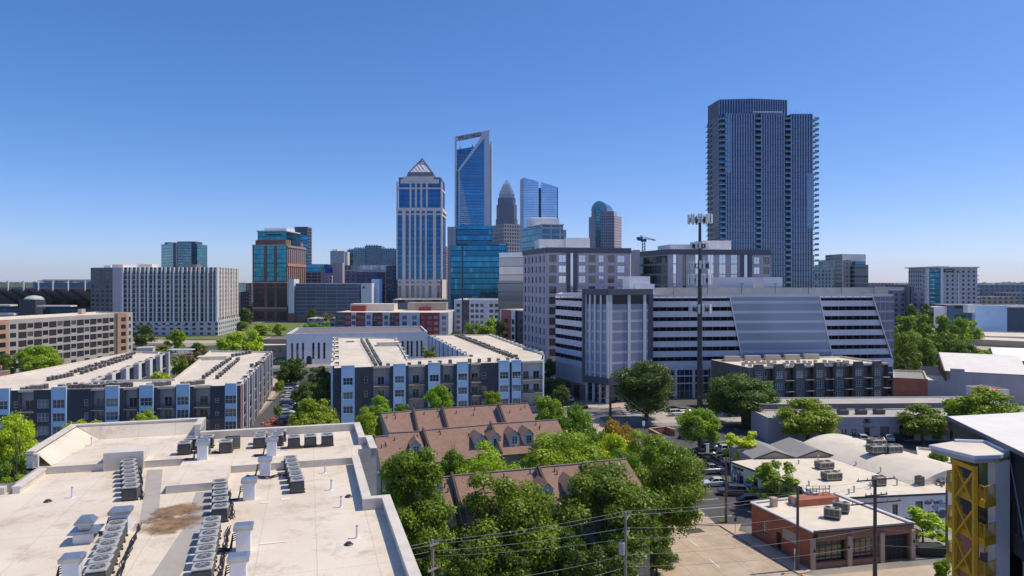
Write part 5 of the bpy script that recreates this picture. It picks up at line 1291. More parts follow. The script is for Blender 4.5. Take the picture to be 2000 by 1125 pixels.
B.wall(sp[1], sp[2], 0, zs, M['dull_brick'], gl, rec=.5)
for i in (2, 3): B.wall(sp[i], sp[(i + 1) % 4], 0, zs, M['red_brick'])
a, b = V2(sp[1]), V2(sp[2]); d = (b - a).normalized(); n = Vector((d.y, -d.x)); an = math.atan2(d.y, d.x)
for px in (1587, 1658.5, 1722, 1781.5):
    c = a + (b - a) * along(a, b, px) + n * .08; mb = MB(); mb.box((c.x, c.y, 0), (.58, .3, 3.75), an); mb.build('brick_pier', M['tan'], B.root)
for px in (1655.5, 1588, 1782): c = a + (b - a) * along(a, b, px) + n * .3; mb = MB(); mb.bbox((c.x, c.y, 2.2), (.16, .16, .35), an, .02); mb.build('wall_lamp', M['black'], B.root)
c = a + (b - a) * along(a, b, 1593) + n * .03; mb = MB(); mb.face([(c.x + d.x * .36 * math.cos(t), c.y + d.y * .36 * math.cos(t), 3.95 + .36 * math.sin(t)) for t in [2 * math.pi * k / 20 for k in range(20)]]); mb.build('round_sign', M['black'], B.root)
B.g('roof', M['roof_white']).flat(inset(sp, .25), zs - .15)
ip = inset(sp, .3)
for i in range(4):
    j = (i + 1) % 4; p, q = V2(sp[i]), V2(sp[j]); B.g('coping', M['white_metal'] if i != 1 else M['dark_metal']).beam((*p, zs + .02), (*q, zs + .02), .5, .16)
for px, py in ((1511, 987), (1553, 984)): c = Q(px, py, zs); mb = MB(); mb.box((c[0], c[1], zs - .15), (.75, .75, 1.1), .3); mb.box((c[0], c[1], zs + .95), (.9, .9, .12), .3); mb.build('chimney', M['pale_concrete'], B.root)
c = Q(1595, 985, zs); mb = MB(); mb.box((c[0], c[1] + 1, zs - .1), (6.5, 2.2, .9), R(14)); mb.build('brick_parapet', M['red_brick'], B.root)
B.finish()
for lb, px, py in (('front pale green rooftop unit on the brick shop', 1626, 1012), ('rear pale green rooftop unit on the brick shop', 1643, 1000)):
    packaged_unit('rooftop_unit', lb, (*Q(px, py, zs - .1), zs - .1), (2.0, 1.1, 1.35), R(-32), M['ac_green'], 'units on the brick shop')
t = thing('roof_rack', 'steel equipment rack and duct at the back of the brick shop roof', 'equipment rack', (*Q(1600, 980, zs), zs)); mb = MB(); c = Q(1602, 978, zs)
for i in range(4):
    for j in range(2): mb.tube((c[0] + i * .9 - 1.4, c[1] + j * 1.2, zs), (c[0] + i * .9 - 1.4, c[1] + j * 1.2, zs + 1.7), .04, .04, 6)
for z in (1.2, 1.7):
    for j in range(2): mb.tube((c[0] - 1.4, c[1] + j * 1.2, zs + z), (c[0] + 1.3, c[1] + j * 1.2, zs + z), .04, .04, 6)
mb.build('frame', M['dark_metal'], t); mb = MB(); mb.bbox((c[0] - .9, c[1] + .5, zs + .3), (1.8, 1.0, .9), .2, .15); mb.build('duct', M['galv'], t)
t = thing('satellite_dish', 'tilted white satellite dish behind the brick shop pole', 'satellite dish', (*Q(1568, 972, zs), zs)); c = Vector((*Q(1568, 972, zs), zs)); mb = MB(); mb.tube(c, c + Vector((0, 0, 1.2)), .05, .05, 8); mb.build('mast', M['galv'], t)
mb = MB(); ax = Vector((.7, -.45, .5)).normalized(); x_ = ax.orthogonal().normalized(); y_ = ax.cross(x_); rings = []
for r_, h_ in ((.05, 0), (.3, .05), (.55, .17)): rings.append([c + Vector((0, 0, 1.2)) + ax * h_ + (x_ * math.cos(t2) + y_ * math.sin(t2)) * r_ for t2 in [2 * math.pi * k / 14 for k in range(14)]])
mb.loft(rings, 0, False); mb.build('dish', M['white_metal'], t)

# ================================================================== dark building with yellow balcony tower at the right edge
B = Bld('apartment_block', 'dark-clad apartment block with yellow steel balconies at the right edge', 'building', P(1969, 54))
M['clad'] = plain('clad', (.022, .03, .034), .45, .15, .3, streak=.1)
zt = 22.5
q0, q1, q2 = (40.8, 64.0), (38.35, 53.3), (36.0, 43.0)
rt = [(q2[0], q2[1]), (q2[0] + 25, q2[1] - 2), (q0[0] + 26, q0[1]), (q0[0], q0[1])]
B.g('cladding', M['clad']).wall(q0, q1, 0, zt)
for i in range(0, 3): B.g('cladding', M['clad']).wall(rt[i], rt[i + 1], 0, zt)
B.g('roof', M['roof_bright']).face([(rt[0][0] - .3, rt[0][1] - .3, zt + .02), (rt[1][0], rt[1][1] - .3, zt + 1.4), (rt[2][0], rt[2][1] + .3, zt + 1.4), (rt[3][0] - .3, rt[3][1] + .3, zt + .02)])
B.g('roof_edge', M['slate']).beam((rt[0][0] - .36, rt[0][1], zt - .1), (rt[3][0] - .36, rt[3][1] + .3, zt - .1), .1, .3)
dd = (V2(q2) - V2(q1)).normalized(); nn = Vector((dd.y, -dd.x)); LL = (V2(q2) - V2(q1)).length
zb = 14.35
B.cells('cladding', M['clad'], V2(q1), dd, nn, LL, zb, zt, [(.5 + 1.1 * i, 1.2 + 1.1 * i, 16.0, 18.2, 1, 2, M['dark_metal'], M['green_pane']) for i in range(8)], .15)
i0, i1 = V2(q1) - nn * .9, V2(q2) - nn * .9
B.g('bay_soffit', M['clad']).face([(*q1, zb), (*i0, zb), (*i1, zb), (*q2, zb)])
B.cells('wall', M['white_paint'], i0, dd, nn, LL, 0, zb, [(.5 + 2.0 * i, 2.0 + 2.0 * i, 10.4, 13.2, 2, 2, M['dark_metal'], M['pane']) for i in range(4)] + [(.5 + 2.0 * i, 2.0 + 2.0 * i, 6.3, 9.3, 2, 2, M['dark_metal'], M['pane']) for i in range(4)], .2)
B.g('downpipe', M['galv']).beam((q1[0] - .2, q1[1] - .2, zt - .6), (q2[0] - .1, q2[1] + 4.5, zt - 9), .07, .07)
B.g('end_wall', M['white_paint']).prism([(36.75, 52.6), (38.1, 52.9), (38.3, 53.6), (36.9, 53.6)], 0, 21.4)
iw = [(37.4, 55.5), (37.2, 53.62), (38.4, 53.62), (39.9, 60), (38.9, 60)]
B.g('inner_wall', M['red_brick']).prism(iw, 0, 15.3); B.g('inner_wall', M['dark_inside']).prism(iw, 15.3, 21.4)
cp = [(33.4, 55.4), (34.75, 51.9), (36.9, 52.2), (38.2, 53.0), (38.9, 56.3), (36.2, 56.7)]
B.g('canopy_fascia', M['concrete']).prism(inset(cp, .12), 21.35, 21.75); B.g('canopy', M['white_metal']).prism(cp, 21.7, 21.95, 0); B.g('canopy_roof', M['roof_white']).flat(inset(cp, .1), 21.955)
B.g('canopy_kerb', M['white_metal']).prism([(37.9, 53.3), (38.2, 53.1), (38.8, 56.1), (38.5, 56.2)], 21.95, 22.15); B.g('canopy_kerb', M['white_metal']).prism([(36.2, 56.4), (38.5, 56.0), (38.55, 56.25), (36.25, 56.65)], 21.95, 22.15)
for z in (18.7, 15.85, 13.0, 10.15, 7.3, 4.45):
    f = [(35.15, 56.0), (35.15, 51.4), (36.5, 52.1), (36.85, 53.6), (36.85, 56.5)]
    mb = MB(); mb.prism(f, z - .55, z); bo = mb.build('balcony', M['yellow'], B.root)
    r = MB(); e = [(36.6, 56.2), (35.2, 55.9), (35.2, 51.5), (36.5, 52.15)]
    for zz in (.1, 1.05):
        for a, b in zip(e, e[1:]): r.beam((*a, z + zz), (*b, z + zz), .05, .06)
    for a, b in zip(e, e[1:]):
        k = int((V2(b) - V2(a)).length / .14)
        for i in range(k + 1):
            p = V2(a).lerp(V2(b), i / k); wd = .06 if i % 9 == 0 else .02; r.beam((*p, z + .05), (*p, z + 1.05), wd, wd)
    r.build('railing', M['yellow'], bo)
    dr = MB(); dr.wall((37.36, 55.3), (37.2, 54.0), z + .02, z + 2.2); dr.build('door', M['pane'], B.root)
B.finish()
t = thing('steel_truss', 'yellow cross-braced steel truss holding up the balconies', 'steel frame', (35.0, 53.4, 0)); 
ta, tb = Vector((*P(1864.5, 54.6), 0)), Vector((*P(1904, 52.2), 0)); mb = MB(); zz = 21.1
sdv = (tb - ta).normalized()
for p in (ta, tb): m2 = MB(); m2.beam(p, p + Vector((0, 0, zz)), .27, .27, 0, sdv); m2.build('column', M['yellow'], t)
m2 = MB(); m2.beam(ta + Vector((0, 0, zz - .2)), tb + Vector((0, 0, zz - .2)), .4, .36); m2.build('top_beam', M['yellow'], t)
for k in range(7):
    z1, z0 = zz - .35 - 2.85 * k, zz - .35 - 2.85 * (k + 1)
    m2 = MB(); m2.beam(ta + Vector((0, 0, max(0, z0))), tb + Vector((0, 0, z1)), .16, .14); m2.beam(ta + Vector((0, 0, z1)) - Vector((.0, .08, 0)), tb + Vector((0, 0, max(0, z0))) - Vector((0, .08, 0)), .16, .14); m2.build('cross_brace', M['yellow'], t)
# ================================================================== downtown towers
def scale(px, Y): return P(px, Y)[0]
GL = dict(
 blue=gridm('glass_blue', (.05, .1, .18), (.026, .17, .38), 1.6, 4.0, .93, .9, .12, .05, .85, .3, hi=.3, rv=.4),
 deep=gridm('glass_deep', (.02, .06, .11), (.02, .23, .43), 1.6, 4.2, .96, .84, .2, .06, .85, .3, (.06, .24, .38), .05, rv=.7),
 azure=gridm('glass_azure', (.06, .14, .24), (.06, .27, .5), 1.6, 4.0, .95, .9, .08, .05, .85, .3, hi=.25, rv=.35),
 pale=gridm('glass_pale', (.3, .38, .48), (.55, .68, .88), 1.5, 4.0, .93, .9, .05, .05, .85, .3),
 teal=gridm('glass_teal', (.07, .15, .18), (.05, .22, .28), 1.6, 3.8, .93, .86, .3, .06, .8, .3),
 tower=gridm('glass_tower', (.03, .04, .06), (.07, .12, .22), 1.27, 3.2, 1.0, .9, .06, .07, .85, .4, wob=.002, rv=.2),
 brown=gridm('glass_brown', (.05, .035, .04), (.12, .06, .055), 1.6, 3.2, .95, .93, .25, .12, .3, .4),
 hotel=gridm('stone_grid', (.42, .42, .44), (.05, .07, .09), 3.4, 3.2, .5, .55, .5, .1, .4, .8),
)
def bld(name, label, cat='tower', ref=None): return Bld(name, label, cat, ref)
def simple(label, pxs, Ys, top, mats, name='office_tower', cat='tower', D=None, z0=0, h=.8, part='facade', roof=None):
    "pxs 2 -> front only, 3 -> left face and front; top = picture row of the front corner"
    if len(pxs) == 2: pts = box_fp(P(pxs[0], Ys[0]), P(pxs[1], Ys[1]), D or 30); zt = ZT(top, Ys[0])
    else: pts = fp3(P(pxs[0], Ys[0]), P(pxs[1], Ys[1]), P(pxs[2], Ys[2])); zt = ZT(top, Ys[1])
    B = Bld(name, label, cat, pts[0]); mass(B, pts, z0, zt, mats, part, roof, h); return B, pts, zt

# ---- pyramid-topped tower
Y0 = 620; B = bld('office_tower', 'stone and blue glass tower with a white pyramid top', 'tower', P(818, Y0)); X = lambda px: scale(px, Y0); Z = lambda py: ZT(py, Y0)
Dp = 40
def blk(part, mat, p0, p1, yb, yt, inn=0.0, dd=None): B.g(part, mat).box(((X(p0) + X(p1)) / 2, Y0 + Dp / 2, Z(yb)), (X(p1) - X(p0), (dd or Dp) - 2 * inn, Z(yt) - Z(yb)))
blk('glass_shaft', GL['blue'], 776, 862, 625, 408); blk('glass_shaft', GL['blue'], 778.5, 860.5, 408, 346, 1.2)
blk('base', M['stone'], 774.5, 863.5, 640, 546, -.8)
for px0, px1 in ((786, 792.5), (799, 803), (809.5, 813), (820, 824), (830.5, 834), (846, 852)):
    m = MB(); m.box(((X(px0) + X(px1)) / 2, Y0 - .5, Z(583)), (X(px1) - X(px0), 1.6, Z(409) - Z(583))); m.build('stone_pier', M['stone'], B.root)
for px in (774.6, 861.2):
    m = MB(); m.box((X(px + 1), Y0 + 1, Z(583)), (1.2, 3.6, Z(355) - Z(583))); m.build('corner_pier', M['stone'], B.root)
for px0, px1 in ((800, 803.5), (810.5, 814), (821, 824.5), (832, 835.5)):
    m = MB(); m.box(((X(px0) + X(px1)) / 2, Y0 + 1, Z(409)), (X(px1) - X(px0), 1.5, Z(346) - Z(409))); m.build('stone_pier', M['stone'], B.root)
for yb, yt, p0, p1, inn in ((412, 406, 774, 864.5, -1.2), (420, 417, 774.8, 863.2, -.7), (369, 366, 777.5, 861.5, .6), (358, 350, 782, 857, .9)):
    m = MB(); m.box(((X(p0) + X(p1)) / 2, Y0 + Dp / 2, Z(yb)), (X(p1) - X(p0), Dp - 2 * inn, Z(yt) - Z(yb))); m.build('stone_band', M['stone'], B.root)
blk('crown', M['dark_stone'], 778.3, 858, 358, 347.5, 1.0); blk('crown', M['stone'], 787, 846, 352, 344.5, .4)
for i, px in enumerate((781.2, 795.7, 806.2, 816.5, 827.2, 840, 856.5)):     # base windows
    m = MB(); m.wall((X(px - 2.7), Y0 - .95), (X(px + 2.7), Y0 - .95), Z(581), Z(558)); m.wall((X(px - 2.7), Y0 - .95), (X(px + 2.7), Y0 - .95), Z(553.5), Z(549.5)); m.build('window', M['pane_blue'], B.root)
def ring4(px0, px1, py, dep): 
    a, b = X(px0), X(px1); w_ = (b - a) / 2; c = Y0 + Dp / 2; return [(a, c - w_ * dep, Z(py)), (b, c - w_ * dep, Z(py)), (b, c + w_ * dep, Z(py)), (a, c + w_ * dep, Z(py))]
m = MB(); m.loft([ring4(791, 846, 345, 1), ring4(792, 845, 341, 1), ring4(794, 843, 333, 1)]); m.build('roof_base', M['slate'], B.root)
m = MB(); m.loft([ring4(796.5, 841, 333, 1), ring4(812.6, 826, 313, 1)]); m.build('pyramid', plain('pyramid_white', (.85, .85, .88), .5, .05, .1), B.root)
m = MB(); lo = ring4(796, 841.5, 333, 1); ap = Vector((X(819.3), Y0 + Dp / 2, Z(301.5)))
for p in lo: m.beam(p, ap, .7, .7)
for k in range(1, 6):
    t2 = k / 6
    for a, b, c in ((0, 1, 0), (1, 2, 0), (0, 3, 0)):
        p = Vector(lo[a]).lerp(Vector(lo[b]), t2); nrm = Vector((0, -.4, .3))
        q = p.lerp(Vector(lo[b]).lerp(ap, 0) if False else ap.lerp(Vector(lo[b]), t2), 1.0)
        e = Vector(lo[b]).lerp(ap, 1 - t2); m.beam(p + nrm, Vector(lo[a]).lerp(ap, t2) + nrm if a == 0 else e + nrm, .35, .35)
for t2 in (.63, .8): 
    r = [Vector(p).lerp(ap, t2) for p in lo]
    for i in range(4): m.beam(r[i], r[(i + 1) % 4], .5, .5)
m.build('pyramid_frame', M['slate'], B.root)
B.finish()

# ---- slanted tower with the lettered frame
Y0 = 935; B = bld('office_tower', 'blue glass tower with slanted lettered top frame', 'tower', P(922, Y0)); X = lambda px: scale(px, Y0); Z = lambda py: ZT(py, Y0); k_ = Y0 / FPX
M['frame_white'] = plain('frame_white', (.55, .58, .66), .4, .06, .05, metal=.2)
def plate(mb, poly, y0, y1, mi=0):
    f = [(X(a), y0, Z(b)) for a, b in poly]; bk_ = [(X(a), y1, Z(b)) for a, b in poly]
    mb.face(f, mi, [(q[0], q[2]) for q in f]); mb.face(bk_[::-1], mi, [(q[0], q[2]) for q in bk_[::-1]]); n = len(f)
    for i in range(n):
        j = (i + 1) % n; mb.face([f[j], f[i], bk_[i], bk_[j]], mi, [(f[j][1], f[j][2]), (f[i][1], f[i][2]), (bk_[i][1], bk_[i][2]), (bk_[j][1], bk_[j][2])])
m = MB(); plate(m, [(897, 640), (946, 640), (946, 268), (897.5, 331)], Y0, Y0 + 38); m.build('main_glass', GL['azure'], B.root)
m = MB(); plate(m, [(889.5, 640), (957, 640), (957, 280), (889.5, 290.5)], Y0 + 6, Y0 + 36); m.build('rear_glass', GL['deep'], B.root)
for poly, y0, y1, nm in (([(888, 640), (891.6, 640), (891.6, 266.5), (888, 267)], Y0 - 1, Y0 + 5, 'column'), ([(895.5, 640), (898, 640), (898, 329), (895.5, 331.5)], Y0 - .8, Y0 + 2, 'column'), ([(947.4, 640), (956, 640), (956, 254), (947.4, 256)], Y0 - .95, Y0 + 5, 'column'),
                     ([(945.5, 640), (947.4, 640), (947.4, 266), (945.5, 268)], Y0 - .6, Y0 + 2, 'column'),
                     ([(893, 334), (948, 256), (951.9, 256), (951.9, 262), (897, 335)], Y0 - .9, Y0 + 4, 'diagonal_beam'), ([(891.7, 266.3), (948, 255.8), (944, 264.5), (891.7, 275)], Y0 - .7, Y0 + 4.5, 'sign_beam'),
                     ([(894.5, 290), (899, 289.5), (896.5, 275)], Y0 + 20, Y0 + 24, 'rear_strut'), ([(957, 640), (960, 640), (960, 273), (957, 273)], Y0 + 12, Y0 + 30, 'side_fin')):
    m = MB(); plate(m, poly, y0, y1); m.build(nm, M['frame_white'] if nm != 'side_fin' else M['stone'], B.root)
m = MB()
for i in range(22):      # pale sun-shade louvres, longer towards the base
    py = 352 + i * 4.0; plate(m, [(898.1, py), (900 + i * .95, py), (900 + i * .95, py + 1.5), (898.1, py + 1.5)], Y0 - .5, Y0 - .05)
m.build('sunshade', M['frame_white'], B.root)
m = MB()
for i in range(5): m.box((X(906 + i * 5), Y0 + 20, Z(289 - i)), (1.2, 4, 2 + (i == 3) * 4))
m.build('rooftop_plant', M['slate'], B.root)
M['sign_dark'] = plain('sign_dark', (.05, .012, .02), .5, .1, 2)
lettering(B.root, 'WELLS FARGO', 7.0, ((X(893) + X(942)) / 2 - .3, Y0 - 1.0, Z(266.6)), 0, M['sign_dark'], math.atan2(10.5, 56), .25, X(941) - X(894.5))
B.finish()

# ---- blue glass block in front
Y0 = 520; B = bld('office_tower', 'stepped deep-blue glass office below the lettered tower', 'tower', P(925, Y0)); X = lambda px: scale(px, Y0); Z = lambda py: ZT(py, Y0)
for nm, mt, p0, p1, yt, y0, dp in (('glass_volume', GL['deep'], 887, 961, 437.5, 14, 30), ('glass_volume', GL['deep'], 955, 991, 474, 5, 26), ('glass_volume', GL['deep'], 880.5, 976, 480, 0, 20), ('dark_volume', M['slate'], 872, 888, 441, 8, 30)):
    m = MB(); m.box(((X(p0) + X(p1)) / 2, Y0 + y0 + dp / 2, 0), (X(p1) - X(p0), dp, Z(yt))); m.build(nm, mt, B.root)
m = MB()
for i in range(6): m.box((X(873.5 + 2.6 * i), Y0 + 7.7, 0), (.5, .6, Z(441)))
m.build('fin', M['frame_white'], B.root)
lettering(B.root, 'Truiste', 1.9, (X(981), Y0 + 4.9, Z(477)), 0, M['white_metal'], 0, .1) if False else None
m = MB()
for i in range(9): m.box((X(975.5 + i * 1.35), Y0 + 4.9, Z(478)), (.32 + .12 * (i % 3), .2, .9 + .25 * (i % 2)))
m.build('sign_strip', M['white_metal'], B.root)
B.finish()
Y0 = 300; x, y = P(903.5, Y0); t = thing('floodlight_mast', 'dark mast with a flat lamp bar in front of the blue glass office', 'lamp post', (x, y, 0)); m = MB(); m.tube((x, y, 0), (x, y, ZT(478, Y0)), .42, .3, 8); m.build('pole', M['dark_metal'], t)
m = MB(); m.box((x, y - .2, ZT(480.5, Y0)), (5.0, .6, 1.1)); m.build('lamp_bar', M['dark_metal'], t)

# ---- crown-topped tower far behind
Y0 = 1500; B = bld('office_tower', 'far stepped tower with a crown of silver spikes', 'tower', P(990, Y0)); X = lambda px: scale(px, Y0); Z = lambda py: ZT(py, Y0); cx = X(989.5)
M['crown_grid'] = gridm('crown_grid', (.2, .22, .28), (.05, .08, .13), 2.4, 4, .6, .75, .3, .1, .5, .6)
def tier(hw, yb, yt, mat, part):
    w_ = hw / FPX * Y0; c = w_ * .3; q = [(cx - w_ + c, Y0), (cx + w_ - c, Y0), (cx + w_, Y0 + c), (cx + w_, Y0 + 2 * w_ - c), (cx + w_ - c, Y0 + 2 * w_), (cx - w_ + c, Y0 + 2 * w_), (cx - w_, Y0 + 2 * w_ - c), (cx - w_, Y0 + c)]
    q = [(a, b + (21 / FPX * Y0 - w_)) for a, b in q]; m = MB(); m.prism(q, Z(yb), Z(yt)); m.build(part, mat, B.root); return w_
for hw, yb, yt in ((21.5, 600, 428), (20, 428, 400), (17.5, 400, 386), (15.5, 386, 378)): tier(hw, yb, yt, M['crown_grid'], 'shaft_tier')
for hw, yb, yt in ((13.5, 378, 371), (11, 371, 364), (8, 364, 358)): tier(hw, yb, yt, M['frame_white'], 'crown_tier')
for i in range(13):
    a = -1 + i / 6; px = 989.5 + a * 14.5; top = 350 + abs(a) ** 1.3 * 26; m = MB(); m.box((X(px), Y0 + 6, Z(386)), (1.6, 2, Z(top) - Z(386))); m.build('crown_spike', M['frame_white'], B.root)
B.finish()
# ---- twin glass slabs
Y0 = 1150; B = bld('office_tower', 'pale glass twin slab tower with two slanted tops', 'tower', P(1053, Y0)); X = lambda px: scale(px, Y0); Z = lambda py: ZT(py, Y0)
for poly, nm, mt, y0 in (([(1022.5, 640), (1052, 640), (1052, 354.5), (1022.5, 346.5)], 'glass_slab', GL['pale'], 0), ([(1057, 640), (1088, 640), (1088, 365), (1057, 355.5)], 'glass_slab', GL['pale'], 0), ([(1016, 640), (1022.5, 640), (1022.5, 347), (1016, 351)], 'white_edge', M['frame_white'], 2),
                     ([(1052, 640), (1057, 640), (1057, 366), (1052, 366)], 'dark_slot', M['slate'], 6), ([(1088, 640), (1090, 640), (1090, 366), (1088, 366)], 'blue_edge', GL['deep'], 1)):
    m = MB(); plate(m, poly, Y0 + y0, Y0 + 40); m.build(nm, mt, B.root)
B.finish()
# ---- others in front of them
B, pts, zt = simple('slim cream residential tower with dark window columns below the crown tower', (985, 1016), (640, 648), 437, gridm('cream_grid', (.46, .44, .47), (.03, .035, .06), 2.6, 3.4, .62, .7, .4, .1, .3, .8), D=25); B.finish()
B, pts, zt = simple('grey-green striped mid-rise between blue office and cream tower', (969, 987), (660, 660), 446, gridm('stripe', (.3, .34, .38), (.16, .22, .26), 3, 3.4, 1, .55, .3, .2, .5, .7), D=25); B.finish()
Y0 = 420
B, pts, zt = simple('teal glass office with a rounded white penthouse', (1020, 1058, 1100), (452, 420, 424), 438, [GL['teal'], gridm('teal_bands', (.4, .42, .46), (.04, .12, .2), 6, 4, .84, .68, .3, .08, .7, .6), GL['teal'], GL['teal']])
rbox(B, 'penthouse', M['white_paint'], 1031, 1091, 432, 18, zt - .5, zt + 4.6, .03); m = MB(); m.bbox((P(1060, 440)[0], 440, zt + 4.6), (17, 12, .8), .03, .4); m.build('penthouse_roof', M['white_metal'], B.root)
B.g('eave', M['white_metal']).beam((*P(1057, 419), zt), (*P(1101, 423), zt), 1.5, .6); B.finish()
B, pts, zt = simple('small tan block right of the teal office', (1098, 1106), (520, 520), 449, M['grey_stucco'], D=12); B.finish()
# barrel-topped tower
Y0 = 900; B = bld('office_tower', 'grid-faced tower with a blue-green barrel roof', 'tower', P(1180, Y0)); X = lambda px: scale(px, Y0); Z = lambda py: ZT(py, Y0)
gd = gridm('grid_grey', (.3, .29, .36), (.06, .08, .13), 2.6, 3.6, .72, .6, .4, .1, .5, .7); pk = gridm('grid_pink', (.56, .46, .46), (.3, .27, .3), 30, 3.6, 1, .35, .2, .3, .2, .7)
pts = [P(1150, 925), P(1163, 902), P(1200, 900), P(1214, 918), P(1214, 950), P(1152, 955)]; mass(B, pts, 0, Z(421), [gd, gd, pk, pk, gd, gd])
m = MB(); m.box((X(1168), Y0 + 8, 0), (X(1172) - X(1163.5), 18, Z(404))); m.build('glass_stripe', GL['teal'], B.root)
pts = [P(1155, 915), P(1162, 904), P(1199, 903), P(1205, 916), P(1205, 945), P(1156, 945)]; mass(B, pts, Z(421), Z(412), [gd, gd, pk, pk, gd, gd])
m = MB(); rings = []
for px_, y_ in ((0, Y0 + 4), (1, Y0 + 40)):
    rings.append([])
    for k in range(13):
        a = math.pi * k / 12; rings[-1].append((X(1171 + px_ * 20) - 10.5 * math.cos(a), y_, Z(412) + 13.5 * math.sin(a)))
m.loft([[(p[0], p[1], p[2]) for p in r] for r in rings], 0, True); m.build('barrel_roof', plain('barrel', (.12, .26, .34), .25, .1, .05, metal=.7), B.root)
B.finish()
# ---- tower crane
Y0 = 600; x, y = P(1257, Y0); t = thing('tower_crane', 'blue luffing tower crane behind the grey offices', 'crane', (x, y, 0)); Z = lambda py: ZT(py, Y0)
M['crane_blue'] = plain('crane_blue', (.035, .06, .2), .5, .1, .5)
m = MB(); w_ = 1.1
for sx in (-1, 1):
    for sy in (-1, 1): m.beam((x + sx * w_, y + sy * w_, 0), (x + sx * w_, y + sy * w_, Z(471)), .35, .35)
zz = 20.0
while zz < Z(471) - 3:
    for s in (-1, 1): m.beam((x - w_, y + s * w_, zz), (x + w_, y + s * w_, zz + 2.6), .22, .22); m.beam((x + s * w_, y - w_, zz), (x + s * w_, y + w_, zz + 2.6), .22, .22)
    zz += 2.6
m.build('mast', M['crane_blue'], t)
m = MB(); m.box((x, y, Z(472)), (4.5, 3, 2.2)); m.box((x - 3, y, Z(470)), (4, 2.6, 3)); m.build('cab', M['crane_blue'], t)
m = MB(); m.box((x - 4.2, y, Z(468)), (3.5, 2.4, 2.2)); m.build('counterweight', M['slate'], t)
m = MB(); a = Vector((x + 1, y, Z(466))); b = Vector((x + 9.5, y - 4, Z(470.5)))
for o in (Vector((0, .7, 0)), Vector((0, -.7, 0)), Vector((0, 0, 1.3))): m.beam(a + o, b + o * .5, .4, .4)
for i in range(6): m.beam(a.lerp(b, i / 6) + Vector((0, .6, 0)), a.lerp(b, (i + .5) / 6) + Vector((0, 0, 1.2)), .22, .22)
m.build('jib', M['crane_blue'], t); m = MB(); m.beam((x - 2, y, Z(468)), (x - 2.5, y, Z(459.5)), .5, .5); m.beam((x - 2.5, y, Z(459.5)), tuple(b), .16, .16); m.beam((x - 2.5, y, Z(459.5)), (x + 1, y, Z(468)), .4, .4); m.build('a_frame', M['crane_blue'], t)

# ---- dark residential tower
Y0 = 404; B = bld('apartment_tower', 'tall dark blue glass apartment tower with finned bays and balconies', 'tower', P(1488, Y0)); X = lambda px: scale(px, Y0); Z = lambda py: ZT(py, Y0)
zt = Z(222); ztop = Z(190)
core = [P(1382, Y0 + 22), P(1404, Y0 + 3.5), P(1588, Y0 + 3.5), P(1590, Y0 + 24), P(1570, Y0 + 42), P(1400, Y0 + 46)]
mass(B, core, 0, zt, [GL['brown'], GL['tower'], GL['tower'], GL['tower'], GL['tower'], GL['brown']], ['side_glass', 'core_glass', 'core_glass', 'core_glass', 'core_glass', 'side_glass'])
top = [P(1382.5, Y0 + 21), P(1404.5, Y0 + 5), P(1471, Y0 + 2.8), P(1536.5, Y0 + 6), P(1530, Y0 + 30), P(1400, Y0 + 42)]
mass(B, top, zt - .5, ztop, [GL['brown'], GL['tower'], GL['tower'], GL['tower'], GL['tower'], GL['brown']], 'crown_glass', None, 6)
M['fin'] = plain('fin', (.4, .42, .48), .35, .08, .05, metal=.4)
for p0, p1, yb, yt, nf in ((1417, 1474, 700, 222, 0), (1486, 1532, 700, 222, 0), (1544, 1587, 700, 222, 0)):
    m = MB(); m.box(((X(p0) + X(p1)) / 2, Y0 + 2, 0), (X(p1) - X(p0), 4, zt - .2)); by = m.build('glass_bay', GL['tower'], B.root)
    m = MB(); n = int((p1 - p0) / 5.0)
    for i in range(n + 1): m.box((X(p0) + .3 + (X(p1) - X(p0) - .6) * i / n, Y0 - .22, 0), (.42, .5, zt))
    m.build('fins', M['fin'], by)
    m = MB()
    for k in range(int(zt / 3.2)): m.box(((X(p0) + X(p1)) / 2, Y0 - .03, k * 3.2), (X(p1) - X(p0) - .1, .12, .25))
    m.build('floor_line', M['lilac_dark'], by)
m = MB()
for i, j in ((1, 2), (2, 3)):
    a, b = V2(top[i]), V2(top[j]); d = (b - a).normalized(); n = Vector((d.y, -d.x)); k = int((b - a).length / 1.5)
    for q in range(k + 1): c = a.lerp(b, q / k) + n * .15; m.box((c.x, c.y, zt), (.32, .4, ztop - zt), math.atan2(d.y, d.x))
m.build('crown_fins', M['fin'], B.root)
M['pale_panel'] = gridm('pale_panel', (.2, .27, .34), (.2, .3, .42), 3, 3.2, .96, .94, .06, .06, .85)
m = MB(); m.box((X(1422), Y0 + 1.5, Z(338)), (X(1428) - X(1416), 3.4, zt - Z(338))); m.build('pale_panel', M['pale_panel'], B.root)
m = MB(); m.box((X(1583), Y0 + 1.5, Z(445)), (X(1589) - X(1577), 3.4, Z(338) - Z(445))); m.build('pale_panel', M['pale_panel'], B.root)
nb = 0; rest = MB()
lv = [z for z in [zt - 3.2 * k for k in range(1, 44)] if z > 26]
for z in lv:
    for p0, p1, y0, y1 in ((1404, 1417.5, Y0 - .6, Y0 + 3.4), (1474, 1486, Y0 - .3, Y0 + 3.4), (1532, 1544, Y0 - .3, Y0 + 3.4), (1586.5, 1595, Y0 + .5, Y0 + 7), (1379.5, 1383, Y0 + 18, Y0 + 22)):
        m = MB() if nb < 100 else rest
        e0, e1 = P(p0, (y0 + y1) / 2)[0], P(p1, (y0 + y1) / 2)[0]; m.box(((e0 + e1) / 2, (y0 + y1) / 2, z), (e1 - e0, y1 - y0, .28), 0, 0)
        m.box(((e0 + e1) / 2, y0 + .06, z + .28), (e1 - e0, .08, .95), 0, 1)
        if nb < 100: m.build('balcony', [M['fin'], GL['teal']], B.root)
        nb += 1
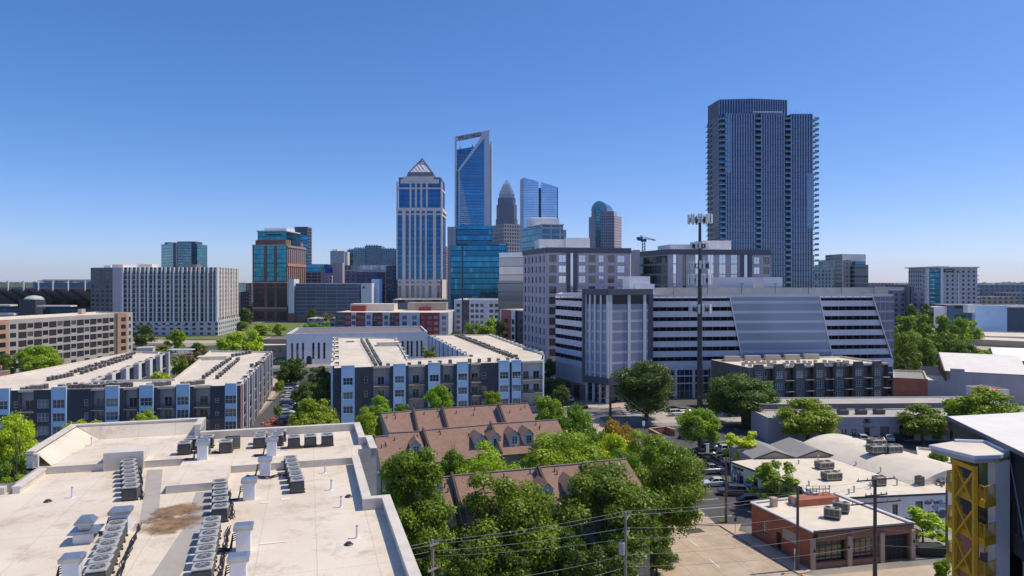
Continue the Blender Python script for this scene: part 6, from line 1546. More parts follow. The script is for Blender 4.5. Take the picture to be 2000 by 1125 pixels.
rest.build('balcony', [M['fin'], GL['teal']], B.root, kind='stuff')
m = MB()
for i in range(22): m.box((X(1472 + i * 5.6), Y0 + 1.2, zt), (.12, .12, 1.6 + (i > 12) * 1.4 * (i % 2)))
for p0, p1 in ((1472, 1530),): m.box(((X(p0) + X(p1)) / 2, Y0 + 1, zt + .9), (X(p1) - X(p0), .1, .7))
m.build('roof_screen', M['white_metal'], B.root)
B.finish()

# ---- left side of the skyline
B, pts, zt = simple('teal glass tower rising behind the wide white block, far left', (315, 342, 374), (940, 900, 905), 474, [GL['teal'], gridm('teal_b', (.2, .3, .35), (.12, .26, .32), 1.6, 3.6, .9, .7, .3, .08, .8), GL['teal'], GL['teal']])
m = MB(); m.box((P(383, 925)[0], 930, 0), (scale(392, 925) - scale(374, 925), 30, zt - 1)); m.build('glass_wing', GL['teal'], B.root); m = MB(); m.box((P(341.5, 896)[0], 897, 0), (3.5, 4, zt)); m.build('dark_seam', M['slate'], B.root)
rbox(B, 'rooftop_plant', M['slate'], 346, 382, 915, 20, zt - 1, zt + 2.5); rbox(B, 'rooftop_plant', M['slate'], 322, 336, 925, 10, zt - 1, zt + 2); B.finish()
B, pts, zt = simple('slender slate-blue tower behind the brick and glass tower', (577, 601, 609), (812, 800, 806), 444, [GL['deep'], gridm('sl', (.2, .22, .3), (.07, .11, .18), 2, 3.6, .7, .8, .3), M['stone'], GL['deep']])
B.g('crown_band', M['slate']).box((P(589, 801)[0], 802, zt - 8), (scale(601, 800) - scale(577, 800) + .6, 6, 8.6)); B.finish()
# brick and glass tower
Y0 = 613; B = bld('office_tower', 'red brick and teal glass office tower left of centre', 'tower', P(562, Y0)); X = lambda px: scale(px, Y0); Z = lambda py: ZT(py, Y0)
a, b, c = P(493, 618), P(561, 613), P(597, 664); pts = fp3(a, b, c) if False else [a, b, c, (c[0] - 33, c[1] + 4)]
M['brick_far'] = plain('brick_far', (.25, .105, .085), .85, .1, .1); sideg = gridm('side_brick', (.4, .2, .15), (.05, .04, .05), 5.6, 60, .45, 1.0, .3, .15, .3, .85, hi=0)
mass(B, pts, 0, Z(478), [M['brick_far'], sideg, M['brick_far'], M['brick_far']], ['front_wall', 'side_wall', 'front_wall', 'front_wall'])
d = (V2(b) - V2(a)).normalized(); L = (V2(b) - V2(a)).length; n = Vector((d.y, -d.x))
tg = gridm('teal_panel', (.03, .07, .09), (.03, .2, .27), 2.2, 4, .96, .93, .25, .05, .85, .4); dg = gridm('dark_panel', (.03, .03, .04), (.015, .02, .03), 2.2, 4, .92, .85, .4, .1, .3)
for y0, y1, mt in ((513, 480, tg), (549, 515, tg), (559.5, 555, dg), (599, 563, dg), (624, 609, dg)):
    for u0, u1 in ((.05, .34), (.43, .63), (.71, .98)):
        p, q = V2(a) + d * (u0 * L) + n * .15, V2(a) + d * (u1 * L) + n * .15; m = MB(); m.wall(p, q, Z(y0), Z(y1)); m.build('glass_panel', mt, B.root)
for y0 in (478.5, 551.5, 602): m = MB(); p, q = V2(a) + n * .3, V2(b) + n * .3; m.beam((*p, Z(y0)), (*q, Z(y0)), .6, 1.2); m.build('cornice', M['tan'], B.root)
p, q = V2(b) + Vector((.3, 0)), V2(c) + Vector((.3, 0)); m = MB(); m.beam((*p, Z(481)), (*q, Z(481)), .8, 1.6); m.beam((*p, Z(517)), (*q, Z(517)), .5, 2.5); m.build('cornice', plain('orange_stone', (.5, .27, .2), .8, .1, .1), B.root)
up_ = inset(pts, 2.0); mass(B, up_, Z(478), Z(468), [M['brick_far'], sideg, M['brick_far'], M['brick_far']], 'upper_wall')
g0 = [P(503, 622), P(559, 617), P(587, 653), P(580, 662), P(508, 640)]; mass(B, g0, Z(478), Z(451), tg, 'top_glass'); m = MB(); m.prism([(q_[0] + (q_[0] - X(545)) * .03, q_[1] - 1.0) for q_ in g0], Z(451), Z(449)); m.build('roof_eave', M['white_metal'], B.root)
g1 = [P(516, 628), P(560, 624), P(576, 648), P(520, 650)]; m = MB(); m.prism(g1, Z(449), Z(443)); m.build('penthouse', M['stone'], B.root)
m = MB()
for i in range(9): m.box((X(518 + i * 3.3), Y0 + 5.2 - i * .24, Z(459)), (1.0, .3, 1.4 - .3 * (i % 2)))
m.build('sign_strip', M['sign_dark'], B.root); B.finish()
# slatted garage with white corner
Y0 = 600; B = bld('parking_garage', 'slatted grey garage with a white corner tower and dark arrowhead emblem', 'parking garage', P(640, Y0)); X = lambda px: scale(px, Y0); Z = lambda py: ZT(py, Y0)
sl_ = gridm('slats', (.3, .33, .42), (.1, .125, .19), 9, 3.1, .97, .82, .15, .4, .2, .6, wob=0)
B.g('slat_screen', sl_).box(((X(577) + X(703)) / 2, Y0 + 25, 6), (X(703) - X(577), 50, Z(555) - 6)); B.g('base', M['dark_stone']).box(((X(577) + X(703)) / 2, Y0 + 25.5, 0), (X(703) - X(577), 49, 6))
B.g('corner_tower', M['white_paint']).box(((X(564) + X(575)) / 2, Y0 + 6, 8), (X(575) - X(564), 14, Z(545) - 8)); B.g('brick_corner', M['brick_far']).box(((X(563) + X(577)) / 2, Y0 + 6, 0), (X(577) - X(563), 15, 8))
B.g('logo_tower', M['white_paint']).box(((X(706) + X(727)) / 2, Y0 + 5, 0), (X(727) - X(706), 14, Z(553))); B.g('blue_tower', M['blue_siding']).box(((X(721) + X(736)) / 2, Y0 + 18, 0), (X(736) - X(721), 14, Z(545)))
B.g('top_rail', M['white_metal']).box(((X(577) + X(703)) / 2, Y0 + .3, Z(555)), (X(703) - X(577), .5, .8))
m = MB(); y_ = Y0 - 2.3; m.face([(X(708.3), y_, Z(564.2)), (X(711.6), y_, Z(562.3)), (X(714.9), y_, Z(564.2)), (X(711.6), y_, Z(557.5))]); m.build('emblem', plain('emblem', (.01, .03, .09), .5), B.root)
B.finish()
# assorted mid-rises
def midrise(label, pxs, Ys, top, mat, name='mid_rise', D=25, extra=None):
    B, pts, zt = simple(label, pxs, Ys, top, mat, name, 'building', D)
    if extra: extra(B, pts, zt)
    B.finish()
midrise('cream hotel block with a paired white bay, far behind the garage', (645, 672), (980, 980), 490, gridm('cream_bay', (.5, .51, .55), (.3, .34, .42), 9, 3.4, .35, .9, .1, .2, .3), extra=lambda B, p, z: rbox(B, 'penthouse', M['stone'], 649, 659, 985, 10, z, z + 2.5))
midrise('small tan block beside the cream hotel block', (670, 679), (985, 985), 492, M['stone'], D=12)
tw = gridm('teal_wide', (.2, .3, .38), (.06, .15, .22), 3.2, 3.4, .55, .6, .5, .08, .6)
for lb, p0, p1, top in (('bluest bay of the teal residential row behind the pyramid tower', 678, 691, 488), ('second bay of the teal residential row with a toothed roof', 690, 714, 485), ('tallest middle bay of the teal residential row', 712, 745, 480), ('right bay of the teal residential row beside the pyramid tower', 744, 776, 486)):
    midrise(lb, (p0, p1), (1000 + (p0 % 7), 1000 + (p0 % 7)), top, tw if p0 > 680 else GL['deep'], extra=lambda B, p, z: [rbox(B, 'roof_tooth', M['slate'], p0 + 3 + 5 * i, p0 + 5 + 5 * i, 1010, 4, z, z + 1.8) for i in range(int((p1 - p0) / 6))])
pg = gridm('garage_b', (.42, .42, .46), (.05, .06, .09), 6, 3.2, .85, .6, .4, .3, .2)
midrise('open grey garage between brick tower and purple hotel', (597, 627), (690, 690), 530, pg)
midrise('dark glass roofline block behind the open grey garage', (596, 640), (760, 760), 516, GL['deep'], D=20)
midrise('narrow grey slab left of the blue-capped stair', (626, 636), (680, 680), 525, M['grey_stucco'])
midrise('white stair shaft with a bright blue cap', (634, 648), (670, 670), 527, gridm('white_stair', (.55, .53, .62), (.12, .1, .2), 4, 3.4, .35, .5, .3), D=15, extra=lambda B, p, z: rbox(B, 'blue_cap', plain('cap_blue', (.02, .04, .5), .5), 635, 650, 668, 10, z - 3, z + 2.2))
midrise('tall tan stair tower beside the purple hotel', (650, 669, 673), (665, 660, 664), 513, M['grey_stucco'], extra=lambda B, p, z: None)
midrise('purple and cream hotel with small square windows', (663, 737), (668, 668), 531, gridm('purple_hotel', (.22, .19, .33), (.015, .015, .04), 5.2, 3.9, .42, .5, .5, .1, .2), D=20)
midrise('glass hall with white curved canopy behind the purple hotel', (672, 757), (760, 760), 518, gridm('canopy_hall', (.55, .57, .6), (.3, .38, .46), 4, 12, .85, .9, .2, .1, .6), D=30)
midrise('slate end block right of the purple hotel', (737, 752), (655, 655), 531, gridm('slate_dots', (.1, .1, .17), (.02, .02, .05), 4, 3.4, .4, .6, .4), D=30)
midrise('slate balcony block left of the pyramid tower base', (754, 775), (660, 662), 519, gridm('slate_balc', (.17, .2, .28), (.03, .05, .08), 6, 3.4, .7, .55, .5), D=30)
midrise('thin dark slab peeking between pyramid tower and blue office', (864, 871), (900, 900), 481, gridm('thin_slab', (.35, .33, .36), (.03, .03, .05), 4, 3.4, .6, .55, .3), D=20)
midrise('low pale podium below the pyramid tower', (767, 880), (560, 560), 585, gridm('podium', (.34, .33, .34), (.08, .09, .1), 14, 8, .4, .4, .3), name='podium', D=40)
# wide white apartment block
Y0 = 450; a0, a1, a2, a3, a4 = P(177, 466), P(220, 456), P(241, 452), P(424, 450), P(466, 505)
B = bld('apartment_tower', 'wide white balconied apartment block, left of the brick tower', 'building', a3); zt = ZT(522, Y0)
whg = gridm('white_front', (.22, .24, .26), (.025, .05, .06), 3.2, 3.05, .86, .78, .5, .1, .4, .7); whs = gridm('white_side', (.62, .58, .54), (.04, .04, .045), 4.6, 3.05, .45, .66, .5, .1, .4); tlg = gridm('teal_left', (.12, .15, .17), (.03, .05, .06), 5, 3.05, .6, .6, .8, .08, .5)
back = [(a4[0] - 55, a4[1] + 8), (a0[0] + 3, a0[1] + 14)]
poly = [a0, a1, a2, a3, a4] + back; mass(B, poly, 0, zt, [tlg, M['grey_stucco'], whg, whs, whg, whg, tlg], ['teal_wall', 'grey_wall', 'front_wall', 'side_wall', 'front_wall', 'front_wall', 'teal_wall'])
d = (V2(a3) - V2(a2)).normalized(); L = (V2(a3) - V2(a2)).length; n = Vector((d.y, -d.x)); an = math.atan2(d.y, d.x)
nbays = 11
for i in range(nbays + 1):
    c = V2(a2) + d * (L * i / nbays) + n * .4
    m = MB(); m.box((c.x, c.y, 9), (1.05, 1.2, zt - 9), an); m.build('white_pier', M['white_paint'], B.root)
    if i < nbays:
        c2 = c + d * (L / nbays * .55); m = MB(); m.box((c2.x, c2.y, 9), (.6, 1.0, zt - 9), an); m.build('white_pier', M['white_paint'], B.root)
bal = MB(); k = 0
for i in range(nbays):
    for f in range(2, int(zt / 3.05)):
        c = V2(a2) + d * (L * (i + .33) / nbays) + n * .5; m = MB(); m.box((c.x, c.y, f * 3.05), (L / nbays * .36, 1.6, .22), an); m.box((c.x + n.x * .75, c.y + n.y * .75, f * 3.05 + .22), (L / nbays * .36, .08, .85), an, 1)
        if k < 100: m.build('balcony', [M['white_paint'], M['dark_metal']], B.root)
        k += 1
d2 = (V2(a4) - V2(a3)).normalized(); L2 = (V2(a4) - V2(a3)).length; n2 = Vector((d2.y, -d2.x))
for i in range(8):
    c = V2(a3) + d2 * (L2 * (i + .1) / 8) + n2 * .3; m = MB(); m.box((c.x, c.y, 12), (2.2, .8, zt - 12), math.atan2(d2.y, d2.x)); m.build('cream_pier', M['stone'], B.root)
m = MB(); q = [V2(a2) + n * 1.2, V2(a3) + n * 1.2 + d * 1, V2(a4) + n2 * 1.0, V2(a4) - n2 * 3, V2(a2)]; m.prism([tuple(x_) for x_ in q], 0, 9.5); m.build('podium', gridm('podium_w', (.55, .56, .6), (.05, .06, .08), 5, 3.1, .45, .45, .4), B.root)
rbox(B, 'penthouse', M['stone'], 219, 240, 458, 16, zt - .8, zt + 2.0); rbox(B, 'penthouse', M['stone'], 270, 297, 466, 8, zt - .8, zt + 2.4); rbox(B, 'penthouse', M['dark_stone'], 366, 384, 466, 8, zt - .8, zt + 2.2); rbox(B, 'penthouse', M['stone'], 203, 216, 466, 8, zt - .8, zt + 1.6)
B.finish()
# beige stone apartments
a, b = P(-60, 250), P(223, 316); c = P(248, 321); zt = 20.6; fs = [-.5 + 3.35 * k for k in range(6)]
B = bld('apartment_block', 'beige stone apartment block with orange brick ends, far left', 'building', b)
w2 = [(.5, 2.6, .6, 1.9, 2, 2, M['dark_metal'], M['pane'])]; wb = [(.5, 3.6, .1, 2.5, 3, 1, M['dark_metal'], M['dark_inside'])]
bs = []
for i in range(3): bs += [dict(w=4, off=0, mat=M['beige_stone'], win=w2)]
bs += [dict(w=6, off=.3, mat=M['orange_brick'], win=w2), dict(w=5, off=0, mat=M['beige_stone'], win=w2)]
for i in range(7): bs += [dict(w=4.6, off=0, mat=M['beige_stone'], win=wb), dict(w=3.6, off=0, mat=M['beige_stone'], win=w2)]
B.bays(a, b, 0, zt, fs, bs); B.bays(b, c, 0, zt, fs, [dict(w=3, off=0, mat=M['brown_brick']), dict(w=10, off=.3, mat=M['orange_brick'], win=[(.6, 2.2, .6, 1.9, 2, 2, M['dark_metal'], M['pane'])])])
e = P(259, 328); d = (c[0] - 60, c[1] + 30); B.bays(c, e, 0, zt, fs, [dict(w=8, off=0, mat=M['beige_stone'], win=w2)])
f = (a[0] - 22, a[1] + 8); g_ = (e[0] - 22, e[1] + 8)
B.wall(e, g_, 0, zt, M['beige_stone']); B.wall(g_, f, 0, zt, M['beige_stone']); B.wall(f, a, 0, zt, M['beige_stone'])
B.roof([a, b, c, e, g_, f], zt - .6, M['roof_white'], .6, .5, M['roof_white']); rbox(B, 'roof_plant', M['tan'], 152, 159, 312, 3, zt, zt + 2.2); B.finish()
# stadium
Y0 = 560; B = bld('stadium', 'grey stadium bowl with leaning buttresses and white masts, far left', 'stadium', P(90, Y0)); X = lambda px: scale(px, Y0); Z = lambda py: ZT(py, Y0)
M['bowl'] = plain('bowl', (.22, .21, .22), .8, .12, .05); M['bowl_dark'] = plain('bowl_dark', (.05, .055, .08), .7, .15, .05)
m = MB(); xs = [X(p) for p in (-90, 185)]
m.face([(xs[0], Y0 + 18, Z(586)), (xs[1], Y0 + 18, Z(586)), (xs[1], Y0, Z(564)), (xs[0], Y0, Z(564))]); m.face([(xs[0], Y0, Z(564)), (xs[1], Y0, Z(564)), (xs[1], Y0, Z(561.5)), (xs[0], Y0, Z(561.5))]); m.face([(xs[0], Y0, Z(561.5)), (xs[1], Y0, Z(561.5)), (xs[1], Y0 + 40, Z(575)), (xs[0], Y0 + 40, Z(575))]); m.build('upper_deck', M['bowl'], B.root)
m = MB(); m.box(((xs[0] + xs[1]) / 2, Y0 + 30, 0), (xs[1] - xs[0], 22, Z(585))); m.build('concourse', M['bowl_dark'], B.root)
m = MB()
for i in range(6):
    p = X(-10 + i * 36); m.face([(p + 14 * math.cos(t2), Y0 + 18.6, Z(600) + 6 * math.sin(t2)) for t2 in [math.pi * k / 10 for k in range(11)]])
m.build('arch', M['black'], B.root)
for px in (17, 47, 76, 104, 134, 167, -12): 
    m = MB(); m.box((X(px), Y0 - .6, Z(568)), (.8, .8, Z(548) - Z(568))); m.build('mast', M['white_metal'], B.root); m = MB(); m.beam((X(px) + 1, Y0 - .5, Z(565)), (X(px) + 4.5, Y0 + 17.5, Z(590)), 1.4, 1.4); m.build('buttress', M['bowl_dark'], B.root)
m = MB(); far = [(X(p), Y0 + 190) for p in (-150, 210)]; m.box((X(30), Y0 + 190, 5), (220, 20, ZT(552, Y0 + 190) - 5)); m.build('far_stand', plain('stand_blue', (.13, .22, .3), .8, .2, .1), B.root)
m = MB(); y2 = Y0 + 185
for i in range(40): m.box((P(84 + i * 2.4, y2)[0], y2, ZT(553, y2)), (.5, .5, ZT(545.5, y2) - ZT(553, y2)))
m.box((P(130, y2)[0], y2, ZT(550, y2)), (60, .8, 1.2)); m.build('light_rail', M['slate'], B.root)
m = MB(); m.box((X(90), Y0 - 16, 0), (X(106) - X(75), 12, Z(584))); m.build('entrance_tower', M['bowl_dark'], B.root); m = MB()
rings = [[(X(90) + rr * math.cos(2 * math.pi * k / 20), Y0 - 14 + rr * math.sin(2 * math.pi * k / 20), z) for k in range(20)] for rr, z in ((6.8, Z(585)), (6.6, Z(582)), (4.6, Z(578)), (.3, Z(576)))]; m.loft(rings, 0, False); m.build('dome', plain('dome', (.5, .55, .48), .5, .1, .1), B.root)
for p0, p1, y0, y1 in ((6, 72, 613, 609), (115, 178, 597, 594.5), (30, 66, 596, 593)):
    m = MB(); m.box(((X(p0) + X(p1)) / 2, Y0 - 22, Z(y0)), (X(p1) - X(p0), 8, Z(y1) - Z(y0)), -.04 if p0 == 30 else 0); m.build('canopy', M['stone'], B.root)
m = MB(); m.box(((X(-40) + X(180)) / 2, Y0 - 8, 0), (X(180) - X(-40), 10, Z(602))); m.build('lower_hall', GL['deep'], B.root); B.finish()

# ---- red-white apartments, grey-white apartments, mirrored office, coral block
Y0 = 360; a, b = P(655, 362), P(876, 357); zt = ZT(610, Y0)
B = bld('apartment_block', 'red and pale grey apartment block with white roofs, centre', 'building', a); fs = [0, 3.05, 6.1, 9.15, 12.2, 15.2]
wr = [(.3, 1.5, .8, 1.5, 2, 2, M['white_metal'], M['pane']), (.7, 1.5, .8, 1.5, 2, 2, M['white_metal'], M['pane'])]; wg = [(.5, 2.2, .4, 2.1, 2, 1, M['white_metal'], M['pane'])]
bs = []
for wd, mt, wn, off in ((16, 'slate', wg, 0), (12, 'red_paint', wr, 0), (8, 'pale_stucco', wg, .4), (16, 'red_paint', wr, 0), (12, 'pale_stucco', wg, .4), (8, 'slate', wg, -1), (10, 'red_paint', wr, 0), (12, 'pale_stucco', wg, .4), (8, 'slate', wg, -1), (9, 'red_paint', wr, 0), (34, 'pale_stucco', [(.25, 2.4, .3, 2.2, 2, 1, M['white_metal'], M['pane_blue']), (.75, 2.4, .3, 2.2, 2, 1, M['white_metal'], M['pane_blue'])], .4), (34, 'red_paint', [(.15, 1.5, .8, 1.5, 2, 2, M['white_metal'], M['pane']), (.5, 2.2, .8, 1.5, 3, 2, M['white_metal'], M['pane']), (.82, 2.2, .8, 1.5, 3, 2, M['white_metal'], M['pane'])], 0), (15, 'pale_stucco', wg, .3)):
    bs.append(dict(w=wd, off=off, mat=M[mt], win=wn, bal=mt == 'slate', out=.9))
B.bays(a, b, 0, zt, fs, bs); pts = box_fp(a, b, 42)
for i in range(1, 4): B.wall(pts[i], pts[(i + 1) % 4], 0, zt, M['pale_stucco'])
B.roof(pts, zt - .5, M['roof_white'], .5, .5)
rbox(B, 'red_wall', M['red_paint'], 686, 714, 385, 2, zt - .5, zt + 2.6); rbox(B, 'upper_roof', M['roof_white'], 684, 770, 390, 12, zt - .5, zt + 3.4); rbox(B, 'red_wall', M['red_paint'], 818, 842, 392, 1.5, zt - .5, zt + 1.6); rbox(B, 'upper_roof', M['tan'], 796, 872, 396, 10, zt - .5, zt + 4)
B.finish()
Y0 = 370; a, b = P(887, 372), P(976, 368); zt = ZT(585, Y0); B = bld('apartment_block', 'white and grey gridded apartment block below the blue glass office', 'building', a); fs = [3.0 * k for k in range(9)]
s1 = [(.5, 2.0, .7, 1.7, 2, 2, M['dark_metal'], M['pane'])]
B.bays(a, b, 0, zt, fs, [dict(w=16, off=0, mat=M['pale_stucco'], win=s1, low=M['tan'], lowz=9), dict(w=14, off=-.4, mat=M['slate'], win=s1, low=M['tan'], lowz=9), dict(w=30, off=.3, mat=M['white_paint'], win=[(.2, 1.8, .7, 1.7, 2, 2, M['dark_metal'], M['pane']), (.5, 1.8, .7, 1.7, 2, 2, M['dark_metal'], M['pane']), (.82, 1.8, .7, 1.7, 2, 2, M['dark_metal'], M['pane'])]), dict(w=8, off=0, mat=M['white_paint']), dict(w=9, off=0, mat=M['white_paint'], win=s1), dict(w=12, off=0, mat=M['white_paint'], win=s1)])
pts = box_fp(a, b, 30)
for i in range(1, 4): B.wall(pts[i], pts[(i + 1) % 4], 0, zt, M['slate'])
B.roof(pts, zt - .6, M['roof_white'], .6, .5); B.finish()
Y0 = 335; mg = gridm('mirror_rose_tint', (.3, .28, .3), (.5, .44, .46), 20, 4.3, 1, .93, .25, .05, .9, .4); mg2 = gridm('mirror_grey', (.2, .21, .24), (.24, .27, .34), 20, 4.3, 1, .88, .3, .08, .85, .4)  # pinkish reflections of neighbours are put into the glass colour
B, pts, zt = simple('mirrored office with rosy reflections tinted into its glass, left of the grey office', (975, 1000, 1026), (352, 348, 345), 493, [mg, mg, mg, mg], name='office_building'); m = MB(); a_, b_2 = V2(P(973, 346)), V2(P(1027, 338)); d_ = (b_2 - a_).normalized(); n_2 = Vector((d_.y, -d_.x))
m.prism([tuple(a_), tuple(b_2), tuple(b_2 - n_2 * 4), tuple(a_ - n_2 * 4)], 0, ZT(548, 342)); m.build('lower_glass', mg2, B.root)
B.finish()
Y0 = 325; a, b = P(977, 325), P(1023, 312); B = bld('apartment_block', 'coral and white low block with dark colonnade base', 'building', a); zt = ZT(604, Y0)
B.bays(a, b, 8, zt, [8.5, 12, 15.5], [dict(w=2, off=0, mat=M['white_paint']), dict(w=11, off=.3, mat=M['coral'], win=[(.5, 3.2, .6, 1.8, 3, 1, M['dark_metal'], M['pane'])]), dict(w=5, off=0, mat=M['white_paint'], win=[(.5, 2, .2, 2.2, 2, 1, M['dark_metal'], M['pane'])]), dict(w=10, off=-1, mat=M['slate'], win=s1)])
pts = box_fp(a, b, 30); B.wall(a, b, 0, 8, M['lilac_dark'], [(1 + 2.1 * i, 2.2 + 2.1 * i, .5, 7, 1, 1, M['dark_metal'], M['dark_inside']) for i in range(5)], rec=.8)
for i in range(1, 4): B.wall(pts[i], pts[(i + 1) % 4], 0, zt, M['slate'])
B.roof(pts, zt - .5, M['roof_white'], .5, .4); B.finish()

# ---- right side of the skyline
rg_ = gridm('beige_grid', (.46, .42, .42), (.07, .09, .12), 3.6, 3.8, .55, .6, .4, .08, .5)
B, pts, zt = simple('beige office with banded glass corners, right of the dark tower', (1612, 1645, 1691), (640, 612, 620), 496, [gridm('band_l', (.4, .4, .42), (.1, .14, .18), 20, 3.8, 1, .6, .3, .08, .7), M['stone'], M['stone'], M['stone']])
rbox(B, 'window_column', rg_, 1650, 1662, 611, 2, 0, ZT(508, 611)); rbox(B, 'glass_corner', gridm('band_r', (.28, .29, .32), (.06, .09, .12), 20, 3.8, 1, .62, .4, .08, .7), 1669, 1696, 606, 14, 0, ZT(517, 606)); rbox(B, 'glass_corner', GL['deep'], 1671, 1691, 609, 12, ZT(517, 606), ZT(510, 606)); rbox(B, 'glass_corner', gridm('band_m', (.3, .36, .42), (.1, .16, .2), 3, 3.8, .8, .7, .4, .08, .7), 1608, 1630, 610, 10, 0, ZT(508, 611)); B.finish()
midrise('pale green-grey mid-rise beside the dark tower base', (1590, 1629), (600, 602), 521, gridm('green_mid', (.4, .46, .48), (.1, .16, .19), 3.2, 3.3, .55, .7, .3, .08, .5))
Y0 = 500; a, b = P(1804, 502), P(1909, 498); zt = ZT(523, Y0)
B = bld('apartment_tower', 'white apartment tower with stacked balconies and dark sign band, right', 'tower', a); pts = box_fp(a, b, 24); wgd = gridm('white_tower', (.55, .54, .55), (.025, .03, .05), 3.6, 3.15, .4, .5, .3, .1, .4); mass(B, pts, 0, zt, wgd)
X = lambda px: scale(px, Y0); Z = lambda py: ZT(py, Y0)
for p0, p1, mt, y0, yt in ((1809, 1814, M['stone'], -1, 524), (1813, 1825, GL['deep'], -.6, 527), (1825, 1834, GL['deep'], -.8, 527), (1836, 1841, M['white_paint'], -1.3, 521), (1871, 1878, M['dark_inside'], -.5, 537), (1882, 1889, M['dark_inside'], -.5, 537), (1896.5, 1900, M['white_paint'], -1.3, 523), (1870, 1872, M['white_paint'], -1.2, 535), (1878, 1882, M['white_paint'], -1.2, 535), (1889, 1891, M['white_paint'], -1.2, 535)):
    m = MB(); m.box(((X(p0) + X(p1)) / 2, Y0 + y0 + 2.0, 0), (X(p1) - X(p0), 3, Z(yt))); m.build('facade_strip', mt, B.root)
for k in range(21):
    z = 8 + 3.15 * k
    if z < Z(531):
        for p0, p1 in ((1802, 1810), (1815, 1823), (1901, 1910)): m = MB(); m.box(((X(p0) + X(p1)) / 2, Y0 - .4, z), (X(p1) - X(p0), 2.4, .5)); m.build('balcony', M['white_paint'], B.root)
m = MB(); m.box(((X(1803) + X(1910)) / 2, Y0 + 11, Z(523)), (X(1910) - X(1803), 26, .7)); m.build('roof_slab', M['stone'], B.root); rbox(B, 'penthouse', M['stone'], 1834, 1853, 500, 14, Z(524), Z(519.5))
m = MB(); m.box(((X(1843) + X(1862)) / 2, Y0 - .3, Z(531.5)), (X(1862) - X(1843), .6, Z(526) - Z(531.5))); m.build('sign_band', M['black'], B.root)
m = MB()
for i in range(12): m.box((X(1845.5 + i * 1.15), Y0 - .7, Z(529.2)), (.26 + .08 * (i % 2), .2, .55))
m.build('sign_lettering', M['white_metal'], B.root); m = MB(); m.box(((X(1862) + X(1888)) / 2, Y0 - .2, Z(531.5)), (X(1888) - X(1862), .5, Z(526.5) - Z(531.5))); m.build('top_glass', GL['teal'], B.root); B.finish()
midrise('long hazy grey hospital block at the far right', (1912, 2090), (760, 740), 556, gridm('hosp', (.36, .35, .4), (.13, .14, .19), 5, 4, .4, .55, .3, .2, .2), D=40)
midrise('slate gabled apartment block behind the garage end, right', (1744, 1806), (430, 430), 567, gridm('slate_apt', (.22, .24, .3), (.05, .06, .09), 4, 3.2, .45, .55, .4, .1, .3), D=20, extra=lambda B, p, z: [rbox(B, 'dark_bay', M['slate'], 1771 + 8 * i, 1777 + 8 * i, 428, 3, 8, z + 2.5) for i in range(2)])
midrise('white-topped low block between garage and white tower', (1733, 1766), (560, 560), 561, M['pale_stucco'], D=20)
midrise('blue-panelled low arts building right of the round trees', (1853, 1967), (400, 395), 596, gridm('blue_low', (.1, .17, .3), (.03, .09, .12), 12, 9, .5, .6, .3, .08, .6), D=25, extra=lambda B, p, z: [rbox(B, 'pale_panel', M['blue_siding'], 1905, 1967, 392, 3, 0, z), rbox(B, 'white_end', M['white_paint'], 1824, 1854, 402, 10, 0, z - 1), rbox(B, 'white_block', M['white_paint'], 1890, 1905, 391, 4, z - 4, z + .6)])
midrise('dark low shops with white rooftop pipes, far right', (1966, 2040), (420, 415), 600, M['slate'], D=25, extra=lambda B, p, z: [rbox(B, 'roof_duct', M['white_metal'], 1912 + 7 * i, 1917 + 7 * i, 424, 3, z - .2, z + 1.3) for i in range(16)])
for lb, px, py, Yq in (('small orange pyramid roof beyond the garage end', 1640, 562, 700), ('small orange pyramid roof left of the white tower', 1797, 562, 620)):
    x, y = P(px, Yq); B = bld('house', lb, 'house', (x, y)); z1 = ZT(py + 5, Yq); w_ = 5; m = MB(); m.box((x, y, 0), (2 * w_, 2 * w_, z1)); m.build('wall', M['stone'], B.root); m = MB()
    q = [(x - w_ - .6, y - w_ - .6, z1), (x + w_ + .6, y - w_ - .6, z1), (x + w_ + .6, y + w_ + .6, z1), (x - w_ - .6, y + w_ + .6, z1)]; 
    for i in range(4): m.face([q[i], q[(i + 1) % 4], (x, y, z1 + 3.2)])
    m.build('roof', plain('orange_roof' + str(px), (.65, .22, .1), .8), B.root)
# scattered far rooftops filling the city floor
rg = random.Random(21)
cols = [M['stone'], M['grey_stucco'], M['tan'], M['pale_stucco'], M['dark_stone'], M['beige_stone']]; cn = ['stone-coloured', 'grey', 'tan', 'pale', 'dark', 'beige']
spots = [(440, 470, 640, 570), (1700, 1730, 700, 556), (1916, 1990, 560, 580), (1700, 1745, 900, 553), (1745, 1800, 820, 556), (468, 492, 760, 553), (1968, 2020, 700, 572), (600, 655, 430, 622), (1215, 1243, 520, 540)]
desc = ['behind the wide white block', 'just right of the beige office', 'right of the white balconied tower', 'on the hazy horizon past the garage', 'on the horizon left of the white tower', 'between white block and brick tower', 'at the far right edge', 'below the slatted garage', 'between the two grey offices']
for i, (p0, p1, Yq, top) in enumerate(spots):
    j = i % 6; midrise('low %s block %s' % (cn[j], desc[i]), (p0, p1), (Yq, Yq), top, gridm('lowfar%d' % i, tuple(cols[j].node_tree.nodes['Principled BSDF'].inputs['Base Color'].default_value)[:3] if False else ((.4, .38, .37), (.33, .33, .37), (.45, .37, .3), (.46, .48, .53), (.2, .17, .17), (.42, .38, .34))[j], (.06, .07, .09), 4.5, 3.4, .5, .5, .4, .1, .3), D=20)
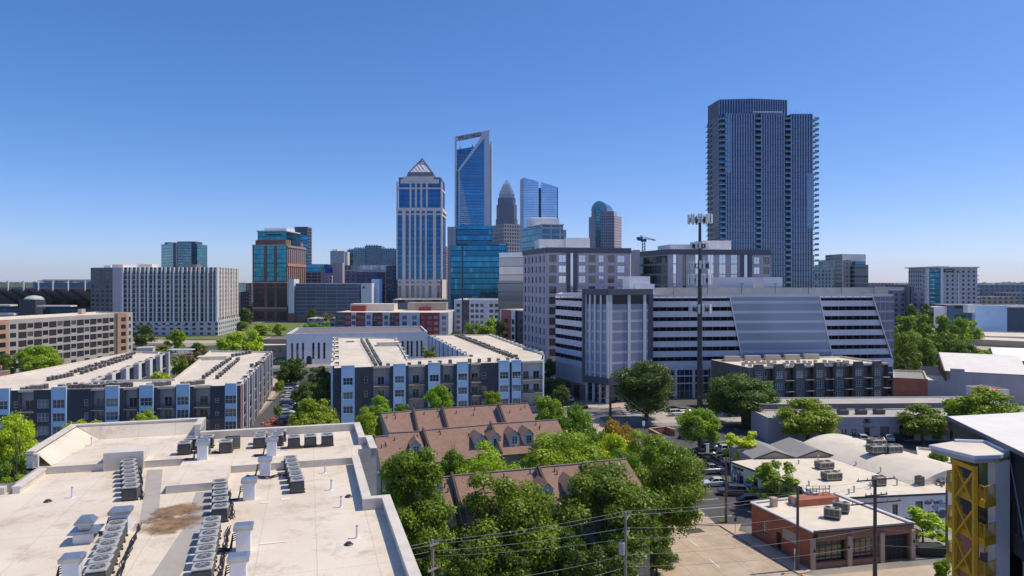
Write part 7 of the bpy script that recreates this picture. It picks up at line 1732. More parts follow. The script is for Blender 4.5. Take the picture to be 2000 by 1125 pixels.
# ================================================================== brown-roofed townhouses
def row(units, run, back, zbase=0):
    """units: (px left, px right, ridge row left, ridge z, label, dormer columns); ridge seen at the given picture rows"""
    for (p0, p1, pyl, pyr, zr, label, dorm, fire) in units:
        a, b = V2(Q(p0, pyl, zr)), V2(Q(p1, pyr, zr)); d = (b - a).normalized(); n = Vector((d.y, -d.x)); L = (b - a).length; ze = zr - run * .54
        t = thing('townhouse', label, 'house', (a.x, a.y, 0), 'brown-roofed townhouses'); 
        fa, fb = a + n * run, b + n * run; ba, bb = a - n * back, b - n * back
        m = MB(); m.wall(fa + Vector((.15, 0)), fb - Vector((.15, 0)), 0, ze - .1); m.wall(fb - n * .1, bb, 0, ze - .1); m.wall(bb, ba, 0, ze - .1); m.wall(ba, fa, 0, ze - .1)
        m.face([(*fa, ze - .1), (*ba, ze - .1), (*a, zr - .12)][::-1]); m.face([(*fb, ze - .1), (*bb, ze - .1), (*b, zr - .12)]); m.build('wall', M['beige_stone'], t)
        m = MB(); o = .45; e0, e1 = fa + n * o, fb + n * o; zo = ze - o * .54; g0, g1 = ba - n * o, bb - n * o
        for dz in (0, -.14):
            q = [(*e0, zo + dz), (*e1, zo + dz), (*b, zr + dz), (*a, zr + dz)]; q2 = [(*g1, zo + dz), (*g0, zo + dz), (*a, zr + dz), (*b, zr + dz)]
            m.face(q if dz == 0 else q[::-1]); m.face(q2 if dz == 0 else q2[::-1])
        m.face([(*e0, zo - .14), (*e1, zo - .14), (*e1, zo), (*e0, zo)]); rf = m.build('roof', M['shingle'], t)
        m = MB(); m.beam((*a, zr + .02), (*b, zr + .02), .35, .1); m.build('ridge_cap', M['dark_stone'], rf)
        if fire:
            m = MB(); q = [(*(a + n * (run + .3)), ze - .3), (*a, zr + .0), (*a, zr + .45), (*(a + n * (run + .3)), ze + .2)]; w_ = d * .3
            q2 = [(p[0] + w_.x, p[1] + w_.y, p[2]) for p in q]; m.loft([q, q2], 0, True); m.build('party_wall', M['bark'], t)
        rg = random.Random(int(p0)); m = MB()
        for i in range(3):
            c = a + d * (L * rg.uniform(.12, .9)) + n * rg.uniform(.6, 2.4); zz = zr - (c - a).dot(n) * .54; m.cyl((c.x, c.y), .07, zz - .1, zz + .5, 8)
        m.build('vent_pipe', M['dark_metal'], rf)
        for px in dorm:
            s = along(a, b, px) * L; c = a + d * s + n * (run * .66); zb = zr - run * .66 * .54; w_ = .75; h = 1.25
            fr = c + n * .9; z0 = zr - (run * .66 + .9) * .54
            k = t; m = MB(); l0, r0 = fr - d * w_, fr + d * w_; lb, rb = l0 - n * 3.2, r0 - n * 3.2; zt = z0 + 1.55
            m.wall(tuple(l0), tuple(r0), z0, zt); m.wall(tuple(r0), tuple(rb), z0, zt, 0, 0, zt - .3); m.wall(tuple(lb), tuple(l0), zt - .3, zt, 0, 0, z0); m.face([(*l0, zt), (*r0, zt), (*fr, zt + .75)])
            dm = m.build('dormer', M['pale_stucco'], t)
            m = MB(); f2 = fr + n * .25; b2 = fr - n * 3.4; m.face([(*(l0 + n * .25 - d * .2), zt - .1), (*f2, zt + .85), (*b2, zt + .85), (*(lb - d * .2), zt - .1)][::-1]); m.face([(*(r0 + n * .25 + d * .2), zt - .1), (*f2, zt + .85), (*b2, zt + .85), (*(rb + d * .2), zt - .1)]); m.build('dormer_roof', M['shingle'], dm)
            m = MB(); window_into(m, (*(l0 + d * .3 + n * .05), z0 + .3), (d.x, d.y), 2 * w_ - .6, 1.2, 2, 3, .07); m.build('dormer_window', [M['white_metal'], M['pane']], dm)
row([(744, 806, 807.5, 802, 13.0, 'leftmost townhouse of the back row, roof before the navy apartments', (), False), (806, 862, 801, 798, 13.2, 'second townhouse from the left in the back row', (), True),
     (862, 972, 797, 791, 13.4, 'long-roofed third townhouse of the back row', (), True), (972, 1031, 790.5, 787.5, 13.7, 'rightmost townhouse of the back row', (), True)], 6.0, 6.0)
row([(732, 759, 853, 851, 12.1, 'low leftmost townhouse of the middle row beside the white roof', (), False), (759, 824, 845.5, 842.5, 12.3, 'middle-row townhouse with one dormer behind the tall oak', (808,), False),
     (824, 956, 840.5, 829.5, 12.5, 'middle-row townhouse with two dormers above the lime tree', (919, 948), True), (956, 1088, 828, 819.5, 12.9, 'rightmost middle-row townhouse with two white dormers', (987, 1014), True)], 5.8, 6.0)
row([(862, 880, 932, 931, 12.0, 'sliver of the front-row townhouse left of its party wall', (), False), (880, 1048, 929, 914.5, 12.2, 'front-row townhouse half hidden by the big oak', (1041,), True),
     (1048, 1138, 913, 905, 12.5, 'front-row townhouse with one tall dormer', (1090,), True), (1138, 1222, 904, 896, 12.8, 'rightmost front-row townhouse behind the oaks', (), False)], 6.2, 6.0)
row([(-60, 74, 864, 861, 9.0, 'brown-roofed townhouse at the left edge beside the white roof', (), False)], 5.5, 6.0)
# small houses in the gap behind the left block
shed('house', 'small tan house with three windows beside the white hall', box_fp(Q(508, 699), Q(558, 698), 14), 5.5, M['tan'], M['roof_far'], .3, 'house', {0: [(1.6 + 3.4 * i, 2.8 + 3.4 * i, 2.4, 4.0, 1, 1, M['white_metal'], M['pane']) for i in range(3)]})
shed('house', 'dark flat-roofed building behind the small tan house', box_fp(P(508, 330), P(568, 330), 14), 7.5, M['dark_stone'], M['dark_stone'], .3, 'house')
shed('shop', 'red brick shop with dark canopy at the left edge', box_fp(P(-60, 190), P(20, 205), 16), 8.5, M['dull_brick'], M['slate'], .4, 'shop')
t = thing('canopy', 'thin white flat canopy among shrubs behind the left apartments', 'canopy', (*P(354, 320), 0)); x, y = P(354, 320); m = MB(); m.box((x, y, 3.6), (11, 5, .35)); m.build('roof', M['white_metal'], t)
for i in range(4): m = MB(); m.tube((x - 5 + i * 3.3, y, 0), (x - 5 + i * 3.3, y, 3.6), .12, .12, 6); m.build('post', M['white_metal'], t)
# ================================================================== trees
T = tree
T('tall dense oak hugging the right wall of the near white roof', 805, 72, 853, 80, 'tall', 'green', 'oak_tree')
T('big oak left of the transformer pole, before the front townhouses', 990, 75, 920, 108, 'oak', 'green', 'oak_tree')
T('big oak right of centre, behind the transformer pole', 1185, 80, 899, 102, 'oak', 'green', 'oak_tree')
T('very large oak overhanging the street, left of the parked cars', 1299, 90, 848, 74, 'oak', 'green', 'oak_tree')
T('bright lime tree between the front and middle townhouse rows', 945, 96, 862, 64, 'oak', 'lime')
T('dark small tree left of the lime tree between townhouse rows', 885, 98, 878, 30, 'round', 'green')
T('broad bright green tree right of the white dormers', 1086, 102, 834, 78, 'oak', 'bright')
T('lime-green tree in front of the orange-leaved tree', 1200, 112, 846, 48, 'round', 'lime')
T('orange-tinged tree near the small street corner', 1200, 128, 813, 42, 'round', 'orange')
T('dense green tree right of the back townhouse row', 1072, 138, 764, 36, 'round', 'bright')
T('dark green tree behind the rightmost back-row townhouse', 1125, 124, 790, 42, 'round', 'green')
T('small dark tree between orange-tinged tree and townhouses', 1158, 116, 826, 34, 'round', 'green')
T('bright tree between the lime tree and the very large oak', 1268, 106, 838, 50, 'oak', 'bright')
T('green tree behind the right-hand big oak', 1222, 98, 872, 46, 'oak', 'green')
T('dark shrubby tree at the foot of the tall dense oak', 880, 80, 985, 34, 'round', 'green')
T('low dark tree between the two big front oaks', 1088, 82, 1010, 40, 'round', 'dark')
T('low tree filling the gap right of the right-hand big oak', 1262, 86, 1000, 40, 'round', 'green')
T('added dark tree for canopy shade at the bottom edge below the dark oak', 1000, 70, 1060, 62, 'round', 'dark')  # low dark trees added to stand in for the shade under the oaks
T('added dark tree for canopy shade at the bottom edge left of the dark oak', 905, 68, 1050, 50, 'round', 'dark')
T('added dark tree for canopy shade between the transformer pole and the dark oak', 1098, 73, 1032, 56, 'round', 'dark')
T('added dark tree for canopy shade below the transformer pole oak', 1190, 72, 1058, 58, 'round', 'dark')
T('added dark tree for canopy shade at the street edge below the very large oak', 1283, 82, 1035, 44, 'round', 'dark')
T('bright full tree in front of the gap between apartment blocks', 612, 138, 770, 54, 'round', 'bright')
T('dark tree against the side of the middle apartments', 602, 172, 745, 36, 'round', 'dark')
T('grey-green tree in front of the white slot-windowed hall', 566, 228, 695, 34, 'round', 'dark')
T('dark tree between white hall and middle apartments', 625, 205, 710, 28, 'round', 'dark')
T('dark low tree at the back corner of the middle apartments', 640, 190, 728, 22, 'round', 'dark')
T('bright upright tree at the left end of the back townhouse row', 715, 116, 790, 36, 'tall', 'bright')
T('small round tree before the leftmost navy bay of the middle apartments', 742, 140, 767, 26, 'round', 'bright')
T('round green tree centred before the middle apartments', 857, 141, 751, 31, 'round', 'bright')
T('small tree before the dark bay of the middle apartments', 962, 142, 757, 22, 'round', 'bright')
T('tiny tree just above the back townhouse roofs', 787, 139, 784, 17, 'round', 'green')
T('great dark evergreen left of the cell tower', 1262, 174, 699, 60, 'oak', 'dark')
T('broad dark tree right of the cell tower', 1452, 168, 728, 63, 'oak', 'dark')
T('bushy bright sapling beside the broad dark tree', 1400, 172, 757, 20, 'round', 'bright')
T('neat street tree on a thin trunk above the parked cars', 1366, 142, 797, 46, 'round', 'bright')
T('domed street tree before the long low workshop', 1580, 149, 772, 67, 'round', 'bright')
T('smaller dark-bellied street tree before the workshop doors', 1803, 150, 784, 50, 'round', 'green')
T('largest domed street tree, behind the dark-clad building', 1924, 147, 750, 72, 'round', 'bright')
T('airy yellow tree beside the grey gabled annex', 1452, 129, 836, 44, 'airy', 'yellow')
T('yellow-green shrubby tree under the airy yellow tree', 1482, 124, 884, 26, 'airy', 'lime')
T('feathery light green tree before the mural wall', 1512, 106, 888, 52, 'airy', 'bright')
T('spreading yellow-green tree right of the brick shop', 1803, 92, 990, 52, 'airy', 'lime')
T('small shrub below the yellow balconies', 1838, 79, 1092, 16, 'bush', 'bright', 'shrub')
T('small green tree between the shop and the balcony tower', 1834, 118, 868, 17, 'round', 'green')
for i, (px, Y, top, hw, lf, lb) in enumerate(((1765, 300, 612, 28, 'green', 'first round tree right of the garage, upper belt'), (1800, 310, 610, 24, 'green', 'second round tree of the upper belt right of the garage'), (1838, 318, 612, 30, 'green', 'third, widest round tree of the upper belt'),
    (1872, 322, 614, 22, 'bright', 'fourth round tree of the upper belt, by the blue arts building'), (1897, 330, 623, 20, 'bright', 'last small tree of the upper belt'), (1783, 400, 592, 20, 'dark', 'dark tree behind the upper belt, below the slate block'), (1806, 405, 592, 18, 'dark', 'second dark tree behind the upper belt'),
    (1768, 246, 640, 32, 'green', 'tall tree against the garage end, lower belt'), (1803, 250, 655, 30, 'green', 'second tree of the lower belt in shade'), (1840, 258, 641, 34, 'green', 'tallest dome of the lower belt'), (1884, 250, 667, 30, 'green', 'fourth tree of the lower belt'),
    (1922, 246, 683, 28, 'bright', 'last low tree of the lower belt above the white roof'), (1758, 235, 690, 22, 'dark', 'dark understorey tree at the garage corner'), (1860, 262, 690, 26, 'dark', 'dark understorey tree in the lower belt'), (1990, 430, 627, 14, 'bright', 'small tree at the right edge beside the beige roof'), (1975, 424, 626, 12, 'bright', 'smaller tree beside the right-edge tree'),
    (1760, 560, 577, 14, 'dark', 'distant tree left of the slate block'), (1935, 640, 573, 18, 'dark', 'distant trees before the hazy grey hospital'), (1965, 650, 575, 14, 'dark', 'second distant tree before the hazy hospital'))):
    T(lb, px, Y, top, hw, 'far' if Y > 280 else 'round', lf, group='trees right of the garage')
T('vivid yellow-green tree at the left edge above brown roof', 28, 104, 808, 46, 'round', 'lime')
T('dark green tree below the brown roof at the left edge', 36, 84, 872, 40, 'round', 'green')
T('lower bright bush-like tree against the near roof, left edge', 32, 70, 918, 34, 'round', 'bright')
T('lime tree top showing over the far parapet, left', 162, 112, 808, 42, 'round', 'lime')
T('small green tree top over the far parapet', 286, 116, 800, 31, 'round', 'bright')
T('bright tree before the beige stone apartments', 85, 236, 669, 40, 'round', 'bright')
T('second bright tree before the beige stone apartments', 58, 240, 676, 30, 'round', 'bright')
T('small dark tree at the left edge before the beige apartments', 8, 236, 690, 20, 'round', 'green')
T('dark conifer-like tree beside the beige apartments', 275, 360, 632, 28, 'far', 'dark')
T('bright tree before the wide white block', 343, 345, 639, 22, 'far', 'bright')
T('small tree right of the bright tree before the white block', 387, 336, 668, 18, 'far', 'green')
T('low shrubs behind the left wing of the left apartments', 318, 330, 674, 28, 'far', 'green')
T('olive shrub in the court between the left wings', 316, 186, 722, 21, 'bush', 'lime', 'shrub')
T('reddish-olive shrub between the wings of the left apartments', 372, 250, 687, 24, 'bush', 'olive', 'shrub')
T('second olive shrub between the wings of the left apartments', 396, 262, 680, 16, 'bush', 'olive', 'shrub')
T('green shrub at the back of the court, left apartments', 352, 240, 696, 16, 'bush', 'green', 'shrub')
T('left tree of the yellow-lime pair behind the left apartments', 455, 300, 647, 29, 'far', 'lime')
T('right tree of the yellow-lime pair behind the left apartments', 489, 305, 640, 25, 'far', 'lime')
T('dark tree between wide white block and brick tower', 478, 545, 597, 17, 'far', 'dark')
T('low tree left of the brick tower base', 470, 500, 626, 18, 'far', 'green')
T('left lawn tree before the brick tower', 512, 455, 632, 22, 'far', 'bright'); T('right lawn tree before the brick tower', 546, 450, 630, 16, 'far', 'bright')
T('pointed conifer before the slatted garage', 609, 455, 597, 14, 'cone', 'dark', 'conifer_tree')
T('round tree before the slatted garage corner', 606, 425, 627, 16, 'far', 'bright')
T('olive-gold tree before the slatted garage', 640, 440, 611, 22, 'far', 'olive'); T('small bright tree right of the olive-gold tree', 634, 420, 626, 14, 'far', 'bright')
T('spiky dark tree in the court of the middle apartments', 838, 236, 670, 19, 'airy', 'green')
T('green tree beside the grey-white apartments, left', 925, 335, 628, 24, 'far', 'green'); T('yellow-green tree before the coral block', 955, 320, 619, 24, 'far', 'bright'); T('dark tree before the coral block', 978, 310, 622, 12, 'far', 'dark')
T('low dark tree row right of red apartments', 885, 345, 645, 14, 'far', 'green'); T('small tree behind the red apartments end', 882, 380, 612, 8, 'far', 'bright')
T('dark tree between middle apartments and garage', 1074, 242, 696, 18, 'round', 'dark'); T('second dark tree between middle apartments and garage', 1080, 205, 735, 22, 'round', 'dark')
T('tree in shade along the street beside the garage', 1098, 190, 752, 20, 'round', 'dark')
T('young tree in the parking strip, left street', 545, 205, 742, 10, 'bush', 'bright', 'shrub'); T('round bush in the parking strip, left street', 543, 160, 791, 9, 'bush', 'green', 'shrub')
T('trimmed bush at the foot of the street pole', 1413, 101, 1017, 10, 'bush', 'green', 'shrub')
# ================================================================== poles, wires, signs
M['pole_wood'] = plain('pole_wood', (.16, .12, .1), .9, .2, 1.5, streak=.3); M['pole_grey'] = plain('pole_grey', (.3, .27, .23), .9, .2, 1.5, streak=.3); M['wire'] = plain('wire', (.3, .3, .31), .5, .1, 1)
def pole(label, px, Y, top, arms=(), mat='pole_wood', r=.16, tr=None, ang=0.3):
    x, y = P(px, Y); zt = ZT(top, Y); t = thing('utility_pole', label, 'utility pole', (x, y, 0)); m = MB(); m.tube((x, y, 0), (x, y, zt), r * 1.25, r * .8, 10); m.build('pole', M[mat], t)
    for row_, hl, an in arms:
        z = ZT(row_, Y); m = MB(); d = Vector((math.cos(an), math.sin(an), 0)); c = Vector((x, y, z)) - Vector((-d.y, d.x, 0)) * .18; m.beam(c - d * hl, c + d * hl, .1, .13); ar = m.build('crossarm', M[mat], t)
        for k in (-.92, -.45, .45, .92):
            p = c + d * hl * k; m = MB(); m.cyl((p.x, p.y), .05, p.z + .06, p.z + .3, 8); m.build('insulator', M['galv'], ar)
    if tr:
        z = ZT(tr, Y); m = MB(); m.cyl((x - .35, y - .12), .26, z - .5, z + .5, 14); m.build('transformer', M['ac_rim'], t)
    return (x, y)
pole('grey wooden pole with transformer before the big oaks', 1222, 60, 1000, ((1010, .75, 1.2), (1040, .6, 1.2)), 'pole_grey', .13, 1070)
pole('cluttered pole beside the near roof corner', 845, 55, 1054, ((1062, .5, .9), (1110, .7, .9)), 'pole_grey', .14)
pole('bare dark pole at the brick shop left corner', 1558, 84, 951, (), 'pole_wood', .17)
pole('tall pole with crossarms before the brick shop garage doors', 1709, 78, 934, ((936, 2.6, .25), (966, 1.5, .25), (981, 3.4, .25)), 'pole_wood', .2)
pole('slim pole with a streetlight arm among the parked cars', 1418, 100.5, 893, ((899, .9, .3),), 'pole_wood', .16)
pole('many-armed pole by the garage corner', 1192, 180, 748, ((752, 4.5, .6), (764, 4.5, .6), (776, 4.5, .6), (788, 4.5, .6), (798, 3.5, .6)), 'pole_wood', .3)
pole('dark many-armed pole beside the brown brick apartments', 1386, 192, 718, ((722, 1.6, .6), (735, 1.6, .6), (748, 1.6, .6)), 'dark_metal', .25)
pole('thin pole beside the white shop at the balcony tower', 1849, 88, 932, (), 'pole_wood', .14)
def wire(label, pts, sag=.5, r=.016):
    m = MB()
    for a, b in zip(pts, pts[1:]):
        a, b = Vector(a), Vector(b); q = [a.lerp(b, k / 10) - Vector((0, 0, sag * 4 * (k / 10) * (1 - k / 10) * min(1, (b - a).length / 25))) for k in range(11)]; m.path(q, r, 5)
    tag(m.build('power_line', M['wire']), label, 'power line', 'overhead power lines')
A = lambda px, py, Y: (*P(px, Y), ZT(py, Y))
for nm, l, b, a, c in (('top', 1084, 1057, 998, 962), ('second', 1092, 1063, 1006, 968), ('third', 1101, 1076, 1031, 1010), ('fourth', 1112, 1086, 1052, 1026)):
    wire('%s wire across the big oaks from cluttered pole to shop pole' % nm, [A(640 if nm != 'x' else 0, l + 8, 51), A(845, b, 55), A(1222, a, 60), A(1558, c, 84)], .35, .016 if nm != 'fourth' else .011)
wire('low wire from the transformer pole past the stop sign', [A(900, 1140, 55), A(1222, 1084, 60), A(1709, 1032, 78)], .5)
wire('lowest wire sweeping in front of the brick shop garage doors', [A(1222, 1107, 60), A(1709, 1064, 78), A(2060, 1062, 82)], .5)
wire('wire from the transformer pole down to bottom edge', [A(1100, 1140, 57), A(1222, 1108, 60)], .2)
for nm, py, qy in (('top', 936, 925), ('middle', 945, 936), ('lower', 978, 990), ('lowest', 1033, 1036)):
    wire('%s wire from the crossarm pole to the right edge' % nm, [A(1709, py, 78), A(2060, qy, 80)], .5, .013)
for nm, py, qy in (('upper', 956, 938), ('middle', 972, 948), ('lower', 992, 982)):
    wire('%s wire over the cream roof between the two shop poles' % nm, [A(1558, py, 84), A(1709, qy, 78)], .3, .013)
for nm, py, qy in (('upper', 905, 754), ('lower', 915, 765)):
    wire('%s wire from the streetlight pole to the many-armed pole' % nm, [A(1418, py, 100.5), A(1192, qy, 180)], .6, .014)
wire('wire from the streetlight pole to the shop pole', [A(1418, 960, 100.5), A(1558, 962, 84)], .3, .014)
def sign(label, px, Y, top, cat='sign', face='galv', w=.45, h=.6):
    x, y = P(px, Y); zt = ZT(top, Y); t = thing('road_sign', label, cat, (x, y, 0)); m = MB(); m.tube((x, y, 0), (x, y, zt), .04, .04, 6); m.build('post', M['galv'], t)
    m = MB(); m.bbox((x, y - .06, zt - h), (w, .03, h), .5, .012); m.build('sign_plate', M[face], t)
x, y = P(1552, 83.2); zt = ZT(1071, 83.2); t = thing('road_sign', 'octagonal sign seen from behind before the brick shop', 'sign', (x, y, 0)); m = MB(); m.tube((x, y, 0), (x, y, zt), .04, .04, 6); m.build('post', M['galv'], t)
m = MB(); rr = .38; f = [(x + rr * math.cos(R(22.5 + 45 * k)) * .55, y - .05 + rr * math.cos(R(22.5 + 45 * k)) * .8, zt - rr + rr * math.sin(R(22.5 + 45 * k))) for k in range(8)]; m.face(f); m.loft([[(p[0] - .02, p[1] + .015, p[2]) for p in f], f], 0, True); m.build('sign_plate', M['white_metal'], t)
sign('small dark sign on the sidewalk left of the brick shop', 1436, 96, 1010, face='dark_metal'); sign('white banner sign among the parked cars', 1382, 133, 868, face='white_metal', w=.8, h=1.6)
sign('tall lamp sign beside the dark evergreen', 1257, 140, 822, 'sign', 'white_metal', .7, 1.0)
# ================================================================== cars
K = 'cars parked along the side street'
car('black suv at the head of the parked row', 1374, 893, R(8), 'suv', 'black', K); car('dark blue pickup facing right in the parked row', 1398, 908, R(-60), 'pickup', 'navy', K); car('silver pickup parked beside the street', 1388, 925, R(8), 'pickup', 'silver', K)
car('white sedan parked nearest the oak', 1396, 949, R(186), 'sedan', 'white', K); car('dark grey hatchback in the road by the mural', 1430, 967, R(170), 'suv', 'grey', K); car('black sedan beside the brick shop', 1468, 984, R(5), 'sedan', 'black', K)
car('silver suv parked behind the banner sign', 1408, 878, R(20), 'suv', 'silver', K); car('dark suv parked deepest in the row', 1385, 874, R(20), 'suv', 'black', K); car('black sedan under the neat street tree', 1345, 858, R(160), 'sedan', 'black', K); car('grey sedan half hidden by the yellow tree', 1432, 890, R(15), 'sedan', 'grey', K)
car('blue sedan by the mural door', 1437, 958, R(100), 'sedan', 'blue', K)
car('white hatchback third deep behind the banner sign', 1424, 884, R(15), 'suv', 'white', K); car('grey pickup beside the gabled annex', 1446, 902, R(100), 'pickup', 'grey', K); car('red sedan near the annex gable', 1458, 878, R(12), 'sedan', 'red', K)
K = 'cars parked at the low workshop'
for lb, px, py, pt, kd in (('white van-like suv at the left of the workshop cars', 1684, 862, 'white', 'suv'), ('silver sedan second among the workshop cars', 1700, 866, 'silver', 'sedan'), ('black sedan third among the workshop cars', 1717, 864, 'black', 'sedan'), ('white sedan fourth among the workshop cars', 1735, 860, 'white', 'sedan'), ('dark suv at the right of the workshop cars', 1751, 860, 'black', 'suv')): car(lb, px, py, R(75), kd, pt, K)
K = 'cars parked in the left street'
rg = random.Random(8)
for i in range(9): car('%s car from the front in the left street row' % ORD[i].replace('nearest', 'first'), 556 + i * 1.6, 826 - i * 8.4, R(15), rg.choice(('sedan', 'suv')), rg.choice(('white', 'silver', 'grey', 'white', 'blue')), K)
car('red car at the back of the left street', 575, 757, R(15), 'sedan', 'red', K); car('dark suv behind the red car', 556, 751, R(15), 'suv', 'black', K)
K = 'cars on the street beside the garage'
for lb, px, py, pt in (('white car in shade beside the garage', 1112, 783, 'white'), ('silver car behind the shaded white car', 1106, 776, 'silver'), ('black car parked by the garage shops', 1138, 796, 'black')): car(lb, px, py, R(105), 'sedan', pt, K)
for lb, px, py, pt in (('white suv behind the brick wall enclosure', 1322, 812, 'white'), ('silver sedan in the lot under the cell tower', 1335, 806, 'silver'), ('black sedan in the lot under the cell tower', 1318, 804, 'black')): car(lb, px, py, R(10), 'suv' if 'suv' in lb else 'sedan', pt, 'cars in the cell tower lot')
t = thing('brick_wall', 'low red brick enclosure wall beside the dark evergreen', 'wall', (*Q(1290, 848), 0)); m = MB(); q = [Q(1268, 850), Q(1300, 846), Q(1318, 852), Q(1290, 862)]
for a, b in ((q[3], q[0]), (q[0], q[1]), (q[1], q[2])): 
    d = (V2(b) - V2(a)); m.box((*((V2(a) + V2(b)) / 2), 0), (d.length, .35, 1.5), math.atan2(d.y, d.x))
m.build('brickwork', M['red_brick'], t)
m = MB()
for a, b in ((q[3], q[0]), (q[0], q[1]), (q[1], q[2])):
    d = (V2(b) - V2(a)); m.box((*((V2(a) + V2(b)) / 2), 1.503), (d.length, .45, .1), math.atan2(d.y, d.x))
m.build('coping', M['pale_concrete'], t)
c = Q(585, 828); t = thing('dirt_pile', 'tan mound of dirt and rust-coloured debris in the left street', 'dirt pile', (*c, 0)); m = MB(); rg = random.Random(2)
for z0, r0, z1, r1 in ((0, 3.6, .9, 2.2), (.9, 2.2, 1.4, .6)):
    m.loft([[(c[0] + r0 * math.cos(k * .52) * rg.uniform(.85, 1.1), c[1] + r0 * math.sin(k * .52), z0) for k in range(12)], [(c[0] + r1 * math.cos(k * .52) * rg.uniform(.85, 1.1), c[1] + r1 * math.sin(k * .52), z1) for k in range(12)]], 0, True)
m.build('mound', M['dirt'], t); m = MB()
for i in range(12): m.box((c[0] - 7 + rg.uniform(-2, 3), c[1] + rg.uniform(-2, 4), 0), (rg.uniform(.6, 2), rg.uniform(.4, 1), rg.uniform(.3, .9)), rg.uniform(0, 3))
m.build('debris', M['coral'], t)
t = thing('dumpster', 'dark dumpster under the yellow-green tree', 'dumpster', (*Q(1815, 1084), 0)); c = Q(1815, 1084); m = MB(); m.loft([[(c[0] + sx * 1.5, c[1] + sy * .7, 0) for sx, sy in ((-1, -1), (1, -1), (1, 1), (-1, 1))], [(c[0] + sx * 1.75, c[1] + sy * .85, 1.25) for sx, sy in ((-1, -1), (1, -1), (1, 1), (-1, 1))]]); m.build('bin', M['black'], t); m = MB(); m.bbox((c[0], c[1], 1.25), (3.5, 1.75, .1), 0, .03); m.build('lid', M['dark_metal'], t)
# ================================================================== ground, streets, far woods
m, t_, b_ = nt('city_ground'); v_ = coords(t_)
c_ = mixc(t_, ramp(t_, noise_(t_, v_, .03, 5), .42, .58), (.1, .1, .095), (.34, .31, .28)); c_ = mixc(t_, ramp(t_, noise_(t_, v_, .017, 4), .52, .6), c_, (.075, .095, .03))
c_ = mixc(t_, .25, c_, ramp(t_, noise_(t_, v_, 3, 3), .3, .7)) if False else c_
t_.links.new(c_, b_.inputs['Base Color']); b_.inputs['Roughness'].default_value = .95; M['city_ground'] = m
gr = MB(); gr.flat([(-30000, -400), (30000, -400), (30000, 45000), (-30000, 45000)], 0.0); structure(gr.build('ground', M['city_ground']))
def sheet(name, pts, z, mat): mb = MB(); mb.flat(ccw(pts), z); return structure(mb.build(name, M[mat]))
def G(*p): return [Q(x, y) for x, y in p]
m, t_, b_ = nt('street_concrete'); v_ = coords(t_); mp = N(t_, 'ShaderNodeMapping'); mp.inputs['Rotation'].default_value = (0, 0, -R(14)); t_.links.new(v_, mp.inputs[0]); sx = N(t_, 'ShaderNodeSeparateXYZ'); t_.links.new(mp.outputs[0], sx.inputs[0])
c_ = mixc(t_, ramp(t_, noise_(t_, v_, .35, 5, .6), .3, .7), (.42, .325, .245), (.56, .45, .345)); c_ = mixc(t_, math_(t_, 'MULTIPLY', ramp(t_, noise_(t_, v_, .9, 6, .7), .56, .7), .4), c_, (.2, .16, .13))
wx = math_(t_, 'ADD', sx.outputs[0], math_(t_, 'MULTIPLY', noise_(t_, v_, 1.2, 3), .15)); jo = math_(t_, 'LESS_THAN', math_(t_, 'ABSOLUTE', math_(t_, 'SUBTRACT', N_frac(t_, wx, .28), .5)), .012); jy = math_(t_, 'LESS_THAN', math_(t_, 'ABSOLUTE', math_(t_, 'SUBTRACT', N_frac(t_, sx.outputs[1], .2), .5)), .008)
c_ = mixc(t_, math_(t_, 'MULTIPLY', math_(t_, 'MAXIMUM', jo, jy), .45), c_, (.16, .13, .11)); t_.links.new(c_, b_.inputs['Base Color']); b_.inputs['Roughness'].default_value = .9; M['street_concrete'] = m
# side street (concrete), cross street (asphalt)
sheet('street', [(14, 60), (32.6, 74), (34.1, 82.6), (29.6, 99), (27.5, 118), (24.5, 150), (22.5, 178), (12.5, 178), (15, 150), (18, 118), (19.5, 99), (14, 84)], .012, 'street_concrete')
sheet('street', [(20, 40), (140, 66), (140, 80.5), (36, 80.8), (8, 72), (8, 40)], .016, 'asphalt_old')
sheet('street', [(-40, 168), (-14, 172), (12.5, 178), (22.5, 178), (60, 176), (60, 184), (22, 192), (-40, 182)], .016, 'asphalt_old')
sheet('parking_lot', [(29.9, 99.2), (36, 99), (40, 118), (48, 150), (62, 168), (27, 168), (24.8, 150), (27.7, 118)], .02, 'asphalt')
sheet('street', [(12.5, 190), (22, 190), (17, 240), (4, 300), (-6, 300), (4, 240)], .02, 'asphalt')
sheet('parking_lot', [(30, 172), (62, 170), (62, 186), (30, 190)], .024, 'concrete')
sheet('parking_lot', [(64, 122), (140, 122), (140, 152), (64, 152)], .012, 'asphalt')
sheet('street', [(-54, 120), (-43, 124), (-66, 262), (-82, 262)], .014, 'asphalt')
sheet('path', [(-58.5, 120), (-54.3, 121), (-81, 250), (-86, 250)], .02, 'tan')
sheet('lawn', [(-235, 425), (-130, 425), (-130, 590), (-235, 590)], .02, 'grass')
sheet('lawn', [(-30, 60), (15, 70), (19, 99), (17, 118), (14, 160), (-35, 150)], .008, 'grass')
sheet('street', [(-330, 400), (-130, 395), (-130, 412), (-330, 418)], .024, 'pale_concrete')
def pave(name, pts, mat='pale_concrete', h=.14):
    mb = MB(); mb.prism(ccw(pts), 0.0, h); structure(mb.build(name, M[mat]))
pave('pavement', [(29.9, 98.6), (34.3, 82.7), (36.2, 83.4), (32.9, 95.8)])
pave('pavement', [(36.2, 82.0), (51.5, 85.2), (54, 84.6), (110, 84), (110, 81.2), (36.4, 81.2), (34.6, 81.9), (34.5, 82.6)])
pave('pavement', [(13, 193), (40, 190.5), (42, 203), (22, 196.8)])
pave('pavement', [(26.5, 99.6), (33.0, 99.6), (31.5, 96.5), (29.6, 99.2)], h=.13)
mb = MB()
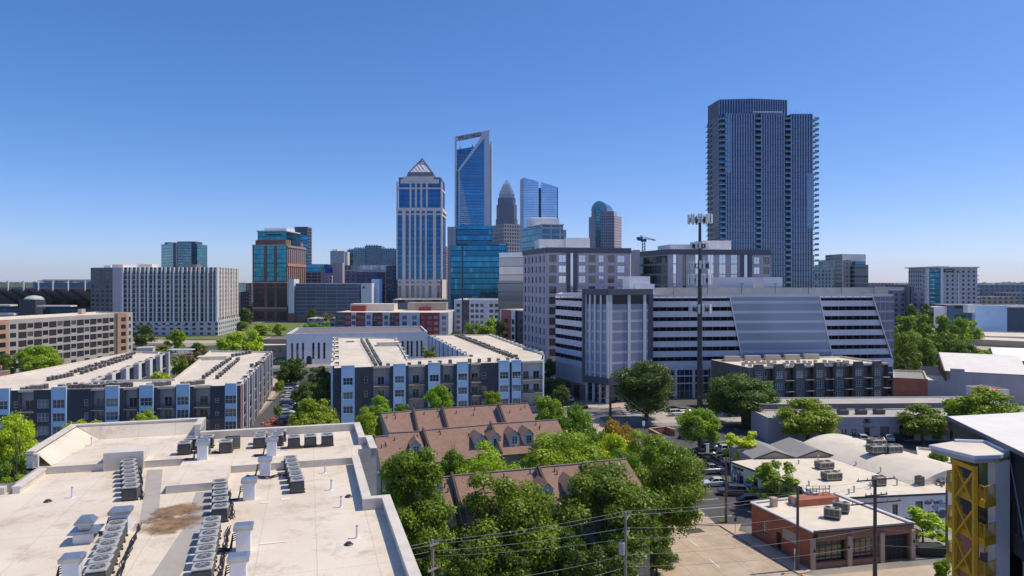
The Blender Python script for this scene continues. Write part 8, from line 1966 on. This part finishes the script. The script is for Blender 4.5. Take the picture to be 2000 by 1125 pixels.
for y0 in (86, 92.5, 105): mb.box((25.2 - (y0 - 86) * .12, y0, .018), (.14, 2.6, .004), R(12))
structure(mb.build('street_marking', M['paint_line']))
mb = MB(); mb.box((25.6, 97.2, .018), (2.6, 1.6, .004), R(15)); structure(mb.build('street_patch', M['asphalt']))
mb = MB()
for i in range(14): mb.box((30.5 + .22 * i, 103 + 4.5 * i * .9, .026), (5.0, .12, .004), R(12))
structure(mb.build('street_marking', M['paint_line']))
sheet('street_marking', [(50, 77.3), (120, 77.0), (120, 77.15), (50, 77.45)], .022, 'yellow_line')
# far woodland reaching the horizon: a rolling mass of crowns
rg = np.random.default_rng(5)
n = 15000
yy = 640 * np.exp(rg.random(n) * math.log(12)); xx = (rg.random(n) - .5) * 2.1 * yy
r = rg.uniform(4.5, 9.5, n) * np.clip(yy / 1500, 1, 2.6); hh = rg.uniform(7, 13, n) + np.clip((yy - 2500) / 220, 0, 24) * (0.55 + .45 * np.sin(xx / 900 + 1))
keep = ~((yy < 1300) & (np.abs(xx / yy) < .28) & (rg.random(n) < .6)); xx, yy, r, hh = xx[keep], yy[keep], r[keep], hh[keep]; n = len(xx)
ico = np.array([(0, 0, 1)] + [(math.cos(a) * .8, math.sin(a) * .8, .5) for a in np.arange(6) * math.pi / 3] + [(math.cos(a) * 1, math.sin(a) * 1, -.5) for a in (np.arange(6) + .5) * math.pi / 3])
tris = [(0, 1 + i, 1 + (i + 1) % 6) for i in range(6)] + [(1 + i, 7 + i, 1 + (i + 1) % 6) for i in range(6)] + [(1 + (i + 1) % 6, 7 + i, 7 + (i + 1) % 6) for i in range(6)]
v = ico[None] * (1 + .25 * rg.normal(size=(n, 13, 1))) * np.stack([r, r, r * .75], 1)[:, None, :] + np.stack([xx, yy, hh - r * .4], 1)[:, None, :]
f = np.array(tris)[None] + (np.arange(n) * 13)[:, None, None]
me = bpy.data.meshes.new('woodland'); me.from_pydata(v.reshape(-1, 3).tolist(), [], f.reshape(-1, 3).tolist())
m, t_, b_ = nt('woodland'); g_ = N(t_, 'ShaderNodeNewGeometry'); t_.links.new(mixc(t_, g_.outputs['Random Per Island'], (.028, .05, .016), (.07, .1, .03)), b_.inputs['Base Color']); b_.inputs['Roughness'].default_value = .8
me.materials.append(m); ob = bpy.data.objects.new('woodland', me); COL.objects.link(ob); ob['kind'] = 'stuff'
tag(ob, 'rolling far-off woodland canopy stretching to the horizon', 'woodland'); ob['kind'] = 'stuff'
# ================================================================== camera, sky, sun
cam = bpy.data.cameras.new('camera'); co = bpy.data.objects.new('camera', cam); COL.objects.link(co); SC.camera = co
co.location = (0, 0, CH); co.rotation_euler = (R(90), 0, 0)
cam.sensor_width = 36; cam.lens = FPX / 2000 * 36; cam.shift_y = -(562.5 - HZ) / 2000; cam.clip_end = 60000; cam.clip_start = .5
EL, AZ = R(58), R(12)          # sun to the right, a little beyond the scene
sd = Vector((math.cos(EL) * math.cos(AZ), math.cos(EL) * math.sin(AZ), math.sin(EL)))
sl = bpy.data.lights.new('sun', 'SUN'); sl.energy = 2.9; sl.angle = R(.53); sl.color = (1, .89, .7)
so = bpy.data.objects.new('sun', sl); COL.objects.link(so); so.location = (200, 50, 300); so.rotation_euler = (-sd).to_track_quat('-Z', 'Y').to_euler()
w = bpy.data.worlds.new('World'); SC.world = w; w.use_nodes = True; t = w.node_tree
sk = t.nodes.new('ShaderNodeTexSky'); sk.sky_type = 'NISHITA'; sk.sun_disc = False; sk.sun_elevation = EL; sk.sun_rotation = math.pi / 2 - AZ
sk.altitude = 1000; sk.air_density = .7; sk.dust_density = 1.2; sk.ozone_density = 3
bg = t.nodes['Background']; bg.inputs[1].default_value = .15; 
hs = t.nodes.new('ShaderNodeHueSaturation'); hs.inputs['Saturation'].default_value = 1.42; gm = t.nodes.new('ShaderNodeGamma'); gm.inputs[1].default_value = .78; t.links.new(sk.outputs[0], gm.inputs[0]); t.links.new(gm.outputs[0], hs.inputs['Color'])
t.links.new(mixc(t, 1.0, hs.outputs[0], (1.15, 1.06, 1.21), 'MULTIPLY'), bg.inputs[0])
SC.view_settings.view_transform = 'Standard'; SC.view_settings.look = 'None'; SC.view_settings.exposure = 0.42; SC.view_settings.gamma = 1.0
SC.cycles.max_bounces = 6; SC.cycles.diffuse_bounces = 3; SC.cycles.glossy_bounces = 4; SC.cycles.transparent_max_bounces = 12

hz = MB(); hz.prism([(-9000, -60), (9000, -60), (9000, 9500), (-9000, 9500)], -1.0, 260.0); ho = hz.build('haze', M['white_paint']); ho.data.materials.clear()
hm = bpy.data.materials.new('haze'); hm.use_nodes = True; ht = hm.node_tree; ht.nodes.remove(ht.nodes['Principled BSDF']); pv = ht.nodes.new('ShaderNodeVolumePrincipled')
pv.inputs['Color'].default_value = (.75, .85, 1, 1); pv.inputs['Density'].default_value = .00004; pv.inputs['Anisotropy'].default_value = .2; ht.links.new(pv.outputs[0], ht.nodes['Material Output'].inputs['Volume'])
ho.data.materials.append(hm); ho['kind'] = 'stuff'; tag(ho, 'thin pale summer haze over the whole city', 'haze')
